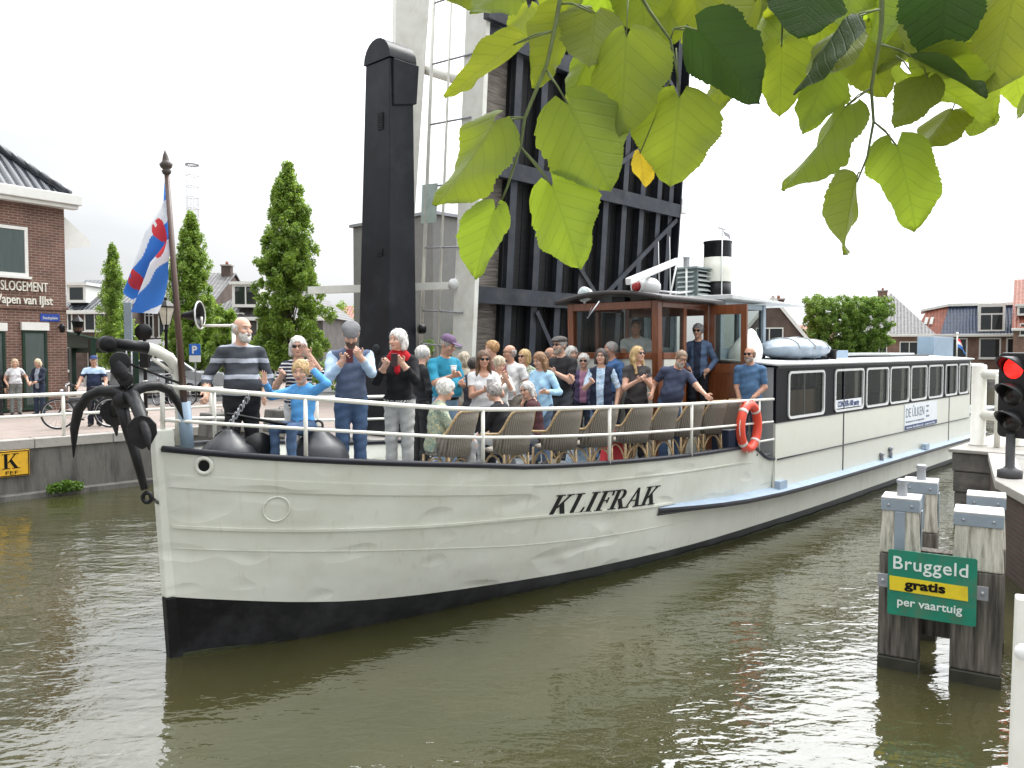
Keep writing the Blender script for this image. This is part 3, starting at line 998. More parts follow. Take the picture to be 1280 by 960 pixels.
# rear wall with two panes' openings
box_st(B0 - .05, B0 - .01, -HW + .125, HW - .125, ZF, 2.95, VARN)
box_st(B0 - .06, B0 - .005, -HW + .125, HW - .125, 3.6, ZE, VARN)
for t in (-.3, .3):
    box_st(B0 - .06, B0 - .005, t - .05, t + .05, 2.955, 3.595, VARN)
box_st(F0 + .08, B0 - .06, -HW + .07, HW - .005, 1.64, 1.70, INSIDE)
box_st(8.095, 8.755, HW - .05, HW - .01, 1.30, 1.635, CREAM)
box_st(F0 + .1, F0 + .45, -HW + .14, HW - .14, 2.5, 2.58, INSIDE)      # console
wheelhouse = wh.build('wheelhouse', ship, bevel=.006)
rf = MB()
rows = []
for s in (FT - .16, FT - .1, 7.9, 8.5, B0 + .1):
    rows.append([L(s, t, camber(t, 3.80, .13, 1.05)) for t in np.linspace(-1.05, 1.05, 13)])
rf.grid(rows, mat('dark_roof_felt', (.035, .03, .03), .5, var=.2))
rf.build('roof', wheelhouse, solid=.07)
def pane(name, pts, m, par, thick=0):
    q = MB(); q.add(pts, [tuple(range(len(pts)))], m); return q.build(name, par, solid=thick)
pane('window', [L(fx(2.97) + .04, HW - .125, 2.967), L(fx(2.97) + .04, -HW + .125, 2.967), L(fx(3.66) + .04, -HW + .125, 3.655), L(fx(3.66) + .04, HW - .125, 3.655)], GLASSW, wheelhouse)
for t in (HW - .03, -HW + .03):
    pane('window', [L(fx(2.97) + .125, t, 2.967), L(7.998, t, 2.967), L(7.998, t, 3.678), L(fx(3.68) + .125, t, 3.678)], GLASSW, wheelhouse)
pane('window', [L(8.1, -HW + .03, 2.955), L(B0 - .105, -HW + .03, 2.955), L(B0 - .105, -HW + .03, 3.678), L(8.1, -HW + .03, 3.678)], GLASSW, wheelhouse)
# door standing open, hinged on the aft jamb
dr = MB()
ds_, dw = 8.80, .68
t0 = HW + .02
def dspan(ta, tb, za, zb, m, th=.045):
    dr.span([ds_ - th / 2, -(t0 + tb), za], [ds_ + th / 2, -(t0 + ta), zb], m)
dspan(0, .1, 1.66, 3.76, VARN); dspan(dw - .1, dw, 1.66, 3.76, VARN)
dspan(.1, dw - .1, 1.66, 1.80, VARN); dspan(.1, dw - .1, 2.62, 2.78, VARN); dspan(.1, dw - .1, 3.6, 3.76, VARN)
dspan(.1, dw - .1, 1.80, 2.62, VARN, .02)
dspan(.1, dw - .1, 2.78, 3.6, GLASSW, .008)
door = dr.build('door', wheelhouse)
BRASS = mat('brass', (.5, .36, .14), .3, .9)
hd = MB()
hd.tube([L(ds_ - .03, t0 + dw - .05, 2.5), L(ds_ - .075, t0 + dw - .05, 2.5), L(ds_ - .075, t0 + dw - .17, 2.5)], .011, BRASS, 6)
hd.span([ds_ - .032, -(t0 + dw - .03), 2.36], [ds_ - .0235, -(t0 + dw - .07), 2.55], BRASS)
hd.build('handle', door)
# gear on the wheelhouse roof
def at(px, py, t):
    return L(*SIDE(px, py, t))
sl = MB()
c = at(731, 368, -.55)
Ml = Matrix.Translation(c) @ Matrix.Rotation(R(180), 4, 'Z') @ Matrix.Rotation(R(90), 4, 'Y')
sl.lathe([(.03, -.16), (.10, -.1), (.125, 0), (.13, .03), (.115, .035)], FRAMEW, 16, Ml)
sl.lathe([(.112, .036), (.06, .045), (.005, .05)], mat('lamp_glass', (.5, .58, .58), .1), 16, Ml)
sl.tube([c - Vector((0, 0, .12)), c - Vector((0, 0, .22))], .025, FRAMEW, 8)
sl.build('searchlight', wheelhouse)
rd = MB()
c = at(808, 357, .2)
rd.lathe([(.2, -.14), (.24, -.06), (.24, .02), (.17, .1), (.06, .14), (.05, .2)], FRAMEW, 20, Matrix.Translation(c))
a_ = at(785, 352, .55); b_ = at(847, 326, -.1)
rd.beam(a_, b_, .09, .11, FRAMEW)
rd.build('radar_scanner', wheelhouse, bevel=.015)
rl = MB()
c2 = c + Vector((-.25, .03, -.03))
Mr = Matrix.Translation(c2) @ Matrix.Rotation(R(-90), 4, 'Y')
rl.lathe([(.12, -.06), (.12, .0), (.095, .005)], FRAMEW, 18, Mr); rl.lathe([(.094, .0055), (.05, .02), (.004, .025)], mat('red_lens', (.35, .02, .02), .15), 18, Mr)
rl.build('horn_lamp', wheelhouse)
an = MB()
for px, y0, y1 in ((824, 365, 302), (838, 362, 296)):
    an.tube([at(px, y0, -.35), at(px - 1, y1, -.35)], [.012, .006], FRAMEW, 5)
an.tube([at(846, 330, -.3), at(838, 368, -.3)], .018, FRAMEW, 6)
an.tube([at(822, 364, -.1), at(850, 366, -.1), at(882, 362, -.1)], .02, FRAMEW, 6)
an.tube([at(858, 334, -.1), at(858, 375, -.1)], .02, FRAMEW, 6)
c = at(858, 334, -.1); an.lathe([(.03, 0), (.055, .01), (.055, .16), (.06, .165), (.06, .19)], STEEL, 12, Matrix.Translation(c))
an.build('antenna', wheelhouse)
bx = MB(); c = at(778, 376, .15); bx.box(c + Vector((-.04, 0, 0)), (.16, .26, .11), BLACK); bx.build('floodlight', wheelhouse, bevel=.012)
wp = MB(); wp.tube([at(752, 377, .1) + Vector((-.06, 0, 0)), at(737, 398, .1) + Vector((-.06, 0, 0))], .011, STEEL, 5)
wp.tube([at(743, 384, .1) + Vector((-.07, 0, 0)), at(733, 410, .1) + Vector((-.07, 0, 0))], .008, BLACK, 5)
wp.build('wiper', wheelhouse)
# glazed rear house with flat canopy, louvred vent, funnel
rh = MB()
BGF = mat('blue_grey_frame', (.30, .37, .42), .4, var=.08)
for s in (9.08, 9.75, 10.7):
    for t in (.95, -.95):
        rh.span([s - .05, t - .05, 2.82], [s + .05, t + .05, 3.84], BGF)
for t in (.95, -.95):
    rh.span([9.13, t - .03, 2.82], [9.7, t + .03, 3.05], BGF); rh.span([9.8, t - .03, 2.82], [10.65, t + .03, 3.05], BGF)
    rh.span([9.13, t - .03, 3.74], [9.7, t + .03, 3.84], BGF); rh.span([9.8, t - .03, 3.74], [10.65, t + .03, 3.84], BGF)
for s in (9.08, 10.7):
    rh.span([s - .048, -.9, 3.745], [s + .048, .9, 3.838], BGF)
rear = rh.build('rear_house', ship, bevel=.006)
for t in (.95, -.95):
    pane('window', [L(9.13, t, 3.05), L(10.65, t, 3.05), L(10.65, t, 3.74), L(9.13, t, 3.74)], GLASS, rear)
pane('window', [L(10.7, .9, 2.9), L(10.7, -.9, 2.9), L(10.7, -.9, 3.8), L(10.7, .9, 3.8)], GLASS, rear)
cn = MB()
cn.hexa([L(9.15, 1.15, 3.88), L(12.1, 1.15, 3.86), L(12.1, -1.15, 3.86), L(9.15, -1.15, 3.88), L(9.15, 1.15, 3.96), L(12.1, 1.15, 3.885), L(12.1, -1.15, 3.885), L(9.15, -1.15, 3.96)], ROOFG)
cn.build('canopy', rear, bevel=.01)
fn = MB()
c = at(896.5, 378, 0); zt_ = at(896.5, 304, 0).z
zb_ = 3.9
FB = BLACK; r0 = .262
Mf = Matrix.Translation((c.x, c.y, 0))
h_ = zt_ - zb_
fn.lathe([(r0, zb_), (r0, zb_ + .36 * h_)], FB, 24, Mf)
fn.lathe([(r0 + .006, zb_ + .36 * h_ + .002), (r0 + .006, zb_ + .76 * h_)], CREAM, 24, Mf)
fn.lathe([(r0, zb_ + .76 * h_ + .002), (r0, zt_), (r0 + .012, zt_), (r0 + .012, zt_ + .03), (r0 - .02, zt_ + .03), (r0 - .02, zt_ - .1)], FB, 24, Mf)
fn.tube([Vector((c.x - .2, c.y - .2, zb_)), Vector((c.x - .2, c.y - .2, zt_ + .1))], .012, FRAMEW, 6)
funnel = fn.build('funnel', ship)
vn = MB(); q = Vector((c.x - .2, c.y - .2, zt_ + .1))
vn.tube([q, q + Vector((0, 0, .12))], .008, STEEL, 5)
vn.prism([(-.2, .03), (-.12, 0), (.08, 0), (.16, .05), (.1, .02), (-.1, .03)], .01, STEEL, Matrix.Translation(q + Vector((0, 0, .12))) @ Matrix.Rotation(R(90), 4, 'X'))
vn.prism([(.02, -.02), (.28, -.06), (.3, -.16), (.24, -.12), (.1, -.1)], .01, STEEL, Matrix.Translation(q + Vector((0, 0, .12))) @ Matrix.Rotation(R(90), 4, 'X'))
vn.build('wind_vane', funnel)
lv = MB()
a_ = SIDE(845, 372, -.3); b_ = SIDE(878, 340, -.3)
s0_, s1_, zt2 = a_[0] + .25, b_[0] - .05, b_[2]
GRN = mat('louvre_grey_green', (.10, .13, .13), .5)
lv.span([s0_, .0, 3.9], [s0_ + .04, .45, zt2], GRN); lv.span([s1_ - .04, 0, 3.9], [s1_, .45, zt2], GRN)
for i in range(7):
    z = 3.95 + (zt2 - 4.0) * i / 6
    lv.hexa([(s0_ + .04, 0, z), (s1_ - .04, 0, z), (s1_ - .04, .06, z + .045), (s0_ + .04, .06, z + .045), (s0_ + .04, 0, z + .012), (s1_ - .04, 0, z + .012), (s1_ - .04, .06, z + .057), (s0_ + .04, .06, z + .057)], mat('louvre_pale', (.42, .46, .45), .5))
    lv.hexa([(s0_ - .0, .06, z), (s0_ - .0, .40, z), (s0_ - .05, .40, z - .03), (s0_ - .05, .06, z - .03), (s0_, .06, z + .012), (s0_, .40, z + .012), (s0_ - .05, .40, z - .018), (s0_ - .05, .06, z - .018)], MATS['louvre_pale'])
lv.span([s0_ + .045, .1, 3.9], [s1_ - .045, .44, zt2 - .02], mat('black_void', (.01, .01, .01), .8))
lv.hexa([(s0_ - .05, -.05, zt2), (s1_ + .05, -.05, zt2), (s1_ + .05, .5, zt2), (s0_ - .05, .5, zt2), (s0_ - .02, 0, zt2 + .04), (s1_ + .02, 0, zt2 + .04), (s1_ + .02, .45, zt2 + .04), (s0_ - .02, .45, zt2 + .04)], GRN)
lv.build('louvred_vent', ship)

# ------------------------------------------------------------ bow gear
dv = MB()
pl = [at(226, 556, 0), at(226, 520, 0), at(225, 480, 0), at(221, 460, 0), at(211, 447, 0), at(197, 439, 0), at(184, 435, 0)]
dv.tube(pl, .055, RAILW, 12)
dv.tube([at(184, 435, 0), at(140, 429, 0)], [.058, .05], BLACK, 12)
dv.tube([at(219, 468, 0), at(190, 448, 0)], .018, RAILW, 8)
c = at(134, 430, 0)
dv.lathe([(.03, -.06), (.075, -.055), (.075, .055), (.03, .06)], BLACK, 16, Matrix.Translation(c) @ Matrix.Rotation(R(90), 4, 'X'))
dv.build('anchor_davit', ship)
wr = MB()
wr.tube([at(150, 450, 0), at(185, 464, .05), at(232, 482, .1), at(250, 491, .15)], .013, BLACK, 6)
wr.build('davit_tackle', ship)
fp = MB()
PB = mat('brown_pole', (.075, .04, .028), .4, var=.2)
fp0 = at(234, 556, .1); fp1 = at(208, 212, .1)
fp.tube([fp0, fp1], [.036, .022], PB, 10)
axis = (fp1 - fp0).normalized()
Mx = Matrix.Translation(fp1) @ Vector((0, 0, 1)).rotation_difference(axis).to_matrix().to_4x4()
fp.lathe([(.02, -.05), (.035, -.04), (.045, -.01), (.03, .0), (.05, .02), (.06, .05), (.035, .075), (.03, .09), (.022, .13), (.006, .17), (.003, .18)], mat('finial_dark', (.05, .035, .028), .5), 14, Mx)
flagstaff = fp.build('flagstaff', ship)
sk = MB(); sk.tube([fp0 - axis * .05, fp0 + axis * .42], .062, BBOX, 12); sk.build('staff_socket', flagstaff)
wl_ = MB()   # anchor winch behind the bow
wl_.tube([L(.75, -.3, 2.0), L(.75, .3, 2.0)], .11, BLACK, 12)
wl_.tube([L(.75, -.34, 2.0), L(.75, -.30, 2.0)], .17, BLACK, 14); wl_.tube([L(.75, .30, 2.0), L(.75, .34, 2.0)], .17, BLACK, 14)
wl_.span([.68, -.28, 1.7], [.82, -.22, 2.02], BLACK); wl_.span([.68, .22, 1.7], [.82, .28, 2.02], BLACK)
wl_.tube([L(.5, .15, 2.36), L(.62, .1, 2.34), L(1.05, .55, 2.22)], .018, BLACK, 6)
wl_.build('winch', ship)
# ------------------------------------------------------------ bascule bridge
TOWER = mat('black_green_steel', (.008, .010, .014), .45, var=.3, vs=1.2, spec=.3, dirt=(.035, .038, .048), ds=1.3, da=.6)
BEAM = mat('slate_steel', (.030, .035, .046), .55, spec=.3, var=.35, vs=2, dirt=(.09, .085, .08), ds=2.5, da=.5)
PLANKD = mat('near_black_planks', (.010, .010, .011), .75, var=.5, vs=3, stretch=(1, 1, 14))  # even near-black plank colour beyond the first bay
PLANKW = mat('weathered_planks', (.16, .14, .12), .85, var=.55, vs=2.2, stretch=(1.2, 1.2, 16), bump=.4, bs=6)
br = thing('bascule_bridge', 'raised black steel and timber bridge leaf with white edge girder standing upright behind the barge', 'bridge', W(12, BHT, QZ), BA)
brW = lambda s, t, z: Vector((s - 12, -(t - BHT), z - QZ))

def tower():
    m = MB()
    # corners: (s,t) bottom then top
    b0 = [(6.86, -5.3), (7.62, -5.3), (7.62, -6.43), (6.86, -6.43)]
    t0 = [(6.98, -5.36), (7.60, -5.36), (7.60, -6.16), (6.98, -6.16)]
    zb, zt = QZ, 8.96
    p = [brW(s, t, zb) for s, t in b0] + [brW(s, t, zt) for s, t in t0]
    m.hexa([p[0], p[1], p[2], p[3], p[4], p[5], p[6], p[7]], TOWER)
    # rounded head
    n = 10; rows = []
    for s in (6.96, 7.66):
        rows.append([brW(s, -5.76 + .44 * math.cos(math.pi * k / n), zt + .01 + .46 * math.sin(math.pi * k / n)) for k in range(n + 1)])
    m.grid(rows, TOWER, smooth=True)
    m.add(rows[0], [tuple(range(n + 1))], TOWER); m.add(rows[1], [tuple(range(n, -1, -1))], TOWER)
    m.add([rows[0][0], rows[0][-1], rows[1][-1], rows[1][0]], [(0, 1, 2, 3)], TOWER)
    # collar on the canal-side face
    m.hexa([brW(7.05, -5.31, 8.0), brW(7.66, -5.31, 8.15), brW(7.66, -6.0, 8.15), brW(7.05, -6.0, 8.0), brW(7.04, -5.29, 8.95), brW(7.71, -5.29, 8.95), brW(7.71, -6.0, 8.95), brW(7.04, -6.0, 8.95)], TOWER)
    o = m.build('tower', br, bevel=.02)
    v = MB(); VO = MATS.get('vent_void') or mat('vent_void', (.004, .004, .004), .8)
    for z, h in ((7.55, .34), (4.95, .15)):
        x = 6.86 + .12 * (z - QZ) / 7.5 - .006
        v.span(brW(x - .012, -5.72, z), brW(x + .01, -5.55, z + h), VO)
        for i in range(int(h / .05)):
            v.span(brW(x - .02, -5.72, z + .05 * i), brW(x - .012, -5.55, z + .05 * i + .018), TOWER)
    v.build('vent_grille', o)
    k = MB()
    k.ball(brW(6.9, -5.75, 3.0), (.05, .14, .14), TOWER, 12)
    k.build('tower_bolt', o); k = MB()
    k.tube([brW(7.62, -5.25, 3.45), brW(7.75, -5.2, 3.45)], .1, BLACK, 12)
    k.build('tower_bolt', o)
tower()
def pier_post():
    m = MB()
    a = [P(488, 420, 18.6), P(508, 420, 18.4)]; b = [P(496, -40, 18.6), P(540, -40, 18.4)]
    inv = Matrix.Translation(W(12, BHT, QZ)) @ Matrix.Rotation(BA, 4, 'Z'); inv = inv.inverted()
    dp = BU * .25 - BN * .45
    q = [a[0], a[1], a[1] + dp, a[0] + dp, b[0], b[1], b[1] + dp, b[0] + dp]
    m.hexa([inv @ x for x in q], WHITE)
    m.build('balance_beam', br, bevel=.02)
    k = MB()
    k.tube([inv @ P(530, 86, 18.6), inv @ P(600, 108, 18.0)], .12, WHITE, 12)
    k.build('cross_tube', br)
    k = MB()
    k.beam(inv @ P(386, 363, 17.9), inv @ P(566, 357, 17.75), .15, .16, WHITE)
    k.tube([inv @ P(565, 357, 17.6), inv @ P(590, 355, 17.4)], .05, STEEL, 8)
    for px in (568, 581):
        c = inv @ P(px, 356, 17.45)
        k.tube([c - Vector((.07, 0, 0)), c + Vector((.07, 0, 0))], .13, FRAMEW, 14)
    k.build('locking_arm', br)
pier_post()
ZH = 1.3                                      # hinge height
LS0, LS1 = 8.50, 16.5
def LF(a, b, d=0.0):
    """leaf coordinates: a along the ship direction, b up the leaf, d behind its front"""
    sl = .065
    k = math.sqrt(1 + sl * sl)
    return brW(a, -4.66 + sl * b / k - d / k, ZH + b / k + sl * d / k)
def leaf():
    HB = 12.5
    def lbox(mb, a0, a1, b0, b1, d0, d1, m):
        mb.hexa([LF(a0, b0, d0), LF(a1, b0, d0), LF(a1, b0, d1), LF(a0, b0, d1), LF(a0, b1, d0), LF(a1, b1, d0), LF(a1, b1, d1), LF(a0, b1, d1)], m)
    g_ = MB()
    # deck planks, first bay weathered timber, the rest near-black
    w_ = .19; n = int(HB / (w_ + .006))
    for i in range(n):
        b = i * (w_ + .006)
        lbox(g_, LS0 + .2, LS0 + 1.05, b, b + w_, .34 + rnd.uniform(0, .008), .44, PLANKW)
    lbox(g_, LS0 + 1.05, LS1 - .02, 0, HB, .36, .44, PLANKD)
    for i in range(27):
        a = LS0 + 1.3 + i * .23
        lbox(g_, a, a + .19, 0.01, HB - .01, .345, .36, PLANKD)
    o = g_.build('deck_planks', br)
    e = MB()
    lbox(e, LS0, LS0 + .06, -.3, HB, 0.0, .62, WHITE); lbox(e, LS0 - .02, LS0 + .10, -.3, HB, -.03, 0.0, WHITE)
    e.build('edge_girder', br, bevel=.006)
    e = MB(); lbox(e, LS1 - .06, LS1, -.3, HB, 0, .62, TOWER); e.build('edge_girder', br, bevel=.006)
    s_ = MB()
    for a in (9.58, 10.45, 11.3, 12.15, 13.0, 13.8, 14.6, 15.4, 16.0):
        lbox(s_, a, a + .21, 0, HB, .10, .115, BEAM); lbox(s_, a + .12, a + .14, 0, HB, .115, .34, BEAM)
    s_.build('stringer', br)
    for z in (2.72, 5.45, 8.15, 11.0):
        c_ = MB()
        k = z
        lbox(c_, LS0 + .065, LS1 - .065, k, k + .36, .0, .02, BEAM); lbox(c_, LS0 + .07, LS1 - .065, k + .03, k + .05, .02, .33, BEAM); lbox(c_, LS0 + .07, LS1 - .065, k + .31, k + .33, .02, .33, BEAM)
        c_.build('crossbeam', br)
    d_ = MB()
    def diag(a0, b0, a1, b1):
        d_.beam(LF(a0, b0, .05), LF(a1, b1, .05), .12, .03, BEAM, up=(0, -1, 0))
    diag(12.9, 2.9, 16.4, 5.4); diag(12.6, 5.9, 16.2, 8.1); diag(9.0, 8.6, 12.5, 11.0); diag(16.2, 8.6, 12.5, 11.0)
    diag(10.6, 2.6, 12.4, .2); diag(11.9, 3.9, 12.9, 3.05)
    d_.build('brace', br)
    r = MB()
    for dd in (1.05, 1.62):
        r.tube([LF(LS0 - .03, .3, dd), LF(LS0 - .03, HB, dd)], .028 if dd < 1.5 else .04, WHITE, 8)
    for b in (.55, 1.75, 2.5, 3.9, 5.25, 6.6, 7.9, 9.2):
        r.tube([LF(LS0 - .03, b, .3), LF(LS0 - .03, b, 1.66)], .022, STEEL, 6)
    r.build('leaf_railing', br)
    t = MB()
    lbox(t, LS0 - .06, LS0 - .04, 4.45, 5.3, 1.25, 1.75, mat('pale_green_plate', (.45, .55, .5), .5))
    t.build('plate', br)
    x = MB(); lbox(x, LS1, LS1 + .35, 5.6, 6.0, -.02, .4, FRAMEW); x.build('buffer_block', br, bevel=.01)
    y = MB()
    y.tube([LF(LS0 + .1, 8.75, -.1), LF(LS0 - .3, 9.6, .0), LF(LS0 - .35, 11, .0)], .07, FRAMEW, 8)
    lbox(y, LS0 - .1, LS0 + .5, 8.5, 8.95, -.18, -.02, BEAM)
    y.build('lifting_link', br, bevel=.01)
leaf()

def control_house():
    r = thing('control_house', 'plain grey block building half hidden behind the bridge tower', 'building', P(555, 430, 30), BA)
    r.location.z = QZ
    m = MB()
    m.span((-2.5, -2.2, 0), (2.5, 2.2, 6.3), mat('grey_cladding', (.2, .2, .19), .7, var=.08))
    m.build('wall', r, bevel=.03)
    q = MB(); q.span((-2.6, -2.3, 6.3), (2.6, 2.3, 6.4), STEEL); q.build('roof', r)
    q = MB(); q.span((-1.6, -2.24, .8), (1.4, -2.19, 2.2), mat('window_dark', (.03, .04, .05), .15)); q.span((-2.25, -1.6, .8), (-2.19, 1.6, 2.0), MATS['window_dark']); q.build('window', r)
control_house()

# ------------------------------------------------------------ right-hand pier, wall and furniture
MASON = mat('dark_masonry', (.13, .12, .11), .9, var=.35, vs=3, bump=.6, bs=14, dirt=(.30, .27, .23), ds=4, da=.5)
BRICKW = brick_mat('mossy_red_brick', (.075, .042, .032), (.10, .055, .04), (.07, .065, .05), .22, .065)
PC = PZ(1190, 562, 1.21)
def pier():
    r = thing('bridge_pier', 'dark stone pier end with pale top slab beside the moored traffic light', 'pier', (PC.x, PC.y, 0), BA - R(90))
    r['label'] = 'dark stone bridge pier with pale top slab carrying the white barrier'
    m = MB()
    zs = [-1.0, .45, .83, 1.17]
    for i in range(3):
        m.span((0.02 * (2 - i), 0.02 * (2 - i), zs[i]), (4.0, 3.6, zs[i + 1] - .008), MASON)
    m.build('pier_block', r, bevel=.02)
    c = MB(); c.span((-.05, -.05, 1.165), (4.05, 3.65, 1.23), COPE); c.build('top_slab', r, bevel=.015)
pier()
def bank():
    w = [(PC.x + .45, PC.y - .40), (6.72, 11.0), (5.6, 7.2), (5.0, 3.6), (5.0, 2.55)]
    o = thing('brick_quay_wall', 'low mossy red brick quay wall behind the timber mooring posts', 'quay wall', (6.7, 11, 0))
    m = MB(); c = MB()
    loc = lambda x, y, z: Vector((x - 6.7, y - 11, z))
    for (x0, y0), (x1, y1) in zip(w, w[1:]):
        m.add([loc(x0, y0, -1), loc(x0, y0, 1.09), loc(x1, y1, 1.09), loc(x1, y1, -1)], [(0, 1, 2, 3)], BRICKW)
        m.add([loc(x0, y0, -1), loc(x0, y0, 1.09), loc(x0 + .4, y0, 1.09), loc(x0 + .4, y0, -1)], [(3, 2, 1, 0)], BRICKW)
        c.hexa([loc(x0 - .04, y0, 1.09), loc(x1 - .04, y1, 1.09), loc(x1 + .4, y1, 1.09), loc(x0 + .4, y0, 1.09), loc(x0 - .04, y0, 1.21), loc(x1 - .04, y1, 1.21), loc(x1 + .4, y1, 1.21), loc(x0 + .4, y0, 1.21)], COPE)
    m.build('wall_face', o); c.build('coping', o, bevel=.012)
    # ground right of the wall and under the camera
    g_ = MB()
    pts = [(-8, 2.55), (5.3, 2.55), (5.3, 3.6), (5.95, 7.2), (7.1, 11), (PC.x + .9, PC.y - .3), (60, 32), (60, -20), (-8, -20)]
    g_.add([(x, y, 1.206) for x, y in pts], [tuple(range(len(pts)))[::-1]], SLAB)
    structure(g_.build('pavement'))
    n = MB(); n.add([(-8, 2.55, -1), (5.0, 2.55, -1), (5.0, 2.55, 1.2), (-8, 2.55, 1.2)], [(0, 1, 2, 3)], CONC)
    tag(n.build('near_quay_wall'), 'concrete quay wall below the photographer standpoint', 'quay wall')
bank()

def mooring_posts():
    OLD = mat('grey_old_timber', (.125, .11, .095), .9, var=.75, vs=4, stretch=(7, 7, .45), bump=1.0, bs=9, dirt=(.03, .03, .018), ds=2.2, da=.85)
    PALE = mat('flaking_whitewash', (.56, .53, .45), .85, var=.2, stretch=(7, 7, .7), vs=4, dirt=(.10, .085, .06), ds=3.4, da=1.0, bump=.8, bs=12)
    CAP = mat('galvanised_cap', (.28, .33, .38), .5, .3, var=.12)
    CAPT = mat('pale_cap_top', (.55, .55, .53), .6, var=.12, dirt=(.3, .22, .15), ds=5, da=.5)
    WETT = mat('wet_timber', (.03, .03, .02), .4, var=.4)
    rz = R(-31)
    ax = Vector((math.cos(rz), math.sin(rz), 0)); ay = Vector((-math.sin(rz), math.cos(rz), 0))
    specs = [((3.70, 7.40), .345, 1.62, True, 'weathered square mooring post left of the green toll sign, steel pin on its cap'),
             ((4.25, 7.06), .41, 1.55, False, 'thickest weathered mooring post carrying the right end of the green sign, flat cap'),
             ((4.30, 8.22), .34, 1.64, True, 'weathered mooring post with a steel pin standing behind the left sign post'),
             ((4.79, 7.88), .36, 1.55, False, 'weathered mooring post with flat rusty cap nearest the brick quay wall')]
    for (x, y), w, zt_, pin, lab in specs:
        y += w * .4
        r = thing('mooring_post', lab, 'mooring post', (x, y, 0), rz, 'timber mooring posts of the dolphin')
        m = MB(); h = w / 2
        m.hexa([(-h, -h, -1.5), (h, -h, -1.5), (h, h, -1.5), (-h, h, -1.5), (-h, -h, .12), (h, -h, .12), (h, h, .12), (-h, h, .12)], WETT)
        zz = zt_ - .52
        m.hexa([(-h, -h, .12), (h, -h, .12), (h, h, .12), (-h, h, .12), (-h + .004, -h + .004, zz), (h - .004, -h + .004, zz), (h - .004, h - .004, zz), (-h + .004, h - .004, zz)], OLD)
        m.build('post', r, bevel=.018)
        k = h - .022
        m = MB(); m.hexa([(-h + .002, -h + .002, zz), (h - .002, -h + .002, zz), (h - .002, h - .002, zz), (-h + .002, h - .002, zz), (-k, -k, zt_ - .1), (k, -k, zt_ - .1), (k, k, zt_ - .1), (-k, k, zt_ - .1)], PALE)
        m.build('whitewashed_head', r, bevel=.015)
        m = MB(); kk = k + .012
        m.span((-kk, -kk, zt_ - .12), (kk, kk, zt_ - .012), CAP)
        if pin:
            m.span((-.045, -kk - .012, zz + .04), (.045, -kk - .002, zt_ - .121), CAP)
            m.span((kk + .002, -.045, zz + .04), (kk + .014, .045, zt_ - .121), CAP)
            m.lathe([(.055, zt_), (.045, zt_ + .02), (.04, zt_ + .12), (.052, zt_ + .125), (.052, zt_ + .155), (.03, zt_ + .165)], STEEL, 12)
        for sx in (-.6, .6):
            m.lathe([(.014, 0), (.014, .012), (.004, .016)], STEEL, 8, Matrix.Translation((sx * kk, -kk, zt_ - .066)) @ Matrix.Rotation(R(90), 4, 'X'))
        m.span((-kk + .0, -kk + .0, zt_ - .0115), (kk, kk, zt_ + .006), CAPT)
        m.build('cap', r, bevel=.012)
    # crosswise timber between the posts
    m = MB()
    m.span((-.33, -.06, .3), (.33, .1, 1.1), OLD)
    a = Vector((3.63, 7.44, 0)) + Vector((4.17, 7.12, 0)); a /= 2
    o = m.build('cross_timber'); o.location = a + ay * .26; o.rotation_euler = (0, 0, rz)
    tag(o, 'dark planking joining the two front mooring posts under the green sign', 'timber')
    # the sign
    c = (P(1111, 732, 7.27) + P(1221, 735, 6.95)) / 2
    c += Vector((-.005, .0, .0))
    s_ = thing('toll_sign', 'green bridge toll sign with yellow band bolted to the mooring posts', 'sign', c, rz)
    s_.scale = (.865, 1, 1)
    GRN_ = mat('sign_green', (.010, .20, .125), .4, var=.12, dirt=(.16, .10, .05), ds=3.5, da=.55)
    YEL = mat('sign_yellow', (.75, .58, .02), .4, var=.06, dirt=(.35, .25, .04), ds=5, da=.5)
    LET = mat('sign_letters', (.68, .74, .70), .5, var=.05)
    wd, ht = .82, .60
    m = MB(); m.prism(rrect(wd, ht, .02), .012, GRN_, Matrix.Rotation(R(90), 4, 'X')); panel = m.build('panel', s_)
    m = MB(); m.prism([(-.39, -.072), (.335, -.082), (.33, .045), (-.395, .058)], .006, YEL, Matrix.Translation((0, -.0125, 0)) @ Matrix.Rotation(R(90), 4, 'X'))
    for q in m.v[-8:]: pass
    m.build('yellow_band', s_)
    m = MB()
    text_to(m, 'Bruggeld', .168, LET, (-.36, -.0145, .128), (1, 0, 0), (0, 0, 1), fit=.69, bold=.0012, spacing=1.06); m.build('lettering', s_); m = MB()
    text_to(m, 'per vaartuig', .105, LET, (-.315, -.0145, -.205), (1, 0, 0), (0, 0, 1), fit=.60, bold=.0015); m.build('lettering', s_); m = MB()
    text_to(m, 'gratis', .115, BLACK, (-.25, -.021, -.038), (1, 0, 0), (0, 0, 1), fit=.38, bold=.004)
    m.build('lettering', s_)
    for x in (-.46, .46):
        m = MB(); m.span((x - .05, .0, -.06), (x + .05, .02, .06), STEEL); m.ball((x, -.005, 0), (.02, .015, .02), STEEL, 10); m.build('bracket', s_)
mooring_posts()

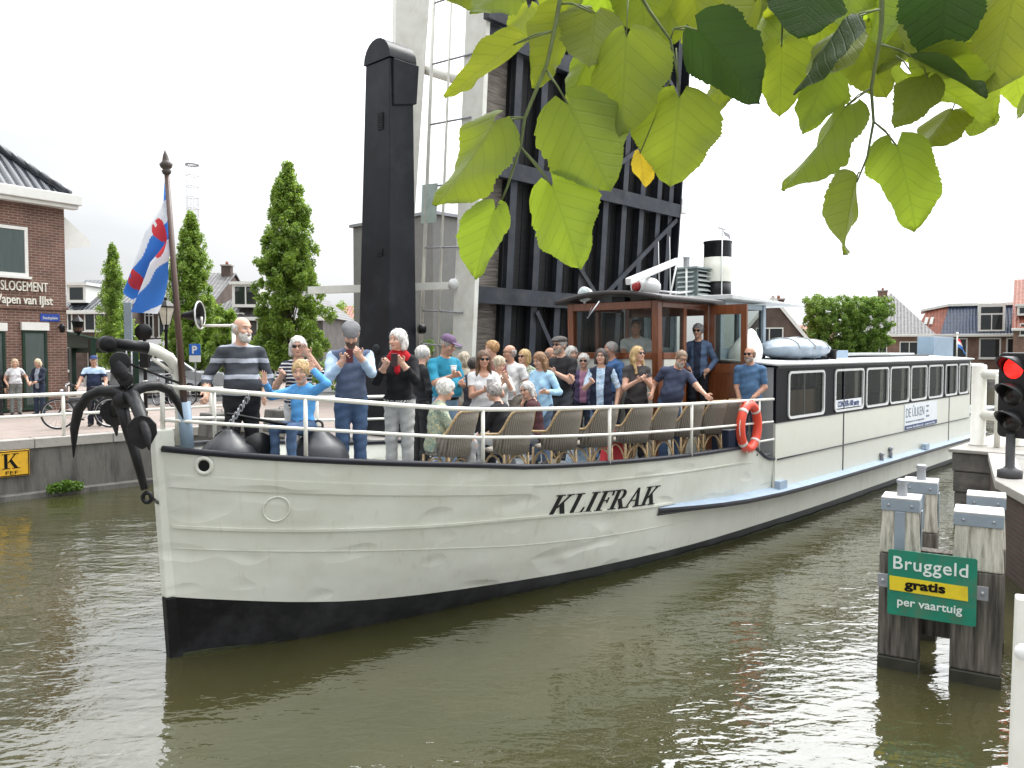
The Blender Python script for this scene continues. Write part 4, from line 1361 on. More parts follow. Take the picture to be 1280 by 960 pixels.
def barrier():
    a = PZ(1222, 556, 1.235)
    r = thing('steel_barrier', 'white steel post and rail barrier standing on the stone pier', 'barrier', a, R(-30))
    for x, y in ((0, 0), (.62, .25), (2.0, .0)):
        m = MB(); m.lathe([(.16, 0), (.16, .015), (.125, .018), (.125, 1.47), (.11, 1.5)], RAILW, 18, Matrix.Translation((x, y, 0))); m.build('post', r)
    for z in (.56, 1.32):
        m = MB(); m.tube([(-.02, -.02, z), (.3, -.12, z), (2.2, -.12, z)], .09, RAILW, 14); m.build('rail', r)
    m = MB(); m.lathe([(.05, 0), (.05, 1.3), (.03, 1.32)], RAILW, 10, Matrix.Translation((.3, -.25, 0))); m.build('thin_post', r)
barrier()

def traffic_light():
    p = PZ(1262, 597, 1.21)
    r = thing('traffic_light', 'black three lens waterway traffic light showing red at the right edge', 'traffic light', p, 0)
    d = (Vector((0, 0, 0)) - Vector((p.x, p.y, 0)))
    r.rotation_euler = (0, 0, math.atan2(d.y, d.x) + R(90) - R(36))
    TLB = mat('traffic_black', (.016, .016, .017), .45, var=.2)
    m = MB(); m.lathe([(.16, 0), (.16, .1), (.09, .13), (.06, .16), (.06, .62)], mat('traffic_post', (.05, .05, .052), .6, var=.3, bump=.4), 14); m.build('post', r)
    zc = [.78, 1.16, 1.54]
    m = MB(); m.prism(rrect(.46, 1.2, .08), .18, TLB, Matrix.Translation((0, .2, 1.16)) @ Matrix.Rotation(R(90), 4, 'X'))
    m.build('housing', r, bevel=.02)
    for i, z in enumerate(zc):
        v = MB(); rows = []
        for y, k in ((.02, 0), (-.12, .0), (-.26, 0)):
            rows.append([(.165 * math.cos(a), y + (0 if y > -.1 else .10 * (1 - math.sin(a)) if y > -.2 else .22 * (1 - math.sin(a)) ), z + .165 * math.sin(a)) for a in np.linspace(R(-25), R(205), 21)])
        v.grid(rows, TLB)
        v.build('visor', r, solid=.008)
        l = MB(); red = i == 2
        lm = mat('red_signal', (.5, .01, .01), .2, emit=(1, .02, .015), es=1.6, var=.02) if red else mat('unlit_lens', (.02, .018, .017), .15, var=.2)
        l.ball((0, .03, z), (.15, .05, .15), lm, 20)
        l.build('lens', r)
traffic_light()

def white_post():
    a = P(1261, 965, 2.75); b = P(1271, 748, 2.75)
    o = thing('white_guard_post', 'white painted steel guard post with a round bolt, cut off by the right frame edge', 'post', (a.x, a.y, 1.206))
    rel = lambda v: v - Vector((a.x, a.y, 1.206))
    dz = Vector((-.002, 0, -.3))
    m = MB(); q = [rel(a) + dz, rel(b)]
    w_ = Vector((.13, -.06, 0)); t_ = Vector((.03, .06, 0))
    bot = rel(a); bot.z = 0
    m.hexa([bot, bot + w_, bot + w_ + t_, bot + t_, q[1], q[1] + w_, q[1] + w_ + t_, q[1] + t_], WHITE)
    m.build('plate', o, bevel=.006)
    m = MB(); c = rel(P(1279, 815, 2.7))
    m.ball(c, (.03, .02, .03), FRAMEW, 14); m.build('bolt', o)
white_post()
# ------------------------------------------------------------ town: helpers
def tile_mat(name, col, rough=.45, sx=.25, sy=.3, spec=.5):
    """pantiles: rolls across, courses down the slope (object space)"""
    if name in MATS: return MATS[name]
    m, nt, b = nodes_of(name); N, K = nt.nodes, nt.links
    tc = N.new('ShaderNodeTexCoord'); sp = N.new('ShaderNodeSeparateXYZ'); K.new(tc.outputs['Object'], sp.inputs[0])
    def mth(op, a, c=None):
        x = N.new('ShaderNodeMath'); x.operation = op
        for i, v in enumerate((a, c)):
            if v is None: continue
            if isinstance(v, (int, float)): x.inputs[i].default_value = v
            else: K.new(v, x.inputs[i])
        return x.outputs[0]
    roll = mth('ABSOLUTE', mth('SINE', mth('MULTIPLY', sp.outputs[0], math.pi / sx)))
    crs = mth('FRACT', mth('MULTIPLY', sp.outputs[2], 1 / sy))
    h = mth('ADD', mth('MULTIPLY', roll, .05), mth('MULTIPLY', crs, -.05))
    bp = N.new('ShaderNodeBump'); bp.inputs['Strength'].default_value = .9; bp.inputs['Distance'].default_value = 1
    K.new(h, bp.inputs['Height']); K.new(bp.outputs[0], b.inputs['Normal'])
    no = N.new('ShaderNodeTexNoise'); no.inputs['Scale'].default_value = 4; no.inputs['Detail'].default_value = 6; K.new(tc.outputs['Object'], no.inputs[0])
    rp = N.new('ShaderNodeValToRGB'); c = Vector(col)
    rp.color_ramp.elements[0].position = .3; rp.color_ramp.elements[0].color = (*(c * .6), 1); rp.color_ramp.elements[1].position = .7; rp.color_ramp.elements[1].color = (*(c * 1.3), 1)
    K.new(no.outputs['Fac'], rp.inputs[0])
    K.new(rp.outputs[0], b.inputs['Base Color'])
    b.inputs['Roughness'].default_value = rough; b.inputs['Specular IOR Level'].default_value = spec
    MATS[name] = m
    return m

BR_DARK = brick_mat('dark_brown_brick', (.085, .05, .04), (.115, .065, .05), (.13, .12, .105))
BR_RED = brick_mat('red_brown_brick', (.17, .075, .05), (.21, .10, .065), (.26, .23, .19))
BR_HOTEL = brick_mat('hotel_brick', (.13, .058, .042), (.18, .085, .06), (.25, .21, .175), .24, .077)
BR_GREY = brick_mat('grey_brick', (.075, .07, .068), (.095, .09, .085), (.12, .11, .10))
T_BLUE = tile_mat('blue_glazed_tiles', (.03, .045, .085), .3)
T_BLACK = tile_mat('black_glazed_tiles', (.018, .022, .03), .25)
T_GREY = tile_mat('grey_tiles', (.09, .085, .085), .55)
T_RED = tile_mat('red_tiles', (.24, .075, .045), .6)
TRIM = mat('white_trim', (.70, .70, .66), .45, var=.04)
PANE = glass_mat('house_pane', (.02, .026, .03), .8)
PANEC = glass_mat('clear_house_pane', (.02, .026, .03), .15)
CURTG = mat('grey_net_curtain', (.55, .62, .62), .8, var=.12, stretch=(14, 14, .3))
DOORG = mat('dark_green_paint', (.012, .035, .022), .35)

def window(par, x, z, w, h, y=0.0, fr=.07, mullion=True, bars=False, m=None, curtain=False):
    """window centred at x with sill height z on the wall plane y (wall faces -y)"""
    f = MB(); m = m or TRIM
    f.span((x - w/2, y - .05, z), (x - w/2 + fr, y + .06, z + h), m); f.span((x + w/2 - fr, y - .05, z), (x + w/2, y + .06, z + h), m)
    f.span((x - w/2 + fr, y - .05, z), (x + w/2 - fr, y + .06, z + fr), m); f.span((x - w/2 + fr, y - .05, z + h - fr), (x + w/2 - fr, y + .06, z + h), m)
    if mullion: f.span((x - fr * .4, y - .045, z + fr), (x + fr * .4, y + .05, z + h - fr), m)
    if bars: f.span((x - w/2 + fr, y - .04, z + h * .62), (x + w/2 - fr, y + .05, z + h * .62 + fr * .7), m)
    f.span((x - w/2 - .06, y - .12, z - .07), (x + w/2 + .06, y - .004, z - .003), m)
    o = f.build('window', par)
    p = MB(); p.add([(x - w/2 + fr, y - .012, z + fr), (x + w/2 - fr, y - .012, z + fr), (x + w/2 - fr, y - .012, z + h - fr), (x - w/2 + fr, y - .012, z + h - fr)], [(0, 1, 2, 3)], PANE)
    if curtain: p.mats[0] = PANEC
    p.build('pane', o)
    if curtain:
        p = MB(); p.add([(x - w/2 + fr, y - .004, z + fr), (x + w/2 - fr, y - .004, z + fr), (x + w/2 - fr, y - .004, z + h - fr), (x - w/2 + fr, y - .004, z + h - fr)], [(0, 1, 2, 3)], CURTG)
        p.build('curtain', o)
    return o

def house(name, label, px0, px1, Y, eave_y, ridge_y, depth=7.0, brick=None, tiles=None, roof='gable', rz=0.0, chimneys=(), dormers=(), wins=(), group=None, cat='house', cornice=True, base=QZ):
    """front spans px0..px1 at depth Y; heights from the survey grid"""
    a = P(px0, 438, Y); b = P(px1, 438, Y)
    w = (b - a).length
    ez = P(640, eave_y, Y).z - base; rz_ = P(640, ridge_y, Y + (depth / 2 if roof != 'front' else 0)).z - base
    r = thing(name, label, cat, (a.x, Y, base), rz, group)
    m = MB()
    m.span((0, 0, -.1), (w, depth, ez), brick)
    if roof in ('front',):
        m.add([(0, 0, ez), (w, 0, ez), (w / 2, 0, rz_ - .12), (0, depth, ez), (w, depth, ez), (w / 2, depth, rz_ - .12)], [(0, 1, 2), (5, 4, 3)], brick)
    if roof == 'gable':
        m.add([(0, 0, ez), (0, depth, ez), (0, depth / 2, rz_ - .12), (w, 0, ez), (w, depth, ez), (w, depth / 2, rz_ - .12)], [(0, 2, 1), (3, 4, 5)], brick)
    m.build('wall', r)
    q = MB(); o_ = .22
    if roof == 'gable':
        for s in (0, 1):
            y0, y1 = (-o_, depth / 2) if s == 0 else (depth + o_, depth / 2)
            e_ = ez - .14
            pts = [(-.1, y0, e_), (w + .1, y0, e_), (w + .1, y1, rz_), (-.1, y1, rz_)]
            up = [(x, y, z + .1) for x, y, z in pts]
            q.hexa([pts[0], pts[1], pts[2], pts[3], up[0], up[1], up[2], up[3]] if s == 0 else [pts[1], pts[0], pts[3], pts[2], up[1], up[0], up[3], up[2]], tiles)
    elif roof == 'front':
        for s in (0, 1):
            x0, x1 = (-o_, w / 2) if s == 0 else (w + o_, w / 2)
            pts = [(x0, -.12, ez - .14), (x0, depth + .1, ez - .14), (x1, depth + .1, rz_), (x1, -.12, rz_)]
            up = [(x, y, z + .1) for x, y, z in pts]
            q.hexa([pts[1], pts[0], pts[3], pts[2], up[1], up[0], up[3], up[2]] if s == 0 else [pts[0], pts[1], pts[2], pts[3], up[0], up[1], up[2], up[3]], tiles)
    elif roof == 'hip':
        i_ = min(w, depth) / 2
        v = [(-o_, -o_, ez), (w + o_, -o_, ez), (w + o_, depth + o_, ez), (-o_, depth + o_, ez), (i_, depth / 2, rz_), (w - i_ + .01, depth / 2, rz_)]
        q.add(v, [(0, 1, 5, 4), (1, 2, 5), (2, 3, 4, 5), (3, 0, 4), (3, 2, 1, 0)], tiles)
    q.build('roof', r)
    if cornice and roof != 'front':
        c = MB(); c.span((-.12, -o_ - .1, ez - .22), (w + .12, -o_ + .12, ez - .02), TRIM); c.build('gutter', r, bevel=.02)
    if roof == 'front' and cornice:
        c = MB()
        for s in (0, 1):
            x0, x1 = (-o_, w / 2) if s == 0 else (w + o_, w / 2)
            c.beam((x0, -.16, ez - .16), (x1, -.16, rz_ - .02), .05, .2, TRIM, up=(0, 0, 1))
        c.build('bargeboard', r)
    for cx, cy, cw, ch in chimneys:
        c = MB(); c.span((cx, cy, rz_ - 1.0), (cx + cw, cy + cw * .8, rz_ + ch), brick); c.span((cx - .06, cy - .06, rz_ + ch), (cx + cw + .06, cy + cw * .8 + .06, rz_ + ch + .09), COPE)
        c.lathe([(.1, rz_ + ch + .09), (.09, rz_ + ch + .3)], T_RED, 10, Matrix.Translation((cx + cw / 2, cy + cw * .4, 0)))
        c.build('chimney', r)
    for dx, dz, dw, dh, dd in dormers:
        c = MB(); c.span((dx - dw/2, dd, dz), (dx + dw/2, dd + 2.6, dz + dh), TRIM); c.hexa([(dx - dw/2 - .12, dd - .14, dz + dh), (dx + dw/2 + .12, dd - .14, dz + dh), (dx + dw/2 + .12, dd + 2.6, dz + dh), (dx - dw/2 - .12, dd + 2.6, dz + dh), (dx - dw/2 - .12, dd - .14, dz + dh + .16), (dx + dw/2 + .12, dd - .14, dz + dh + .16), (dx + dw/2 + .12, dd + 2.6, dz + dh + .2), (dx - dw/2 - .12, dd + 2.6, dz + dh + .2)], TRIM)
        o = c.build('dormer', r)
        f = MB(); k = 2 if dw > 1.1 else 1
        for i in range(k):
            x0 = dx - dw/2 + .12 + i * (dw - .24) / k
            f.add([(x0 + .04, dd - .006, dz + .16), (x0 + (dw - .24) / k - .04, dd - .006, dz + .16), (x0 + (dw - .24) / k - .04, dd - .006, dz + dh - .12), (x0 + .04, dd - .006, dz + dh - .12)], [(0, 1, 2, 3)], PANE)
        f.build('pane', o)
    for x, z, ww, hh, *kw in wins:
        window(r, x, z, ww, hh, **(kw[0] if kw else {}))
    return r, w, ez, rz_

# ------------------------------------------------------------ hotel on the left
HA = math.atan2(.835, .55)
HC = Vector((-13.50, 24.3, QZ))
hx = Vector((math.cos(HA), math.sin(HA), 0)); hy = Vector((-math.sin(HA), math.cos(HA), 0))
def HPX(px, py, y=0.0):
    d = px_ray(px, py); e = Vector((0, 0, EYE)); o = HC + hy * y
    k = (o - e).dot(hy) / d.dot(hy); q = e + d * k - HC
    return q.dot(hx), q.z
def hotel():
    r = thing('hotel', 'brown brick corner hotel with white lettering and black tiled hip roof', 'building', HC, HA)
    ez = HPX(83, 262)[1]
    m = MB(); m.span((-11, 0, -.1), (0, 9, ez), BR_HOTEL); m.build('wall', r)
    m = MB()
    z0 = ez + .42; o_ = .28
    m.add([(-11.2, -o_ + .2, z0), (o_ - .15, -o_ + .2, z0), (o_ - .15, 9.2, z0), (-11.2, 9.2, z0), (-4.2, 4.5, z0 + 4.3), (-7, 4.5, z0 + 4.3)], [(0, 1, 4, 5), (1, 2, 4), (2, 3, 5, 4), (3, 0, 5)], T_BLACK)
    m.tube([(o_ - .15, -o_ + .2, z0 + .03), (-4.2, 4.5, z0 + 4.33)], .13, T_BLACK, 8)
    m.build('roof', r)
    m = MB(); m.span((-11.2, -.28, ez), (.30, -.004 - .0, ez + .12), TRIM); m.span((-11.2, -.36, ez + .12), (.38, 9.3, ez + .42), TRIM); m.build('cornice', r, bevel=.02)
    m = MB()
    pts = [(HPX(82, 265)[0], ez - .25), (.95, HPX(105, 300, .3)[1] + .0), (.95, HPX(105, 307, .3)[1]), (.01, HPX(82, 312)[1])]
    pts[0] = (.005, ez - .05)
    m.prism(pts[::-1], 4.0, TRIM, Matrix.Translation((0, 4.3, 0)) @ Matrix.Rotation(R(90), 4, 'X')); m.build('side_gable', r)
    def win(pxa, ya, pxb, yb, cur, lintel=False, fr=.09, m=TRIM):
        x0, z1 = HPX(pxa, ya); x1, z0_ = HPX(pxb, yb)
        o = window(r, (x0 + x1) / 2, z0_, x1 - x0, z1 - z0_, fr=fr, mullion=False, curtain=cur, m=m)
        if lintel:
            l = MB(); l.span((x0 - .03, -.09, z1 + .01), (x1 + .05, -.003, z1 + .24), TRIM); l.build('lintel', o)
    win(-70, 272, 35, 346, True)
    win(27, 413, 60, 508, True, True, .07, DOORG); win(-60, 413, 8, 512, True, True, .07, DOORG)
    m = MB(); m.span((-11, -.05, HPX(60, 387)[1]), (.05, -.003, HPX(60, 383)[1]), BR_HOTEL); m.build('string_course', r)
    x0, z0_ = HPX(0, 362); x1, _ = HPX(59, 362); t = MB()
    LETW = mat('cream_letters', (.72, .70, .62), .5, var=.03)
    text_to(t, 'SLOGEMENT', .40, LETW, (x0, -.03, z0_), (1, 0, 0), (0, 0, 1), fit=x1 - x0, depth=.05)
    t.build('lettering', r); t = MB()
    x0, z0_ = HPX(-12, 378); x1, _ = HPX(65, 378)
    text_to(t, 'Wapen van IJlst', .36, LETW, (x0, -.03, z0_), (1, 0, 0), (0, 0, 1), fit=x1 - x0, depth=.05, bold=.004)
    t.build('lettering', r)
    x0, z1 = HPX(50, 392); x1, z0_ = HPX(74, 402); t = MB(); t.span((x0, -.03, z0_), (x1, -.004, z1), mat('street_sign_blue', (.02, .06, .3), .4)); 
    text_to(t, 'Stadsplein', .12, TRIM, (x0 + .06, -.034, z0_ + .06), (1, 0, 0), (0, 0, 1), fit=x1 - x0 - .12); t.build('street_sign', r)
    x0, z0_ = HPX(73, 414); t = MB()
    t.tube([(x0, -.005, z0_ + .1), (x0, -.18, z0_ + .14), (x0, -.2, z0_ + .02)], .02, BLACK, 6)
    t.lathe([(.02, .22), (.09, .15), (.07, -.02), (.03, -.05)], BLACK, 8, Matrix.Translation((x0, -.22, z0_)))
    t.ball((x0, -.22, z0_ + .07), .06, TRIM, 8); t.build('wall_lamp', r)
hotel()
def canopy():
    a = P(100, 440, 27.5)
    r = thing('terrace_canopy', 'green sloping terrace canopy on dark posts beside the hotel', 'canopy', (a.x, 27.5, QZ), HA)
    G = mat('green_canvas', (.05, .11, .075), .7, var=.12)
    zt, zl = P(82, 411, 27.5).z - QZ, P(155, 434, 27.5).z - QZ
    m = MB(); m.hexa([(-1.2, -.5, zt - .04), (1.9, -.5, zl - .04), (1.9, 4, zl - .04), (-1.2, 4, zt - .04), (-1.2, -.5, zt), (1.9, -.5, zl), (1.9, 4, zl), (-1.2, 4, zt)], G)
    m.span((1.88, -.5, zl - .2), (1.92, 4, zl - .03), G); m.build('roof', r)
    for x in (.2, 1.75):
        for y in (-.4, 3.8):
            p = MB(); z_ = (zt - .05) + (zl - zt) * (x + 1.2) / 3.1; p.span((x - .09, y - .09, 0), (x + .09, y + .09, z_ - .01), DOORG); p.build('post', r)
canopy()

# ------------------------------------------------------------ houses behind the left quay
WN = lambda **k: k
house('brick_house', 'dark brick house with a white dormer left of the slimmest tree', 64, 158, 46, 388, 352, 8, BR_DARK, T_BLACK, 'gable', chimneys=[(3.8, 4, .6, .5)], dormers=[(1.3, 4.55, 1.1, 1.0, .4)],
      wins=[(2.55, 2.9, 1.2, 1.25), (1.0, 2.9, .55, 1.25), (.9, .6, .9, 1.4), (2.6, .6, .9, 1.4), (3.75, .6, .6, 1.4)])
house('brick_house', 'dark brick house with tall white windows behind the blue and white flag', 156, 262, 48, 384, 343, 9, BR_DARK, T_GREY, 'gable', chimneys=[(4.4, 4, .6, .5)],
      wins=[(.55, 2.6, .55, 2.0, WN(bars=True)), (1.5, 2.6, .55, 2.0, WN(bars=True)), (2.4, 2.6, .7, 2.0, WN(bars=True)), (3.5, 2.6, .8, 1.9), (4.4, 2.6, .6, 1.9), (.8, .5, .8, 1.5), (2.2, .5, .8, 1.5), (3.6, .5, .9, 1.5)])
house('brick_house', 'grey brick house with patterned hip roof and white dormer behind the tallest tree', 256, 404, 45, 396, 338, 9, BR_GREY, T_GREY, 'hip', dormers=[(2.45, 4.2, 1.5, 1.25, -.35)],
      wins=[(.7, .6, .9, 1.4), (1.9, 2.7, .7, 1.2), (3.4, 2.6, .9, 1.3), (5.6, 2.3, .9, 1.4), (3.6, .4, .8, 1.4), (5.5, .4, .8, 1.4)])
house('far_house', 'distant house with orange tiled roof and pale wall right of the tallest tree', 398, 480, 62, 414, 384, 9, mat('pale_render', (.36, .33, .28), .8, var=.1), T_RED, 'gable', wins=[(1.0, 1.0, .5, .8, WN(mullion=False))], cornice=False)
house('low_shop', 'low dark shop front with white windows behind the parked cars', 104, 300, 41, 432, 424, 5, BR_DARK, T_GREY, 'hip', wins=[(i * .72 + .5, .55, .5, 1.2) for i in range(10)])
# ------------------------------------------------------------ houses beyond the barge, right
house('brick_house', 'brown gabled house with a white window behind the wheelhouse canopy', 918, 1008, 52, 432, 372, 10, BR_DARK, T_RED, 'front', rz=R(-16), chimneys=[(2.4, 1.5, .7, -.1)], wins=[(2.15, 2.1, 1.7, 1.15), (1.2, .3, .9, 1.2)])
house('far_house', 'low brick house with small red roof right of the brown gable', 996, 1040, 66, 432, 408, 9, BR_RED, T_RED, 'gable', rz=R(-20))
house('brick_house', 'small brick house with grey slate hip roof right of the clipped tree', 1062, 1153, 66, 418, 368, 9, BR_RED, T_GREY, 'hip', rz=R(-25), chimneys=[(2.0, 3.5, .75, .1)], wins=[(4.4, 1.2, 1.4, 1.3), (2.2, 1.2, 1.2, 1.3)])

def mansard():
    Y = 70
    a = P(1142, 438, Y); w = P(1284, 438, Y).x - a.x
    r = thing('mansard_house', 'brick house with blue glazed mansard roof, one end red tiled, and white dormer', 'house', (a.x, Y, QZ), R(-27))
    zE = P(640, 418, Y).z - QZ; zT = P(640, 383, Y).z - QZ
    m = MB(); m.span((0, 0, -.1), (w, 8, zE), BR_RED); m.build('wall', r)
    xs = lambda px: P(px, 438, Y).x - a.x
    m = MB(); q = MB()
    s0, s1 = xs(1171), xs(1180)
    m.add([(s0, -.15, zE), (w, -.15, zE), (w - .6, 1.3, zT), (s1, 1.3, zT)], [(0, 1, 2, 3)], T_BLUE)
    m.add([(w, -.15, zE), (w, 8, zE), (w - .6, 7, zT), (w - .6, 1.3, zT)], [(0, 1, 2, 3)], T_BLUE)
    m.build('blue_roof', r)
    q.add([(.0, -.15, zE), (s0, -.15, zE), (s1, 1.3, zT), (.95, 1.3, zT - .35)], [(0, 1, 2, 3)], T_RED)
    q.add([(0, 8, zE), (0, -.15, zE), (.95, 1.3, zT - .35), (.95, 7, zT - .35)], [(0, 1, 2, 3)], T_RED)
    q.build('red_roof', r)
    c = MB(); c.span((-.15, -.4, zE - .25), (w + .15, -.14, zE), TRIM); c.build('gutter', r, bevel=.03)
    c = MB(); c.hexa([(.5, 1.1, zT - .42), (s1, 1.1, zT), (s1, 7, zT), (.5, 7, zT - .42), (.5, 1.1, zT - .25), (s1, 1.1, zT + .2), (s1, 7, zT + .2), (.5, 7, zT - .25)], TRIM)
    c.span((s1, 1.1, zT), (w - .4, 7, zT + .22), TRIM); c.build('top_cornice', r)
    x0, x1 = xs(1211), xs(1239); zz = P(640, 415, Y).z - QZ
    c = MB(); c.span((x0, -.1, zz), (x1, 1.4, zT + .1), TRIM); d = c.build('dormer', r)
    c = MB()
    k = (x1 - x0)
    for f0, f1, g0, g1 in ((.1, .48, .06, .62), (.52, .9, .06, .62), (.1, .9, .68, .92)):
        c.add([(x0 + k * f0, -.106, zz + (zT - zz) * g0), (x0 + k * f1, -.106, zz + (zT - zz) * g0), (x0 + k * f1, -.106, zz + (zT - zz) * g1), (x0 + k * f0, -.106, zz + (zT - zz) * g1)], [(0, 1, 2, 3)], PANE)
    c.build('pane', d)
    for i, px in enumerate((1151, 1157)):
        c = MB(); xx = xs(px)
        for b0 in (0,):
            c.hexa([(xx + .12, .35, zE + .85), (xx + .36, .35, zE + .85), (xx + .48, .62, zE + 1.45), (xx + .24, .62, zE + 1.45), (xx + .12, .28, zE + .9), (xx + .36, .28, zE + .9), (xx + .48, .55, zE + 1.5), (xx + .24, .55, zE + 1.5)], TRIM)
        c.build('skylight', r)
    for px, ww in ((1224, 1.6), (1252, 1.6), (1192, 1.2), (1276, .9)):
        window(r, xs(px), 1.1, ww, 1.75, mullion=False, fr=.12)
mansard()
house('far_house', 'brick house with steep red roof cut off by the right frame edge', 1266, 1360, 60, 410, 352, 9, BR_RED, T_RED, 'gable', rz=R(-33), wins=[(.8, 2.9, .8, .9)], dormers=[(.9, 4.4, 1.4, .7, .3)])

def stack():
    c = P(241.5, 290, 110)
    r = thing('factory_chimney', 'tall round brick factory chimney topped by a pale ringed steel cage', 'chimney', (c.x, 110, QZ))
    zb = P(640, 288, 110).z - QZ; zt = P(640, 206, 110).z - QZ
    m = MB(); m.lathe([(1.2, 0), (.8, zb)], BR_RED, 20); m.build('shaft', r)
    PS = mat('pale_steel', (.62, .64, .66), .5)
    m = MB()
    for k in range(12):
        a = 2 * math.pi * k / 12
        m.tube([(.78 * math.cos(a), .78 * math.sin(a), zb - .3), (.78 * math.cos(a), .78 * math.sin(a), zt)], .028, PS, 5)
    for i in range(7):
        z = zb + (zt - zb) * i / 6
        m.tube([(.8 * math.cos(2 * math.pi * k / 20), .8 * math.sin(2 * math.pi * k / 20), z) for k in range(20)], .06 if i < 6 else .14, PS if i < 6 else STEEL, 6, closed=True)
    m.build('cage', r)
stack()

# ------------------------------------------------------------ trees
def leaf_mat(name, c0, c1, trans=.35):
    if name in MATS: return MATS[name]
    m, nt, b = nodes_of(name); N, K = nt.nodes, nt.links
    oi = N.new('ShaderNodeTexCoord'); no = N.new('ShaderNodeTexNoise'); no.inputs['Scale'].default_value = 2.2; no.inputs['Detail'].default_value = 8
    K.new(oi.outputs['Object'], no.inputs[0])
    rp = N.new('ShaderNodeValToRGB'); rp.color_ramp.elements[0].position = .35; rp.color_ramp.elements[0].color = (*c0, 1); rp.color_ramp.elements[1].position = .65; rp.color_ramp.elements[1].color = (*c1, 1)
    K.new(no.outputs['Fac'], rp.inputs[0]); K.new(rp.outputs[0], b.inputs['Base Color'])
    b.inputs['Roughness'].default_value = .45
    tr = N.new('ShaderNodeBsdfTranslucent'); hs = N.new('ShaderNodeHueSaturation'); hs.inputs['Value'].default_value = 1.9; hs.inputs['Hue'].default_value = .485
    K.new(rp.outputs[0], hs.inputs['Color']); K.new(hs.outputs[0], tr.inputs[0])
    mx = N.new('ShaderNodeMixShader'); mx.inputs[0].default_value = trans
    K.new(b.outputs[0], mx.inputs[1]); K.new(tr.outputs[0], mx.inputs[2]); K.new(mx.outputs[0], N['Material Output'].inputs['Surface'])
    MATS[name] = m
    return m
LEAF = leaf_mat('hornbeam_leaves', (.10, .185, .022), (.22, .33, .05))
LEAFD = leaf_mat('lime_leaves', (.08, .16, .022), (.16, .26, .04))
BARK = mat('bark', (.09, .075, .06), .9, var=.4, bump=.8, bs=12, stretch=(3, 3, .6))

def foliage(name, centers, radii, n, size, m, parent, seed, squash=1.0):
    """leaf-sized diamonds spread through overlapping clumps"""
    rg = np.random.default_rng(seed)
    C = np.array(centers); Rr = np.array(radii)
    pw = Rr ** 2.2; idx = rg.choice(len(C), n, p=pw / pw.sum())
    d = rg.normal(size=(n, 3)); d /= np.linalg.norm(d, axis=1)[:, None]
    rr = rg.random(n) ** .45
    p = C[idx] + d * (Rr[idx] * rr)[:, None] * np.array([1, 1, squash])
    a = rg.normal(size=(n, 3)); a[:, 2] -= .5; a += d * .4; a /= np.linalg.norm(a, axis=1)[:, None]
    b = np.cross(a, rg.normal(size=(n, 3))); b /= np.linalg.norm(b, axis=1)[:, None]
    sz = size * rg.uniform(.6, 1.35, n)[:, None]
    q = np.stack([p - a * sz, p + b * sz * .52 - a * sz * .1, p + a * sz, p - b * sz * .52 - a * sz * .1], 1).reshape(-1, 3)
    me = bpy.data.meshes.new(name)
    me.vertices.add(4 * n); me.vertices.foreach_set('co', q.ravel())
    me.loops.add(4 * n); me.loops.foreach_set('vertex_index', np.arange(4 * n))
    me.polygons.add(n); me.polygons.foreach_set('loop_start', np.arange(0, 4 * n, 4)); me.polygons.foreach_set('loop_total', np.full(n, 4))
    me.update(); me.materials.append(m)
    o = bpy.data.objects.new(name, me); COL.objects.link(o); o.parent = parent
    return o

def columnar(px, top_y, Y, rad, z0, label, seed, n=9000, size=.10):
    b = P(px, 440, Y); H = P(640, top_y, Y).z - QZ
    r = thing('columnar_tree', label, 'tree', (b.x, Y, QZ), 0, 'slender trees along the left quay')
    rg = random.Random(seed)
    t = MB(); t.tube([(0, 0, -.05), (.02, .01, z0), (-.03, .02, H * .55), (.02, 0, H * .92)], [.11, .085, .05, .012], BARK, 8)
    cs, rs = [], []
    for i in range(560):
        f = rg.random() ** .9
        z = z0 + (H - z0) * f
        # egg-shaped outline, drawn out to a tip
        env = rad * 1.02 * max(0.02, 1 - f ** 1.9) ** .75 * min(1, (f + .14) / .26) ** .6
        a = rg.uniform(0, 2 * math.pi); k = env * rg.random() ** .5 * rg.uniform(.65, 1.1)
        p = (k * math.cos(a), k * math.sin(a), z); cs.append(p); rs.append(rg.uniform(.12, .26) * (1 - .35 * f) * (rad / 1.2) ** .5)
        if i % 6 == 0:
            t.tube([(0, 0, max(z0 * .8, z - k * 1.6 - .3)), (p[0] * .5, p[1] * .5, z - k * .6), p], [.03, .018, .006], BARK, 5)
    cs.append((0, 0, H - .25)); rs.append(.2)
    t.build('trunk', r)
    foliage('crown', cs, rs, n, size, LEAF, r, seed, 1.35)
columnar(143, 306, 36, .82, 1.0, 'slimmest columnar tree, beside the hotel canopy', 3, 22000, .052)
columnar(241, 268, 33, 1.25, 1.0, 'columnar tree right of the flag, below the ringed chimney', 5, 42000, .058)
columnar(362, 208, 30, 1.45, 1.2, 'tallest columnar tree, left of the black bridge tower', 8, 62000, .062)

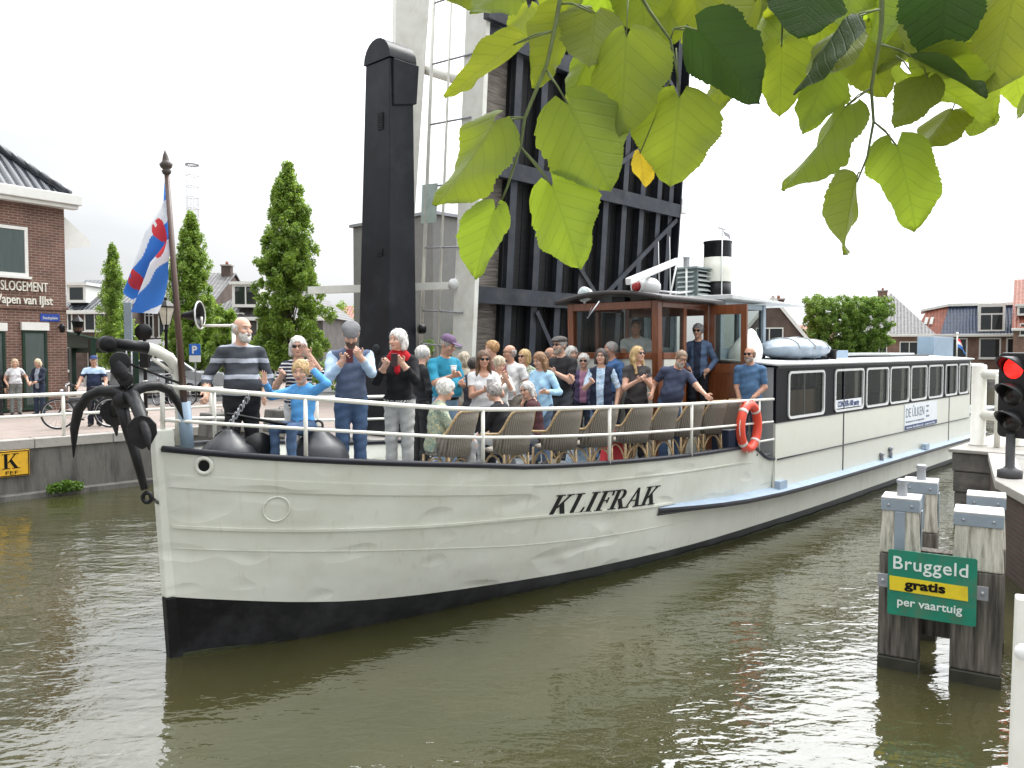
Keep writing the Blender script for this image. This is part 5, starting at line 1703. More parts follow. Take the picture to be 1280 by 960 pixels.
def small_tree(px, top_y, Y, rad, label, seed, name='young_tree', cat='tree'):
    b = P(px, 440, Y); H = P(640, top_y, Y).z - QZ
    r = thing(name, label, cat, (b.x, Y, QZ)); rg = random.Random(seed)
    t = MB(); t.tube([(0, 0, 0), (.02, 0, H * .5), (0, .02, H * .9)], [.06, .04, .01], BARK, 6); t.build('trunk', r)
    cs = [(rg.gauss(0, rad * .45), rg.gauss(0, rad * .45), H * rg.uniform(.25, .96)) for _ in range(22)]
    foliage('crown', cs, [rg.uniform(.25, .5) * rad for _ in cs], 2600, .09, LEAF, r, seed, 1.2)
small_tree(278, 378, 31, .55, 'small bushy tree between the two larger columnar trees', 21)
small_tree(432, 380, 58, 1.2, 'distant round tree above the orange roof', 22)
small_tree(160, 400, 30, .5, 'low leafy shrub tree behind the round black signal disc', 23)

def pleached():
    a = P(1004, 438, 55); b = P(1112, 438, 55)
    w = b.x - a.x
    r = thing('clipped_lime_tree', 'lime tree clipped to a square green block beyond the barge roof', 'tree', ((a.x + b.x) / 2, 55, QZ))
    z1 = P(640, 369, 55).z - QZ; z0 = P(640, 446, 55).z - QZ
    rg = random.Random(4); cs, rs = [], []
    t = MB(); t.tube([(0, 0, 0), (.05, 0, z0 + .3), (0, 0, z1 - .6)], [.2, .16, .05], BARK, 8)
    for i in range(900):
        z = rg.uniform(z0 - .4, z1 - .2); k = 1 if z > z0 + .9 else .72
        x = rg.uniform(-w/2 + .2, w/2 - .2) * k
        cs.append((x, rg.uniform(-1.3, 1.3), z)); rs.append(rg.uniform(.16, .28))
        if i % 20 == 0: t.tube([(0, 0, z - .8), (x * .5, 0, z - .3), cs[-1]], [.05, .03, .01], BARK, 5)
    t.build('trunk', r); foliage('crown', cs, rs, 60000, .075, LEAFD, r, 4)
pleached()
def bush(px, top_y, Y, rad, label, seed):
    b = P(px, 440, Y); H = P(640, top_y, Y).z - QZ
    r = thing('shrub', label, 'shrub', (b.x, Y, QZ)); rg = random.Random(seed)
    cs = [(rg.uniform(-rad, rad), rg.uniform(-.5, .5), rg.uniform(.15, H - .2)) for _ in range(30)]
    t = MB(); t.tube([(0, 0, 0), (.05, 0, H * .6)], [.05, .02], BARK, 5); t.build('stem', r)
    foliage('leaves', cs, [rg.uniform(.25, .4) for _ in cs], 3000, .07, LEAFD, r, seed)
bush(440, 452, 34, 1.5, 'low green shrub left of the bridge tower', 31)
bush(548, 405, 27, 1.3, 'leafy shrub between the tower and the bridge leaf', 32)
bush(300, 462, 36, 1.6, 'low green shrub behind the bald man', 34)
# ------------------------------------------------------------ people: one continuous skin each, grown from a distance field
def surface_nets(F, org, h):
    nx, ny, nz_ = F.shape
    ins = F < 0
    c = ins[:-1, :-1, :-1].astype(np.int8)
    tot = c.copy()
    for dx, dy, dz in ((1,0,0),(0,1,0),(0,0,1),(1,1,0),(1,0,1),(0,1,1),(1,1,1)):
        tot = tot + ins[dx:nx-1+dx, dy:ny-1+dy, dz:nz_-1+dz]
    act = (tot > 0) & (tot < 8)
    I, J, K = np.nonzero(act)
    idx = -np.ones(act.shape, np.int64); idx[I, J, K] = np.arange(len(I))
    acc = np.zeros((len(I), 3)); cnt = np.zeros(len(I))
    cor = [(0,0,0),(1,0,0),(0,1,0),(1,1,0),(0,0,1),(1,0,1),(0,1,1),(1,1,1)]
    val = [F[I+a, J+b, K+d] for a, b, d in cor]
    for a, b in ((0,1),(2,3),(4,5),(6,7),(0,2),(1,3),(4,6),(5,7),(0,4),(1,5),(2,6),(3,7)):
        va, vb = val[a], val[b]
        s = (va < 0) != (vb < 0)
        t = np.where(s, va / np.where(s, va - vb, 1), 0)
        pa = np.array(cor[a], float); d = np.array(cor[b], float) - pa
        acc += np.where(s[:, None], pa + t[:, None] * d, 0); cnt += s
    v = (acc / cnt[:, None] + np.stack([I, J, K], 1)) * h + org
    quads = []
    for ax in range(3):
        sl = [slice(1, -1)] * 3; sl[ax] = slice(0, -1); s2 = [slice(1, -1)] * 3; s2[ax] = slice(1, None)
        A = ins[tuple(sl)]; B = ins[tuple(s2)]
        ch = np.nonzero(A != B)
        if len(ch[0]) == 0: continue
        p = [q.copy() for q in ch]
        for q in range(3):
            if q != ax: p[q] = p[q] + 1
        o1, o2 = [(1, 2), (2, 0), (0, 1)][ax]
        def g(d1, d2):
            w = [q.copy() for q in p]; w[o1] = w[o1] - d1; w[o2] = w[o2] - d2
            return idx[w[0], w[1], w[2]]
        q4 = np.stack([g(1, 1), g(0, 1), g(0, 0), g(1, 0)], 1)
        fl = A[ch]
        q4[~fl] = q4[~fl][:, ::-1]
        quads.append(q4)
    q = np.concatenate(quads)
    return v, q[(q >= 0).all(1)]

class Field:
    """list of soft solids; every solid carries the material of the surface it makes"""
    def __init__(s): s.p = []
    def cone(s, a, b, ra, rb, m, k=.03, split=None, m2=None):
        s.p.append(('c', np.array(a, float), np.array(b, float), ra, rb, m, k, split, m2))
    def ell(s, c, r, m, k=.03, M=None):
        s.p.append(('e', np.array(c, float), np.array(r, float), M, None, m, k, None, None))
    def dist(s, q, X):
        if q[0] == 'c':
            a, b = q[1], q[2]; ba = b - a; bb = max(ba @ ba, 1e-9)
            d = X - a; t = np.clip(d @ ba / bb, 0, 1)
            return np.sqrt(((d - t[..., None] * ba) ** 2).sum(-1)) - (q[3] + (q[4] - q[3]) * t), t
        d = X - q[1]
        if q[3] is not None: d = d @ q[3]
        k0 = np.sqrt(((d / q[2]) ** 2).sum(-1)); k1 = np.sqrt(((d / q[2] ** 2) ** 2).sum(-1))
        return k0 * (k0 - 1) / np.maximum(k1, 1e-6), None
    def bbox(s, q):
        if q[0] == 'c':
            r = max(q[3], q[4]); return np.minimum(q[1], q[2]) - r, np.maximum(q[1], q[2]) + r
        r = q[2].max() if q[3] is not None else q[2]
        return q[1] - r, q[1] + r
    def mesh(s, h, cut=None, noise=0.0, nscale=60.0):
        bb = [s.bbox(q) for q in s.p]
        lo = np.min([b[0] for b in bb], 0) - 3 * h; hi = np.max([b[1] for b in bb], 0) + 3 * h
        n = np.ceil((hi - lo) / h).astype(int) + 1
        ax = [lo[i] + h * np.arange(n[i]) for i in range(3)]
        F = np.full(n, 9.0, np.float32)
        for q, (b0, b1) in zip(s.p, bb):
            pad = q[6] + 3 * h
            i0 = np.maximum(((b0 - pad - lo) / h).astype(int), 0); i1 = np.minimum(((b1 + pad - lo) / h).astype(int) + 2, n)
            g = np.stack(np.meshgrid(*[ax[i][i0[i]:i1[i]] for i in range(3)], indexing='ij'), -1)
            d = s.dist(q, g)[0]
            S = tuple(slice(i0[i], i1[i]) for i in range(3))
            f = F[S]; k = q[6]
            hh = np.clip(.5 + .5 * (f - d) / k, 0, 1)
            F[S] = np.where(f > 8, d, f * (1 - hh) + d * hh - k * hh * (1 - hh))
        if cut is not None or noise:
            g = np.stack(np.meshgrid(*ax, indexing='ij'), -1)
            if noise:
                F = F + noise * (np.sin(g[..., 0] * nscale) * np.sin(g[..., 1] * nscale * 1.1 + 1) * np.sin(g[..., 2] * nscale * .9 + 2) + .6 * np.sin(g[..., 1] * nscale * 2.3) * np.sin(g[..., 2] * nscale * .7 + g[..., 0] * nscale))
            if cut is not None: F = cut(F, g)
        F[0] = F[-1] = 9; F[:, 0] = F[:, -1] = 9; F[:, :, 0] = F[:, :, -1] = 9
        return surface_nets(F, lo, h)
    def mats_at(s, X):
        best = np.full(len(X), 9.0); mi = np.zeros(len(X), int); names = []
        def num(m):
            if m not in names: names.append(m)
            return names.index(m)
        pid = np.zeros(len(X), int)
        for i, q in enumerate(s.p):
            d, t = s.dist(q, X); w = d < best
            best[w] = d[w]; pid[w] = i
            if q[7] is not None:
                a, b = num(q[5]), num(q[8]); mi[w] = np.where(t[w] < q[7], a, b)
            else: mi[w] = num(q[5])
        return mi, names, pid

def np_mesh(name, v, f, mi, mats, parent):
    me = bpy.data.meshes.new(name)
    n = len(f)
    me.vertices.add(len(v)); me.vertices.foreach_set('co', np.ascontiguousarray(v, np.float32).ravel())
    me.loops.add(4 * n); me.loops.foreach_set('vertex_index', np.ascontiguousarray(f, np.int32).ravel())
    me.polygons.add(n); me.polygons.foreach_set('loop_start', np.arange(0, 4 * n, 4, dtype=np.int32)); me.polygons.foreach_set('loop_total', np.full(n, 4, np.int32))
    for m in mats: me.materials.append(m)
    me.polygons.foreach_set('material_index', np.asarray(mi, np.int32)); me.polygons.foreach_set('use_smooth', np.ones(n, bool))
    me.update(calc_edges=True); me.validate()
    o = bpy.data.objects.new(name, me); COL.objects.link(o); o.parent = parent
    return o

def cloth(col, rough=.85):
    return mat('cloth_%02x%02x%02x' % tuple(int(min(c, 1) * 255) for c in col), col, rough, var=.14, vs=9, bump=.55, bs=11, spec=.25)
def pattern_cloth(name, kind, c1, c2, c3=None, per=.1, duty=.3, off=0.0, scale=30):
    if name in MATS: return MATS[name]
    m, nt, b = nodes_of(name); N, K = nt.nodes, nt.links
    tc = N.new('ShaderNodeTexCoord')
    mx = N.new('ShaderNodeMixRGB'); mx.inputs[1].default_value = (*c1, 1); mx.inputs[2].default_value = (*c2, 1)
    if kind == 'stripe':
        sp = N.new('ShaderNodeSeparateXYZ'); K.new(tc.outputs['Object'], sp.inputs[0])
        no = N.new('ShaderNodeTexNoise'); no.inputs['Scale'].default_value = 6; K.new(tc.outputs['Object'], no.inputs[0])
        a0 = N.new('ShaderNodeMath'); a0.operation = 'MULTIPLY_ADD'; a0.inputs[1].default_value = .03; K.new(no.outputs['Fac'], a0.inputs[0]); K.new(sp.outputs[2], a0.inputs[2])
        a = N.new('ShaderNodeMath'); a.operation = 'MULTIPLY_ADD'; a.inputs[1].default_value = 1 / per; a.inputs[2].default_value = off; K.new(a0.outputs[0], a.inputs[0])
        f = N.new('ShaderNodeMath'); f.operation = 'FRACT'; K.new(a.outputs[0], f.inputs[0])
        l = N.new('ShaderNodeMath'); l.operation = 'LESS_THAN'; l.inputs[1].default_value = duty; K.new(f.outputs[0], l.inputs[0]); K.new(l.outputs[0], mx.inputs[0])
        K.new(mx.outputs[0], b.inputs['Base Color'])
    else:
        vo = N.new('ShaderNodeTexNoise'); vo.inputs['Scale'].default_value = scale; vo.inputs['Detail'].default_value = 2; K.new(tc.outputs['Object'], vo.inputs[0])
        r = N.new('ShaderNodeValToRGB'); r.color_ramp.interpolation = 'CONSTANT'
        e = r.color_ramp.elements; e[0].position = 0; e[0].color = (*c1, 1); e[1].position = .48; e[1].color = (*c2, 1)
        q = e.new(.56); q.color = (*(c3 or c1), 1); q = e.new(.64); q.color = (*c1, 1)
        K.new(vo.outputs['Fac'], r.inputs[0]); K.new(r.outputs[0], b.inputs['Base Color'])
    n3 = N.new('ShaderNodeTexNoise'); n3.inputs['Scale'].default_value = 11; n3.inputs['Detail'].default_value = 5; K.new(tc.outputs['Object'], n3.inputs[0])
    bp = N.new('ShaderNodeBump'); bp.inputs['Strength'].default_value = .5; bp.inputs['Distance'].default_value = .02; K.new(n3.outputs['Fac'], bp.inputs['Height']); K.new(bp.outputs[0], b.inputs['Normal'])
    b.inputs['Roughness'].default_value = .85; b.inputs['Specular IOR Level'].default_value = .25
    MATS[name] = m
    return m
def skin(tone=0):
    c = [(.60, .36, .26), (.50, .275, .19), (.62, .40, .3)][tone]
    m = mat('skin_%d' % tone, c, .5, var=.10, vs=14, spec=.35)
    b = m.node_tree.nodes['Principled BSDF']; b.inputs['Subsurface Weight'].default_value = .08; b.inputs['Subsurface Radius'].default_value = (.02, .008, .004)
    return m
LIP = mat('lips', (.36, .13, .11), .45, var=.05); EYEW = mat('eye_white', (.38, .34, .31), .25, var=.02); IRIS = mat('iris', (.03, .025, .02), .1); BROW = mat('brow', (.16, .11, .08), .8)
def hairm(c): return mat('hair_%02x%02x%02x' % tuple(int(x * 255) for x in c), c, .55, var=.35, vs=30, bump=.9, bs=60, stretch=(1, 1, .35))
SHADE = mat('dark_lens', (.008, .008, .01), .08); SHOE = mat('dark_shoe', (.03, .026, .024), .5)
GREYH, WHITEH, BLOND, BROWNH, DARKH, GINGER = (.34, .32, .30), (.62, .60, .56), (.48, .33, .15), (.12, .065, .035), (.035, .027, .022), (.42, .24, .10)

def s_at(px, t, z=3.2):
    lo, hi = -2.0, 40.0
    for _ in range(50):
        m_ = (lo + hi) / 2; w = W(m_, t, z) - Vector((0, 0, EYE))
        dep = w.y * math.cos(PITCH) - w.z * math.sin(PITCH)
        if 640 + 1000 * w.x / dep < px: lo = m_
        else: hi = m_
    return (lo + hi) / 2

def rotz(a): return np.array([[math.cos(a), -math.sin(a), 0], [math.sin(a), math.cos(a), 0], [0, 0, 1]])
def roty(a): return np.array([[math.cos(a), 0, math.sin(a)], [0, 1, 0], [-math.sin(a), 0, math.cos(a)]])
def rotx(a): return np.array([[1, 0, 0], [0, math.cos(a), -math.sin(a)], [0, math.sin(a), math.cos(a)]])
def unit(v): return v / max(np.linalg.norm(v), 1e-9)

def person(label, pos, face=0.0, H=1.72, top=(.2, .25, .4), legs=(.05, .06, .09), sleeve=None, sl=.55, fem=False, fat=.25, tone=0, hair='short', hairc=GREYH, beard=None,
           head=(0, 0), lean=0.0, side=0.0, R_=None, L_=None, sit=None, shades=False, cap=None, capc=None, hem=-.05, stance=.0, res=.0095, curl=(.7, .7), vneck=0.0, glasses=False, under=None, child=False, scarf=None, group='passengers on the foredeck', shoes=None, tail=0.0, hood=False, collar=None, hemband=None, belt=None):
    """pos: world point under the feet; face: degrees turned to the viewer's right from looking at the camera"""
    pos = Vector(pos)
    yaw = math.atan2(-pos.y, -pos.x) + R(face)
    r = thing('person', label, 'person', pos, yaw, group)
    k = H / 1.75
    topm = top if not isinstance(top, tuple) else cloth(top)
    legm = legs if not isinstance(legs, tuple) else cloth(legs)
    slm = topm if sleeve is None else (cloth(sleeve) if isinstance(sleeve, tuple) else sleeve)
    sk = skin(tone); shm = shoes or SHOE
    inv = rotz(-yaw)
    loc = lambda p: inv @ (np.array(p) - np.array(pos))
    F = Field()
    hs = 1.12 if child else 1.0
    # trunk frame
    Tm = rotx(R(side)) @ roty(R(lean))
    pz = (.95 * k) if sit is None else sit + .10 * k
    org = np.array([0, 0, pz])
    T = lambda x, y, z: org + Tm @ (np.array([x, y, z]) * k)
    sy = .165 if fem else .19
    if child: sy = .15
    f = fat
    F.ell(T(0, 0, -.02), np.array([.108 + .02*f, .158 + (.012 if fem else 0), .13]) * k, 'low', .06, Tm)
    F.ell(T(.012 + .04*f, 0, .13), np.array([.105 + .06*f, .142 + .04*f, .17]) * k, 'torso', .06, Tm)
    F.ell(T(.0, 0, .32), np.array([.112 + .025*f, .148 if fem else .165, .19]) * k, 'torso', .06, Tm)
    if fem and not child:
        for y in (-.065, .065): F.ell(T(.075, y, .29), np.array([.06, .062, .065]) * k, 'torso', .03, Tm)
    F.cone(T(-.01, -sy + .03, .435), T(-.01, sy - .03, .435), .062 * k, .062 * k, 'torso', .05)
    for y in (-.1, .1): F.cone(T(-.015, y, .455), T(-.01, 0, .51), .045 * k, .045 * k, 'torso', .03)
    if tail: F.ell(T(0, 0, -.05), np.array([.135 + .03*f, .175, .16 + tail]) * k, 'torso', .05, Tm)
    if hood: F.ell(T(-.085, 0, .46), np.array([.055, .10, .07]) * k, 'torso', .03)
    # head
    hy, hp_ = R(head[0]), R(head[1])
    Hm = Tm @ rotz(hy) @ roty(hp_)
    nb = T(-.005, 0, .49)
    hc = T(.025, 0, .675) + Hm @ np.array([.015, 0, 0]) + np.array([math.sin(hp_) * .05, 0, 0]) * k
    kh = k * hs if not child else hs * .92
    Hd = lambda x, y, z: hc + Hm @ (np.array([x, y, z]) * kh)
    F.cone(nb, Hd(-.012, 0, -.05), .057 * k, .052 * k, 'neck', .02)
    if scarf: F.cone(T(.02, -.05, .49), T(.02, .05, .49), .075 * k, .075 * k, 'scarf', .03); F.cone(T(.10, 0, .47), T(.125, .01, .32), .04 * k, .02 * k, 'scarf', .03)
    F.ell(Hd(-.008, 0, .03), np.array([.096, .077, .088]) * kh, 'skin', .02, Hm)
    F.ell(Hd(.026, 0, -.045), np.array([.066, .058, .066]) * kh, 'skin', .03, Hm)
    F.ell(Hd(.070, 0, -.093), np.array([.022, .026, .020]) * kh, 'skin', .02, Hm)
    F.cone(Hd(.084, 0, .012), Hd(.104, 0, -.028), .009 * kh, .0145 * kh, 'skin', .012)
    F.ell(Hd(.078, 0, .034), np.array([.016, .055, .010]) * kh, 'skin', .014, Hm)
    for y in (-.04, .04): F.ell(Hd(.066, y, -.025), np.array([.026, .024, .022]) * kh, 'skin', .02, Hm)
    for y in (-.078, .078): F.ell(Hd(-.012, y, -.008), np.array([.018, .011, .031]) * kh, 'skin', .008, Hm)
    F.ell(Hd(.086, 0, -.062), np.array([.009, .024, .006]) * kh, 'lip', .006, Hm)
    if not shades:
        for y in (-.031, .031):
            F.ell(Hd(.0785, y, .010), np.array([.010, .0125, .0058]) * kh, 'eye', .003, Hm)
            F.ell(Hd(.0865, y, .010), np.array([.0045, .0066, .0052]) * kh, 'iris', .002, Hm)
        for y in (-.032, .032): F.ell(Hd(.087, y, .036), np.array([.006, .019, .0045]) * kh, 'brow', .004, Hm)
    # legs
    ft = []
    if sit is None:
        for sgn in (-1, 1):
            hip = T(0, .088 * sgn, -.05)
            foot = np.array([.03 * sgn * stance, (.095 + .02 * abs(stance)) * sgn * k, .085 * k]); 
            knee = (hip + foot) / 2 + np.array([.015, 0, .01]) * k
            F.cone(hip, knee, .094 * k, .070 * k, 'leg', .04); F.cone(knee, foot, .070 * k, .064 * k, 'leg', .03)
            ft.append((foot, np.array([1, .18 * sgn, 0])))
    else:
        for sgn in (-1, 1):
            hip = T(.02, .088 * sgn, -.03); knee = np.array([.44 * k, .12 * sgn * k, sit + .09 * k]); foot = np.array([.42 * k, .12 * sgn * k, min(.09, max(.09, sit - .4))])
            F.cone(hip, knee, .092 * k, .066 * k, 'leg', .03); F.cone(knee, foot, .063 * k, .05 * k, 'leg', .03)
            ft.append((foot, np.array([1, .1 * sgn, 0])))
    for p, d in ft:
        d = unit(d); a = p + np.array([-.03, 0, -.035]) * k; b = p + d * .15 * k + np.array([0, 0, -.052]) * k
        F.cone(a, b, .042 * k, .032 * k, 'shoe', .02)
    # arms and hands
    for sgn, tgt, cu in ((-1, R_, curl[0]), (1, L_, curl[1])):
        S = T(-.01, sy * sgn, .425)
        l1, l2 = .285 * k, .25 * k
        if tgt is None: tg = S + Tm @ np.array([.06, .07 * sgn, -.50]) * k
        elif len(tgt) == 3 and not isinstance(tgt[0], str) and abs(tgt[0]) > 5:      # survey pixel and reach towards the viewer
            dist = pos.y - tgt[2]; tg = loc(P(tgt[0], tgt[1], dist))
        else: tg = np.array(tgt) * k
        v = tg - S; d = np.linalg.norm(v); d_ = min(d, (l1 + l2) * .985); u_ = unit(v); wr_ = S + u_ * d_
        a = (l1*l1 - l2*l2 + d_*d_) / (2*d_); hh = math.sqrt(max(l1*l1 - a*a, 0))
        hint = np.array([-.25, .55 * sgn, -.9]); hint = unit(hint - u_ * (hint @ u_))
        el = S + u_ * a + hint * hh
        # split is where the sleeve ends, counted over the whole arm
        s1 = min(sl / .5, 1.0) if sl < .5 else None
        mu = ('slv', 'skin')
        F.cone(S, el, (.058 if not fem else .052) * k, (.046 if not fem else .042) * k, 'slv', .03, s1, 'skin')
        if sl > .5: F.cone(el, wr_, .044 * k, .034 * k, 'slv', .02, min((sl - .5) / .5, 1.01), 'skin')
        else: F.cone(el, wr_, .040 * k, .028 * k, 'skin', .02)
        fd = unit(wr_ - el)
        up = np.array([0, 0, 1.0]) if abs(fd[2]) < .85 else np.array([1.0, 0, 0])
        open_ = cu < .2
        if open_: fd = unit(fd * .3 + np.array([0, 0, 1.0])); pn = unit(np.array([1.0, 0, 0]) - fd * fd[0])
        else: pn = unit(np.cross(fd, up)) * sgn * -1; pn = unit(pn + np.array([0, 0, -.6])); pn = unit(pn - fd * (pn @ fd))
        sd = np.cross(fd, pn)
        hk = k * (1.0 if not child else .95)
        pc = wr_ + fd * .045 * hk
        M3 = np.stack([fd, sd, pn], 1)
        F.ell(pc, np.array([.052, .042, .019]) * hk, 'skin', .015, M3)
        for j, (o_, ln) in enumerate(((-.030, .066), (-.0105, .078), (.0105, .074), (.030, .058))):
            b0 = wr_ + (fd * .082 + sd * o_) * hk
            d1 = unit(fd * math.cos(cu * .6) + pn * math.sin(cu * .6) + sd * o_ * (6 if open_ else 1)); b1 = b0 + d1 * ln * .55 * hk
            d2 = unit(fd * math.cos(cu * 1.5) + pn * math.sin(cu * 1.5) + sd * o_ * (6 if open_ else 1)); b2 = b1 + d2 * ln * .5 * hk
            F.cone(b0, b1, .0092 * hk, .0085 * hk, 'skin', .005); F.cone(b1, b2, .0085 * hk, .007 * hk, 'skin', .004)
        ts = -1 if sgn < 0 else 1
        q0 = wr_ + (fd * .025 + sd * .032 * ts) * hk; q1 = q0 + unit(fd * .6 + sd * .75 * ts + pn * .3) * .04 * hk; q2 = q1 + unit(fd * .95 + sd * .1 * ts + pn * .45) * .032 * hk
        F.cone(q0, q1, .012 * hk, .0105 * hk, 'skin', .01); F.cone(q1, q2, .0105 * hk, .008 * hk, 'skin', .005)
    v, q = F.mesh(res)
    # folds in the cloth
    fm, fn_, _ = F.mats_at(v)
    soft = np.isin(np.array(fn_, dtype=object)[fm], ['torso', 'leg', 'slv', 'low'])
    e1 = v[q[:, 1]] - v[q[:, 0]]; e2 = v[q[:, 3]] - v[q[:, 0]]; fnm = np.cross(e1, e2); vn = np.zeros_like(v)
    for c_ in range(4): np.add.at(vn, q[:, c_], fnm)
    vn /= np.maximum(np.linalg.norm(vn, axis=1), 1e-9)[:, None]
    ph = abs(hash(label)) % 97 if False else sum(map(ord, label)) % 97
    X, Y_, Z_ = v[:, 0], v[:, 1], v[:, 2]
    wv = np.sin(34 * Z_ + 2.6 * np.sin(9 * X + 7 * Y_ + ph) + 1.8 * np.sin(13 * Y_ - 5 * Z_ + ph)) * np.sin(11 * Y_ + 8 * Z_ + ph) + .6 * np.sin(61 * Z_ + 23 * X - 17 * Y_ + 2 * np.sin(15 * X + ph))
    v = v + vn * (wv * .0042 * k * soft)[:, None]
    # hems and cuffs stand off the body
    vk = np.array(fn_, dtype=object)[fm]; tz = ((v - org) @ Tm / k)[:, 2]
    trunk_ = np.isin(vk, ['torso', 'low'])
    off = np.where(trunk_ & (tz >= hem), .006 + .014 * np.clip(1 - (tz - hem) / .16, 0, 1), 0) + np.where(vk == 'slv', .007, 0) + np.where((vk == 'leg') & (v[:, 2] < .25 * k), .006, 0)
    v = v + vn * (off * k)[:, None]
    cen = v[q].mean(1)
    mi, names, pid = F.mats_at(cen)
    TL = (cen - org) @ Tm / k                                            # trunk coordinates
    key = np.array(names, dtype=object)[mi]
    low = (key == 'low') | (key == 'torso')
    key[low & (TL[:, 2] >= hem)] = 'torso'; key[low & (TL[:, 2] < hem)] = 'leg'
    if hemband is not None: key[low & (TL[:, 2] >= hem) & (TL[:, 2] < hem + .055)] = 'hemband'
    if belt is not None: key[low & (TL[:, 2] < hem - .012) & (TL[:, 2] > hem - .05)] = 'belt'
    if vneck:
        w = (key == 'torso') & (TL[:, 0] > 0) & (np.hypot(TL[:, 1] * 1.15, (TL[:, 2] - .50)) < vneck); key[w] = 'neckskin' if under is None else 'under'
    if under is not None:
        w = (key == 'torso') & (TL[:, 0] > .03) & (np.abs(TL[:, 1]) < .055 + .10 * np.clip(TL[:, 2] - .1, 0, 1) * .3); key[w] = 'under'
    mp = {'torso': topm, 'leg': legm, 'slv': slm, 'skin': sk, 'neck': sk, 'neckskin': sk, 'lip': LIP, 'eye': EYEW, 'iris': IRIS, 'brow': BROW, 'shoe': shm,
          'under': cloth(under) if isinstance(under, tuple) else (under or topm), 'scarf': cloth(scarf) if scarf else sk, 'low': legm, 'hemband': hemband, 'belt': cloth(belt) if belt else legm}
    used = []; out = np.zeros(len(q), int)
    for nme in sorted(set(key)):
        m_ = mp[nme]
        if m_ not in used: used.append(m_)
        out[key == nme] = used.index(m_)
    np_mesh('body', v, q, out, used, r)
    if collar:
        cm_ = topm if collar is True else cloth(collar); g_ = MB(); pts = []
        for a in np.linspace(R(20), R(340), 19):
            q_ = T(-.008 + .066 * math.cos(a), .072 * math.sin(a), .505 - .028 * max(0, math.cos(a)) - .02 * max(0, math.cos(a)) ** 4)
            pts.append(Vector(q_))
        g_.tube(pts, [.012 * k] * len(pts), cm_, 6, flat=1.7); g_.build('collar', r)
    # hair, beard, headwear
    hm = hairm(hairc)
    def headpiece(nm, G, material, cut=None, h=.0065, noise=0.0, ns=60):
        v2, q2 = G.mesh(h * (1.3 if res > .0105 else 1), cut, noise, ns)
        if len(q2) == 0: return
        if nm in ('hair', 'beard'):                     # loose locks break up the outline
            rg = np.random.default_rng(len(v2)); N_ = {'hair': 420 if hair != 'crop' else 160, 'beard': 150}[nm]
            b0 = v2[rg.integers(0, len(v2), N_)]; out_ = b0 - np.array([0, 0, .02]); out_ /= np.linalg.norm(out_, axis=1)[:, None]
            dn = np.array([-.25, 0, -1.0]) + rg.normal(size=(N_, 3)) * .45; dn -= out_ * (dn * out_).sum(1)[:, None]; dn /= np.maximum(np.linalg.norm(dn, axis=1), 1e-6)[:, None]
            sd_ = np.cross(dn, out_); ln = rg.uniform(.016, .04, N_)[:, None] * (.7 if nm == 'beard' else 1); lift = rg.uniform(.001, .009, N_)[:, None]
            a0 = b0 - sd_ * .0035 - out_ * .002; a1 = b0 + sd_ * .0035 - out_ * .002; a2 = b0 + dn * ln + out_ * lift + sd_ * .001; a3 = b0 + dn * ln + out_ * lift - sd_ * .001
            q3 = np.arange(4 * N_).reshape(N_, 4) + len(v2)
            v2 = np.concatenate([v2, np.stack([a0, a1, a2, a3], 1).reshape(-1, 3)]); q2 = np.concatenate([q2, q3])
        return np_mesh(nm, (v2 * kh) @ Hm.T + hc, q2, np.zeros(len(q2), int), [material], r)
    def facecut(depth=.0, low=-.09, fy=.074):
        def c(Fv, g):
            x, y, z = g[..., 0], g[..., 1], g[..., 2]
            e = np.sqrt(((x - .105 - depth) / .085) ** 2 + (y / fy) ** 2 + ((z + .035) / .098) ** 2) - 1
            Fv = np.maximum(Fv, -e * .07)
            return np.maximum(Fv, low - z)
        return c
    G = Field()
    if hair in ('short', 'crop', 'curly', 'bob', 'long'):
        puff = {'curly': .022, 'crop': .004}.get(hair, .012)
        G.ell((-.014, 0, .030), (.098 + puff, .081 + puff, .091 + puff), 0)
        if hair in ('bob', 'long'):
            G.ell((-.045, 0, -.04), (.075, .098, .11), 0, .03)
            for y in (-.082, .082): G.cone((-.0, y, .02), (.005, y * 1.05, -.10), .026, .024, 0, .02)
        if hair == 'long':
            for y in (-.085, .085): G.cone((-.01, y, -.08), (.03, y * 1.15, -.29), .033, .018, 0, .03)
            G.cone((-.075, 0, -.05), (-.09, 0, -.27), .075, .05, 0, .04)
        low = {'crop': -.045, 'short': -.075, 'curly': -.085, 'bob': -.145, 'long': -.32}[hair]
        headpiece('hair', G, hm, facecut(0, low), noise={'curly': .008, 'crop': .001}.get(hair, .0035), ns=70)
    elif hair == 'ring':
        G.ell((-.018, 0, .01), (.104, .086, .088), 0)
        def c(Fv, g):
            Fv = np.maximum(Fv, g[..., 2] - .045 - .25 * np.maximum(-g[..., 0] - .03, 0) * 0); Fv = np.maximum(Fv, g[..., 0] - .012)
            return np.maximum(Fv, -.075 - g[..., 2])
        headpiece('hair', G, hm, c, noise=.003)
    if beard is not None:
        G = Field(); G.ell((.034, 0, -.062), (.068, .064, .062), 0); G.ell((.074, 0, -.105), (.034, .036, .034), 0, .03); G.ell((.088, 0, -.045), (.02, .035, .012), 0, .01)
        def c(Fv, g):
            Fv = np.maximum(Fv, g[..., 2] + .035 - .05 * np.abs(g[..., 1]) * 6); m_ = np.sqrt(((g[..., 0] - .1) / .03) ** 2 + (g[..., 1] / .026) ** 2 + ((g[..., 2] + .062) / .010) ** 2) - 1
            return np.maximum(Fv, -m_ * .02)
        headpiece('beard', G, hairm(beard), c, noise=.003)
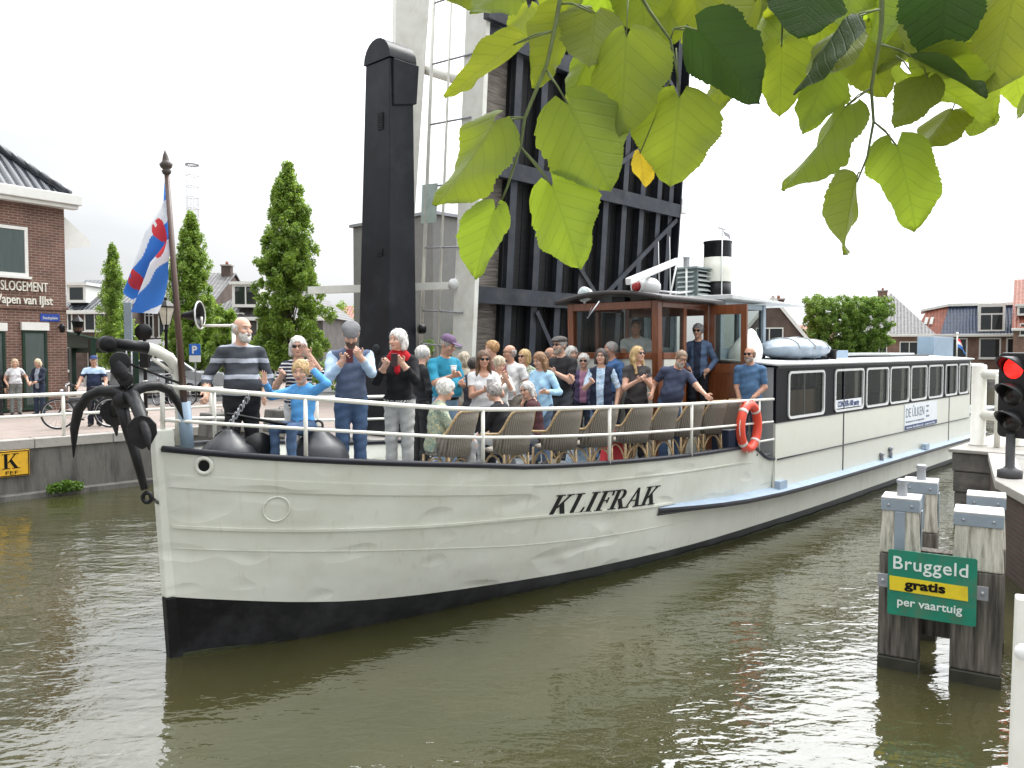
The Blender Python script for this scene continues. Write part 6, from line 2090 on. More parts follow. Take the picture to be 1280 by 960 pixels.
    if cap:
        G = Field(); cm = cloth(capc)
        if cap == 'flat':
            G.ell((.0, 0, .078), (.118, .098, .056), 0); G.ell((.088, 0, .066), (.055, .072, .02), 0, .03)
            def c(Fv, g): return np.maximum(Fv, .045 - g[..., 2])
        else:
            G.ell((-.01, 0, .052), (.108, .09, .085), 0); G.ell((.13, 0, .055), (.075, .07, .009), 0, .01)
            def c(Fv, g): return np.maximum(Fv, .044 - g[..., 2])
        headpiece('cap', G, cm, c)
    if shades or glasses:
        g_ = MB(); M4 = Matrix(np.vstack([np.hstack([Hm * kh, hc[:, None]]), [0, 0, 0, 1]]).tolist())
        lm = SHADE
        for y in (-.033, .033):
            if shades: g_.ball((.094, y, .008), (.006, .029, .021), lm, 12, M4)
            else: g_.tube([M4 @ Vector((.1, y + .022 * math.cos(a), .008 + .017 * math.sin(a))) for a in np.linspace(0, 2 * math.pi, 11)[:-1]], .0022 * kh, lm, 5, closed=True)
            g_.tube([M4 @ Vector((.094, y * 1.7, .012)), M4 @ Vector((-.01, math.copysign(.083, y), .012))], .0032 * kh, lm, 5)
        g_.tube([M4 @ Vector((.1, -.01, .014)), M4 @ Vector((.1, .01, .014))], .003 * kh, lm, 5)
        g_.build('sunglasses' if shades else 'glasses', r)
    r['_h'] = H
    return r, Hd

def deckpos(px, t, z=None, zt=3.2):
    s = s_at(px, t, zt)
    return W(s, t, decklvl(s) if z is None else z), s
def standing(label, px, py, t, z=None, hmin=1.5, hmax=1.92, cap_h=.02, **kw):
    p, s = deckpos(px, t, z)
    ztop = P(px, py, p.y).z
    H = ztop - p.z - (cap_h if kw.get('hair', 'short') != 'bald' or kw.get('cap') else 0)
    lean = abs(kw.get('lean', 0)); H /= math.cos(R(lean)) * .38 + .62
    H = min(max(H, hmin), hmax)
    return person(label, p, H=H, **kw)
# ------------------------------------------------------------ the passengers
NAVYC, JEANS = (.02, .024, .045), (.06, .10, .18)
STR1 = pattern_cloth('grey_striped_jersey', 'stripe', (.045, .05, .06), (.33, .35, .40), per=.17, duty=.27, off=.10)
STR2 = pattern_cloth('navy_striped_shirt', 'stripe', (.025, .03, .055), (.6, .6, .6), per=.042, duty=.36)
FLOR = pattern_cloth('floral_print', 'spot', (.55, .56, .5), (.10, .22, .16), (.5, .38, .16), scale=26)
BLUEP = pattern_cloth('blue_floral_print', 'spot', (.35, .50, .66), (.62, .68, .74), (.2, .36, .56), scale=30)
LACE = pattern_cloth('black_white_trim', 'spot', (.013, .013, .015), (.6, .6, .6), (.65, .65, .65), scale=40)
OLIV = pattern_cloth('sage_print', 'spot', (.33, .36, .27), (.16, .26, .24), (.55, .50, .28), scale=24)
standing('bald man with white beard in grey striped jersey gripping the bow winch lever', 301, 396, -.2, face=12, top=STR1, legs=(.022, .022, .025), hair='ring', hairc=WHITEH, beard=WHITEH, head=(28, 4), fat=.95, collar=(.12, .03, .03), sl=.78, R_=(258, 492, .35), L_=(331, 492, .1), curl=(1.2, .5), hem=.0, res=.0085, stance=.4, cap_h=0, tail=.02)
standing('white haired woman in sunglasses and navy striped shirt behind the waving child', 373, 418, -.55, face=-12, top=STR2, legs=(.55, .55, .56), fem=True, hair='bob', hairc=WHITEH, shades=True, head=(8, 4), fat=.3, sl=.55, R_=(352, 470, .28), L_=(386, 444, .3), curl=(.9, .3), hem=-.12, res=.0085)
p_, s_ = deckpos(378, .30)
person('blond child in a light blue hoodie sitting on a black buoy, waving both hands', p_, face=-34, H=1.46, top=(.10, .33, .66), legs=JEANS, hair='short', hairc=BLOND, head=(16, 6), fat=.1, sl=1.0, R_=(331, 478, .2), L_=(391, 462, .15), curl=(.1, .1), sit=.62, res=.008, child=True, hem=-.06, hood=True, collar=True)
standing('man in grey flat cap and blue waistcoat looking down at his phone', 438, 400, .15, face=6, top=(.085, .11, .17), sleeve=(.40, .52, .66), legs=JEANS, hair='crop', hairc=GREYH, beard=(.1, .07, .05), cap='flat', capc=(.15, .15, .155), head=(-6, 40), belt=(.02, .018, .016), sl=.9, R_=(428, 452, .34), L_=(450, 446, .34), collar=(.40, .52, .66), curl=(1.0, 1.0), hem=-.01, fat=.25, res=.0085)
standing('white haired woman with red neck scarf and black cardigan holding her phone', 499, 409, .2, face=-14, top=(.012, .012, .014), hemband=LACE, legs=(.42, .42, .41), fem=True, hair='bob', hairc=WHITEH, scarf=(.40, .012, .02), head=(-28, 2), sl=.86, R_=(481, 458, .28), L_=(503, 455, .3), curl=(1.0, 1.0), hem=-.06, fat=.2, res=.0085)
standing('white haired passenger in dark clothes half hidden behind the red scarf woman', 526, 430, -.7, face=120, top=(.02, .02, .025), legs=(.03, .03, .03), hair='short', hairc=WHITEH, sl=1, res=.011)
standing('stout man in teal shirt and purple cap looking down to the right', 556, 416, -.1, face=38, top=(.025, .22, .33), legs=(.22, .32, .44), hair='crop', hairc=GREYH, belt=(.02, .018, .016), cap='baseball', capc=(.13, .085, .15), head=(18, 22), fat=1.0, sl=.48, L_=(576, 478, .2), R_=(566, 470, .4), curl=(1, 1), hem=.03, tone=1, res=.0085, collar=True)
standing('blond woman half hidden right of the purple cap', 579, 438, -.9, face=150, top=(.4, .36, .3), fem=True, hair='bob', hairc=(.42, .36, .27), sl=.6, res=.011)
standing('dark haired passenger half hidden left of the brunette', 591, 445, -.5, face=160, top=(.05, .05, .055), hair='short', hairc=DARKH, sl=.6, res=.011)
standing('brunette in white t-shirt and sunglasses holding a phone at her waist', 604, 436, .25, face=8, top=(.68, .69, .70), legs=(.02, .02, .024), fem=True, hair='long', hairc=BROWNH, shades=True, head=(2, 3), belt=(.02, .02, .024), sl=.26, R_=(606, 488, .26), L_=(619, 486, .26), curl=(1, 1), tone=1, hem=.0, vneck=.085, res=.0085)
standing('woman with short ginger hair looking left above the brunette', 617, 424, -1.0, face=-40, top=(.25, .1, .1), fem=True, hair='short', hairc=GINGER, head=(-20, 0), res=.0105)
standing('grey blond woman in white blouse looking down, hand at her chin', 622, 443, -.05, face=20, top=(.62, .62, .60), fem=True, hair='short', hairc=(.5, .42, .3), head=(12, 22), sl=.5, R_=(628, 478, .2), L_=(632, 472, .25), res=.0095)
standing('bald man in white polo shirt looking to the left', 639, 431, -.75, face=-35, top=(.66, .66, .65), legs=(.3, .27, .22), hair='ring', hairc=GREYH, glasses=True, head=(-22, 0), fat=.5, sl=.3, R_=(642, 488, .3), collar=True, tone=1, cap_h=0, res=.0095)
standing('blond woman in sunglasses and patterned blouse beside the white polo man', 657, 435, -.9, face=-28, top=FLOR, fem=True, hair='bob', hairc=BLOND, shades=True, head=(-16, 0), sl=.55, R_=(650, 486, .3), L_=(664, 484, .3), res=.0095)
standing('girl with long brown hair in a pale blue top looking down', 677, 438, .1, face=-32, top=(.36, .58, .76), legs=(.1, .14, .2), fem=True, hair='long', hairc=(.24, .13, .06), head=(-14, 18), sl=.9, fat=.2, tail=.12, hem=-.3, R_=(668, 492, .25), L_=(682, 490, .25), res=.0085)
standing('man with shaven head in pale blue shirt behind the girl', 686, 434, -.9, face=60, top=(.40, .52, .62), hair='ring', hairc=(.2, .16, .13), tone=1, cap_h=0, res=.011)
standing('bearded man in black t-shirt, flat cap and sunglasses with folded arms', 702, 419, -.1, face=-34, top=(.022, .023, .027), legs=(.07, .075, .085), hair='crop', hairc=GREYH, beard=(.32, .27, .22), cap='flat', capc=(.085, .08, .075), shades=True, head=(-14, 0), fat=.55, sl=.36, R_=(712, 472, .26), L_=(694, 466, .3), curl=(.8, .8), hem=-.06, res=.0085)
standing('white haired passenger peeking out behind the bearded cap man', 713, 432, -.6, face=30, top=(.3, .3, .32), hair='curly', hairc=WHITEH, res=.011)
standing('white haired woman in pink sunglasses and purple jacket behind the navy waistcoat', 730, 441, -.25, face=-6, top=(.09, .07, .14), fem=True, hair='curly', hairc=WHITEH, shades=True, under=(.4, .2, .3), res=.0095)
standing('dark haired woman in navy waistcoat over a blue flowered blouse', 752, 434, .45, face=-8, top=(.02, .026, .05), sleeve=BLUEP, under=BLUEP, legs=(.16, .24, .36), fem=True, hair='bob', hairc=(.07, .055, .05), head=(-4, -3), glasses=True, sl=.45, R_=(739, 478, .26), collar=(.4, .52, .66), fat=.55, hem=-.22, tail=.08, res=.0085)
standing('grey haired man in blue shirt looking left behind the waistcoat woman', 766, 425, .12, face=-58, top=(.07, .15, .32), hair='crop', hairc=GREYH, head=(-18, -4), sl=.5, collar=True, tone=1, res=.0095)
standing('woman with long blond hair, sunglasses and charcoal t-shirt looking right', 796, 431, .82, face=16, top=(.055, .05, .052), legs=(.018, .018, .02), fem=True, hair='long', hairc=BLOND, shades=True, head=(32, -6), sl=.24, R_=(797, 476, .28), L_=(806, 474, .28), curl=(1, 1), hem=-.08, res=.0085)
standing('man in dark blue polo shirt leaning over with his hand on the rail', 838, 434, 1.28, face=10, top=(.045, .055, .095), legs=JEANS, hair='crop', hairc=(.22, .15, .1), beard=(.4, .35, .3), glasses=True, head=(14, 12), side=-12, lean=6, fat=.8, sl=.34, L_=(888, 500, .55), R_=(815, 492, .1), collar=True, curl=(.6, .9), hem=-.02, tone=1, res=.0085)
standing('grey haired woman in sunglasses and blue cardigan standing in the wheelhouse doorway', 873, 403, .78, z=1.70, face=-8, top=(.10, .15, .25), under=(.03, .04, .07), legs=(.018, .02, .026), fem=True, hair='short', hairc=(.3, .3, .31), shades=True, collar=(.02, .025, .04), head=(-10, 2), sl=.92, hem=-.14, L_=(884, 464, .16), R_=(862, 462, .12), res=.0085)
standing('skipper in a pale shirt standing at the helm behind the wheelhouse window', 795, 398, .05, z=1.70, face=-4, top=(.60, .62, .62), hair='crop', hairc=(.18, .14, .11), tone=1, sl=.34, collar=True, R_=(782, 452, .4), L_=(806, 452, .4), res=.010, group='crew')
standing('man in sunglasses and blue short sleeved shirt resting his hand by the lifebuoy', 938, 433, 1.74, face=-6, top=(.07, .14, .25), legs=(.09, .13, .2), hair='ring', hairc=(.2, .15, .1), beard=(.35, .3, .26), shades=True, head=(-18, 2), sl=.42, L_=(943, 496, .2), R_=(925, 512, .1), collar=True, curl=(.6, 1.1), hem=-.14, fat=.4, tone=1, cap_h=0, tail=.05, res=.0085)
def seated(label, px, py, t, **kw):
    p, s = deckpos(px, t)
    return person(label, p, sit=.44, **kw)
seated('white haired woman in a sage patterned jacket sitting in the leftmost wicker chair', 543, 462, .92, face=105, H=1.60, top=OLIV, legs=(.3, .3, .3), fem=True, hair='curly', hairc=WHITEH, head=(-22, 8), sl=.85, fat=.6, lean=8, hem=-.1, R_=(.36, -.15, .62), L_=(.36, .12, .66))
seated('curly grey haired woman in black seated with her face turned left', 628, 484, .78, face=-118, H=1.52, top=(.018, .018, .022), legs=(.5, .5, .5), fem=True, hair='curly', hairc=GREYH, head=(28, 6), sl=.8, fat=.5, lean=8, hem=-.1, R_=(.34, -.12, .60), L_=(.36, .12, .6))
seated('smiling grey haired woman in glasses and maroon jacket seated in a wicker chair', 672, 479, .8, face=-105, H=1.58, top=(.06, .022, .026), legs=(.25, .27, .3), fem=True, hair='bob', hairc=(.5, .49, .47), head=(62, 4), glasses=True, sl=.9, fat=.5, lean=10, hem=-.1, R_=(.36, -.1, .62), L_=(.36, .1, .6))

# ---- people on the quay
def quay_person(label, px, py, Yd, **kw):
    p = P(px, 438, Yd); p.z = QZ
    return person(label, p, H=P(px, py, Yd).z - QZ - .01, group='onlookers on the quay', res=.0115, **kw)
quay_person('blond woman in white t-shirt and patterned trousers on the quay', 18, 448, 22.3, face=5, top=(.66, .66, .68), legs=pattern_cloth('grey_print', 'spot', (.22, .23, .22), (.12, .13, .12), (.3, .3, .28), scale=30), fem=True, hair='bob', hairc=(.55, .42, .28), sl=.26, L_=(.05, .34, 1.0), R_=(.12, -.22, .95), hem=.02)
quay_person('blond woman in navy cardigan looking at her phone on the quay', 48, 448, 22.3, face=-30, top=(.025, .03, .05), under=(.3, .34, .4), legs=(.03, .04, .07), fem=True, hair='bob', hairc=(.6, .5, .34), head=(-10, 18), sl=.9, R_=(.3, -.1, 1.0), L_=(.3, .05, 1.02), hem=-.16)
quay_person('onlooker in black cut off by the left frame edge', -6, 455, 22.0, face=25, top=(.02, .02, .022), legs=(.03, .03, .03), hair='short', hairc=BROWNH, sl=.9)
quay_person('man in navy and pale blue polo and blue cap holding a bicycle', 117, 444, 18.9, face=-6, top=pattern_cloth('block_stripe_polo', 'stripe', (.02, .028, .06), (.45, .58, .75), per=.60, duty=.27, off=.97 - 1.24 / .6 + 1), legs=(.02, .024, .035), hair='crop', hairc=GREYH, belt=(.02, .018, .016), cap='baseball', capc=(.03, .05, .14), sl=.34, fat=.6, R_=(.34, -.32, 1.02), L_=(.30, .26, .98), curl=(1.2, 1.2), tone=1, hem=-.04)
# ------------------------------------------------------------ anchor hanging from the davit
def anchor():
    r = thing('anchor', 'large black four armed folding anchor hanging from the bow davit', 'anchor', W(-.75, 0, 2.0))
    AB = mat('black_anchor_iron', (.008, .008, .009), .42, spec=.3, var=.4, bump=.35, bs=18, dirt=(.03, .022, .016), ds=5, da=.4)
    base = r.location
    YA = W(-.75, 0, 0).y
    q = lambda px, py, d=0.0: P(px, py, YA + d) - base
    m = MB()
    m.tube([q(146, 444), q(150, 462), q(157, 476)], [.05, .085, .06], AB, 10)
    m.tube([q(150, 452, -.05), q(150, 452, .09)], .09, AB, 14); m.tube([q(157, 474, -.04), q(157, 474, .08)], .07, AB, 12)
    m.build('pulley_block', r, bevel=.01)
    m = MB()
    for k in range(4):
        a = q(154 + k * .6, 478 + k * 7); rr = .03
        d1 = Vector((1, 0, 0)) if k % 2 else Vector((0, 1, 0))
        m.tube([a + d1 * rr * math.cos(t) + Vector((0, 0, rr * 1.4 * math.sin(t))) for t in np.linspace(0, 2 * math.pi, 11)[:-1]], .012, AB, 6, closed=True)
    m.build('shackle', r)
    m = MB()
    m.tube([q(150, 500), q(158, 530), q(170, 570), q(181, 612)], [.055, .05, .042, .032], AB, 12)
    c = q(184, 622); m.tube([c + Vector((.04 * math.cos(t), 0, .045 * math.sin(t))) for t in np.linspace(0, 2 * math.pi, 15)[:-1]], .02, AB, 8, closed=True)
    m.ball(q(153, 500), (.09, .08, .1), AB, 14)
    m.build('shank', r)
    arms = [([q(158, 497), q(144, 490), (q(126, 489)), q(110, 496), q(98, 512), q(93, 535), q(92, 572)], [.07, .062, .056, .052, .047, .04, .006], None),
            ([q(160, 496), q(168, 488, .05), q(182, 483, .12), q(198, 482, .2), q(212, 488, .28), q(222, 503, .33), q(229, 524, .35)], [.06, .056, .052, .05, .045, .038, .006], None),
            ([q(160, 496), q(166, 496, -.06), q(172, 508, -.2), q(178, 525, -.33), q(184, 545, -.42), q(187, 563, -.45)], [.07, .066, .062, .055, .04, .008], (q(178, 540, -.36), .125, .15)),
            ([q(152, 500), q(146, 506, .15), q(143, 522, .28), q(146, 545, .36)], [.06, .055, .05, .008], (q(144, 516, .24), .135, .135))]
    for pts, rad, fl in arms:
        m = MB()
        m.tube(pts, [q_ * .95 for q_ in rad], AB, 12)
        if fl:
            c, rx, rz_ = fl
            prof = [(0, -1), (.55, -.72), (.95, -.1), (.9, .45), (.5, .85), (0, 1), (-.5, .85), (-.9, .45), (-.95, -.1), (-.55, -.72)]
            m.prism([(x * rx, z * rz_) for x, z in prof], .03, AB, Matrix.Translation(c) @ Matrix.Rotation(R(18), 4, 'Z') @ Matrix.Rotation(R(90), 4, 'X'))
        m.build('fluke_arm', r, bevel=.008)
    m = MB(); m.tube([q(188, 621), W(hull_s(0, 1.45) - .06, 0, 1.53) - base], .016, AB, 8); m.build('stay_rod', r)
anchor()

# ------------------------------------------------------------ flags
def cloth_flag(name, label, cat, loc, rows, colour, par_axis=None):
    """rows[v][u] points; colour(u,v) -> material"""
    m = MB(); nv, nu = len(rows), len(rows[0])
    vs = [p - loc for r_ in rows for p in r_]
    k0 = len(m.v); m.v += vs
    for j in range(nv - 1):
        for i in range(nu - 1):
            m.f.append([j*nu + i, j*nu + i + 1, (j+1)*nu + i + 1, (j+1)*nu + i]); m.m.append(m.mi(colour((i + .5) / (nu - 1), (j + .5) / (nv - 1)))); m.sm.append(True)
    o = m.build(name, None); o.location = loc
    return tag(o, label, cat)
def silk(name, c):
    m = mat(name, c, .65, var=.05)
    nt = m.node_tree; b = nt.nodes['Principled BSDF']
    tr = nt.nodes.new('ShaderNodeBsdfTranslucent'); tr.inputs[0].default_value = (*c, 1); mx = nt.nodes.new('ShaderNodeMixShader'); mx.inputs[0].default_value = .4
    nt.links.new(b.outputs[0], mx.inputs[1]); nt.links.new(tr.outputs[0], mx.inputs[2]); nt.links.new(mx.outputs[0], nt.nodes['Material Output'].inputs[0])
    return m
FBLUE, FWHITE, FRED = silk('flag_blue', (.045, .19, .58)), silk('flag_white', (.75, .77, .80)), silk('flag_red', (.62, .05, .06))
def bow_flag():
    Yf = W(.0, .1, 0).y
    h0, h1 = P(206, 224, Yf), P(213, 316, Yf)
    nu, nv = 100, 120
    rows = []
    for j in range(nv):
        v = j / (nv - 1)
        H_ = h0.lerp(h1, v)
        e = P(173 + 19 * v ** 1.3, 352 + 40 * math.sin(min(1, v * 1.25) * math.pi / 2), Yf)
        row = []
        for i in range(nu):
            u = i / (nu - 1)
            p = H_.lerp(e, u)
            sag = math.sin(math.pi * u) * (-.04 - .05 * v)
            ph = 3.0 * v * math.pi + 1.2 * u
            fold = .095 * math.sin(ph * 1.25 + .8) * min(1, u * 3.2)
            p = p + Vector((.55 * fold * (1 - .35 * u) * (.4 + v * .5) - .02 * u, fold * 1.7 - .10 * u, sag * .4))
            row.append(p)
        rows.append(row)
    hearts = [(.20, .42), (.34, .68), (.62, .60), (.80, .30), (.14, .80)]
    def col(u, v):
        U, V = u * 1.5, v
        for hu, hv in hearts:
            x, y = (U - hu * 1.5) / .13, (V - hv) / .095
            if x*x + y*y < 1 and not (abs(x) < .18 and y < -.45): return FRED
        d = (U * .30 + V * 1.0) * 3.7 + .15 * math.sin(5 * U)
        return FBLUE if int(d) % 2 == 0 else FWHITE
    o = cloth_flag('flag', 'blue and white diagonally striped flag with red leaf shapes hanging from the bow flagstaff', 'flag', P(206, 224, Yf), rows, col)
    o.modifiers.new('smooth', 'SUBSURF').render_levels = 1
bow_flag()
def stern_flag():
    s, t, z = SIDE(1196, 446, 0)
    a = W(s, 0, 2.8); top_ = P(1196.5, 418, a.y)
    f = thing('flag_pole', 'short white flag pole on the stern carrying the red white and blue flag', 'flag pole', a)
    m = MB(); m.tube([(0, 0, -.1), (0, 0, top_.z - a.z)], .025, RAILW, 8); m.build('pole', f)
    m = MB(); m.ball((0, 0, top_.z - a.z + .03), .05, RAILW, 10); m.build('finial', f)
    h = top_.z - a.z
    rows = []
    for j in range(22):
        v = j / 21
        row = []
        for i in range(12):
            u = i / 11
            row.append(a + Vector((.03 + u * (.10 + .22 * v) - (.0), .06 * math.sin(u * 7 + v * 2), h - .04 - v * h * .5 - u * h * .38)))
        rows.append(row)
    cloth_flag('flag', 'small red white and blue flag drooping at the stern of the barge', 'flag', a, rows, lambda u, v: FRED if v < .34 else FWHITE if v < .67 else FBLUE)
stern_flag()

# ------------------------------------------------------------ wicker chairs along the rail
WICK = None
def wicker():
    m, nt, b = nodes_of('grey_brown_wicker'); N, K = nt.nodes, nt.links
    tc = N.new('ShaderNodeTexCoord'); sp = N.new('ShaderNodeSeparateXYZ'); K.new(tc.outputs['Object'], sp.inputs[0])
    w1 = N.new('ShaderNodeTexWave'); w1.bands_direction = 'Z'; w1.inputs['Scale'].default_value = 22; w1.inputs['Distortion'].default_value = 1.5; K.new(tc.outputs['Object'], w1.inputs[0])
    w2 = N.new('ShaderNodeTexWave'); w2.bands_direction = 'Y'; w2.inputs['Scale'].default_value = 14; w2.inputs['Distortion'].default_value = .8; K.new(tc.outputs['Object'], w2.inputs[0])
    mu = N.new('ShaderNodeMath'); mu.operation = 'MULTIPLY'; K.new(w1.outputs['Fac'], mu.inputs[0]); K.new(w2.outputs['Fac'], mu.inputs[1])
    rp = N.new('ShaderNodeValToRGB'); rp.color_ramp.elements[0].color = (.11, .095, .075, 1); rp.color_ramp.elements[1].color = (.36, .32, .265, 1); K.new(mu.outputs[0], rp.inputs[0])
    K.new(rp.outputs[0], b.inputs['Base Color']); b.inputs['Roughness'].default_value = .6
    bp = N.new('ShaderNodeBump'); bp.inputs['Strength'].default_value = .6; bp.inputs['Distance'].default_value = .006; K.new(mu.outputs[0], bp.inputs['Height']); K.new(bp.outputs[0], b.inputs['Normal'])
    return m
WICK = wicker()
CANE = mat('bamboo_cane', (.42, .30, .16), .4, var=.3, vs=8, stretch=(1, 1, 5))
def chair(loc, rz, label):
    r = thing('wicker_chair', label, 'chair', loc, rz, 'wicker chairs along the near rail')
    # back opens towards +x
    def top_h(a):
        f = min(max((R(62) - abs(a)) / R(34), 0.0), 1.0)
        return .64 - .02 * max(0, abs(a) - R(60)) + .27 * f * f * (3 - 2 * f)
    n = 26; angs = [R(-112 + 224 * i / n) for i in range(n + 1)]
    def pt(a, z):
        rr = .265 + .055 * (z - .42) / .45
        x = -rr * math.cos(a) if abs(a) < R(90) else rr * (abs(a) - R(90)) * 1.25
        y = rr * math.sin(a) if abs(a) < R(90) else math.copysign(rr, a)
        if z > .6: x -= .10 * (z - .6)
        return Vector((x * (1.0), y, z))
    m = MB(); m.grid([[pt(a, .40 + (top_h(a) - .40) * f) for a in angs if abs(a) < R(58)] for f in (0, .25, .5, .75, 1)], WICK); m.build('backrest', r, solid=.018)
    m = MB(); m.tube([pt(a, top_h(a)) for a in angs], .016, CANE, 8); m.build('arm_rail', r)
    for sg in (1, -1):
        m = MB(); aa = [a for a in angs if R(50) <= a * sg <= R(80)]
        m.grid([[pt(a, .42 + (top_h(a) - .42) * f) for a in aa] for f in (0, .5, 1)], WICK); m.build('side_panel', r, solid=.014)
    m = MB(); m.lathe([(.02, .445), (.22, .45), (.26, .44), (.265, .42), (.24, .40), (.02, .40)], WICK, 22); m.build('seat', r)
    for x, y in ((-.17, -.19), (-.17, .19), (.19, -.2), (.19, .2)):
        m = MB(); m.tube([(x * 1.12, y * 1.12, 0), (x * 1.02, y * 1.04, .22), (x, y, .41)], .0165, CANE, 8); m.build('leg', r)
    for (x0, y0), (x1, y1) in (((-.17, -.19), (-.17, .19)), ((.19, -.2), (.19, .2)), ((-.17, -.19), (.19, -.2)), ((-.17, .19), (.19, .2))):
        m = MB(); pts = []
        for i in range(11):
            f = i / 10; z = .10 + .27 * math.sin(math.pi * f) ** .6
            pts.append((x0 * 1.06 + (x1 - x0) * 1.06 * f, y0 * 1.06 + (y1 - y0) * 1.06 * f, z))
        m.tube(pts, .012, CANE, 6); m.build('arch_brace', r)
    return r
ch_specs = [(560, .62, 8, 'first wicker chair from the bow, behind the sage jacket woman'), (633, .60, -4, 'second wicker chair from the bow, left of the near railing post'), (694, .58, -12, 'third wicker chair from the bow, under the maroon jacket woman'),
            (740, .56, -10, 'fourth wicker chair from the bow, beside the blue bag'), (785, .55, -14, 'fifth wicker chair from the bow, beside the red bag'), (818, .55, -12, 'sixth wicker chair from the bow, empty, turned aft'),
            (851, .55, -10, 'seventh wicker chair from the bow, empty, left of a railing post'), (880, .55, -14, 'eighth wicker chair from the bow, empty, right of a railing post'), (898, .60, -8, 'wicker chair nearest the lifebuoy, last in the row')]
for px, inset, tw, lab in ch_specs:
    t = 1.2
    for _ in range(6):
        s = s_at(px, t, 1.9); t = rail_t(s) - inset
    chair(W(s, t, decklvl(s) + .004), BA + R(90) + R(tw), lab)

# ------------------------------------------------------------ buoys, lifebuoy, bags
def ball_fender(px, t, rad, zc, label, chain=False):
    s = s_at(px, t, zc); c = W(s, t, 0)
    r = thing('buoy', label, 'buoy', (c.x, c.y, zc), 0, 'black ball fenders on the foredeck')
    m = MB(); prof = [(.02, -rad)] + [(rad * math.sin(a), -rad * math.cos(a)) for a in np.linspace(.2, 2.25, 14)] + [(rad * .42, rad * .92), (rad * .2, rad * 1.08), (.05, rad * 1.16), (.02, rad * 1.18)]
    m.lathe(prof, mat('black_rubber', (.022, .024, .028), .38, var=.2, bump=.15, bs=12), 28); m.build('ball', r)
    m = MB(); m.tube([Vector((.05 * math.cos(a), 0, rad * 1.2 + .05 * math.sin(a))) for a in np.linspace(0, 2 * math.pi, 13)[:-1]], .014, mat('dark_rubber_eye', (.02, .02, .022), .5), 8, closed=True); m.build('eye', r)
    if chain:
        m = MB(); a = Vector((0, 0, rad * 1.25)); b = W(s - .02, rail_t(s), rail_top(s) - .03) - r.location
        for k in range(9):
            p = a.lerp(b, k / 8); d = Vector((1, 0, 0)) if k % 2 else Vector((0, 1, 0))
            m.tube([p + d * .016 * math.cos(q) + Vector((0, 0, .034 * math.sin(q))) for q in np.linspace(0, 2 * math.pi, 9)[:-1]], .007, STEEL, 5, closed=True)
        m.build('chain', r)
ball_fender(286, .16, .30, decklvl(.6) + .30, 'black ball fender hung on a chain by the bow rail', True)
ball_fender(398, .42, .33, decklvl(1.4) + .31, 'black ball fender the waving child sits on')

def lifebuoy():
    s = s_at(936, 1.98, 1.8); c = W(s, rail_t(s) + .04, 1.82)
    r = thing('lifebuoy', 'orange red lifebuoy with a white line hanging on the railing', 'lifebuoy', c, BA)
    OR = mat('lifebuoy_orange', (.72, .07, .035), .4, var=.06, dirt=(.5, .1, .06), ds=4, da=.3)
    Mr = Matrix.Rotation(R(90), 4, 'X')
    m = MB(); n = 36
    m.tube([Mr @ Vector((.285 * math.cos(a), .34 * math.sin(a), 0)) for a in np.linspace(0, 2 * math.pi, n + 1)[:-1]], .07, OR, 14, closed=True); m.build('ring', r)
    for k in range(4):
        a = R(45 + 90 * k); m = MB()
        m.tube([Mr @ Vector((.285 * math.cos(a + e), .34 * math.sin(a + e), 0)) for e in np.linspace(-.07, .07, 4)], .0735, FRAMEW if False else mat('reflective_band', (.66, .62, .58), .35), 14); m.build('band', r)
    m = MB(); pts = []
    for i in range(48):
        a = 2 * math.pi * i / 48; k = 1.02 + .20 * abs(math.sin(2 * (a - R(45))))
        pts.append(Mr @ Vector((.29 * k * math.cos(a), .345 * k * math.sin(a), .02)))
    m.tube(pts, .008, mat('white_rope', (.7, .68, .6), .8), 6, closed=True); m.build('grab_line', r)
lifebuoy()

def bag(px, inset, col, label, sc=1.0, mt=None, tall=.32):
    t = 1.0
    for _ in range(6):
        s = s_at(px, t, 1.7); t = rail_t(s) - inset
    r = thing('bag', label, 'bag', W(s, t, decklvl(s)), BA + R(80))
    mt = mt or mat('bag_%s' % label.split()[0], col, .7, var=.2, vs=6, bump=.5, bs=12)
    m = MB(); rows = []
    for i in range(7):
        f = i / 6; a, b = .17 * sc * (1 - .25 * f * f), .11 * sc * (1 - .55 * f * f)
        rows.append([Vector((b * math.copysign(abs(math.cos(q)) ** .7, math.cos(q)) * (1 + .08 * math.sin(5 * q + 3 * f)), a * math.copysign(abs(math.sin(q)) ** .7, math.sin(q)), .01 + tall * sc * f + .012 * math.sin(3 * q))) for q in np.linspace(0, 2 * math.pi, 25)[:-1]])
    m.grid(rows, mt, closed=True); m.add(rows[0], [tuple(range(23, -1, -1))], mt); m.add(rows[-1], [tuple(range(24))], mt); m.build('pouch', r)
    m = MB(); m.tube([(0, -.09 * sc, tall * sc), (0, -.08 * sc, tall * sc + .12), (0, 0, tall * sc + .17), (0, .08 * sc, tall * sc + .12), (0, .09 * sc, tall * sc)], .011, mt, 6); m.build('handle', r)
bag(722, .75, None, 'blue and white patterned bag between two wicker chairs', 1.1, BLUEP)
bag(766, .8, (.5, .03, .04), 'red shoulder bag behind the wicker chairs', 1.2)
bag(518, .35, (.03, .28, .62), 'bright blue bag at the feet of the red scarf woman', .8, None, .2)
bag(552, .40, (.45, .03, .06), 'crimson small bag under the first wicker chair', .6, None, .2)
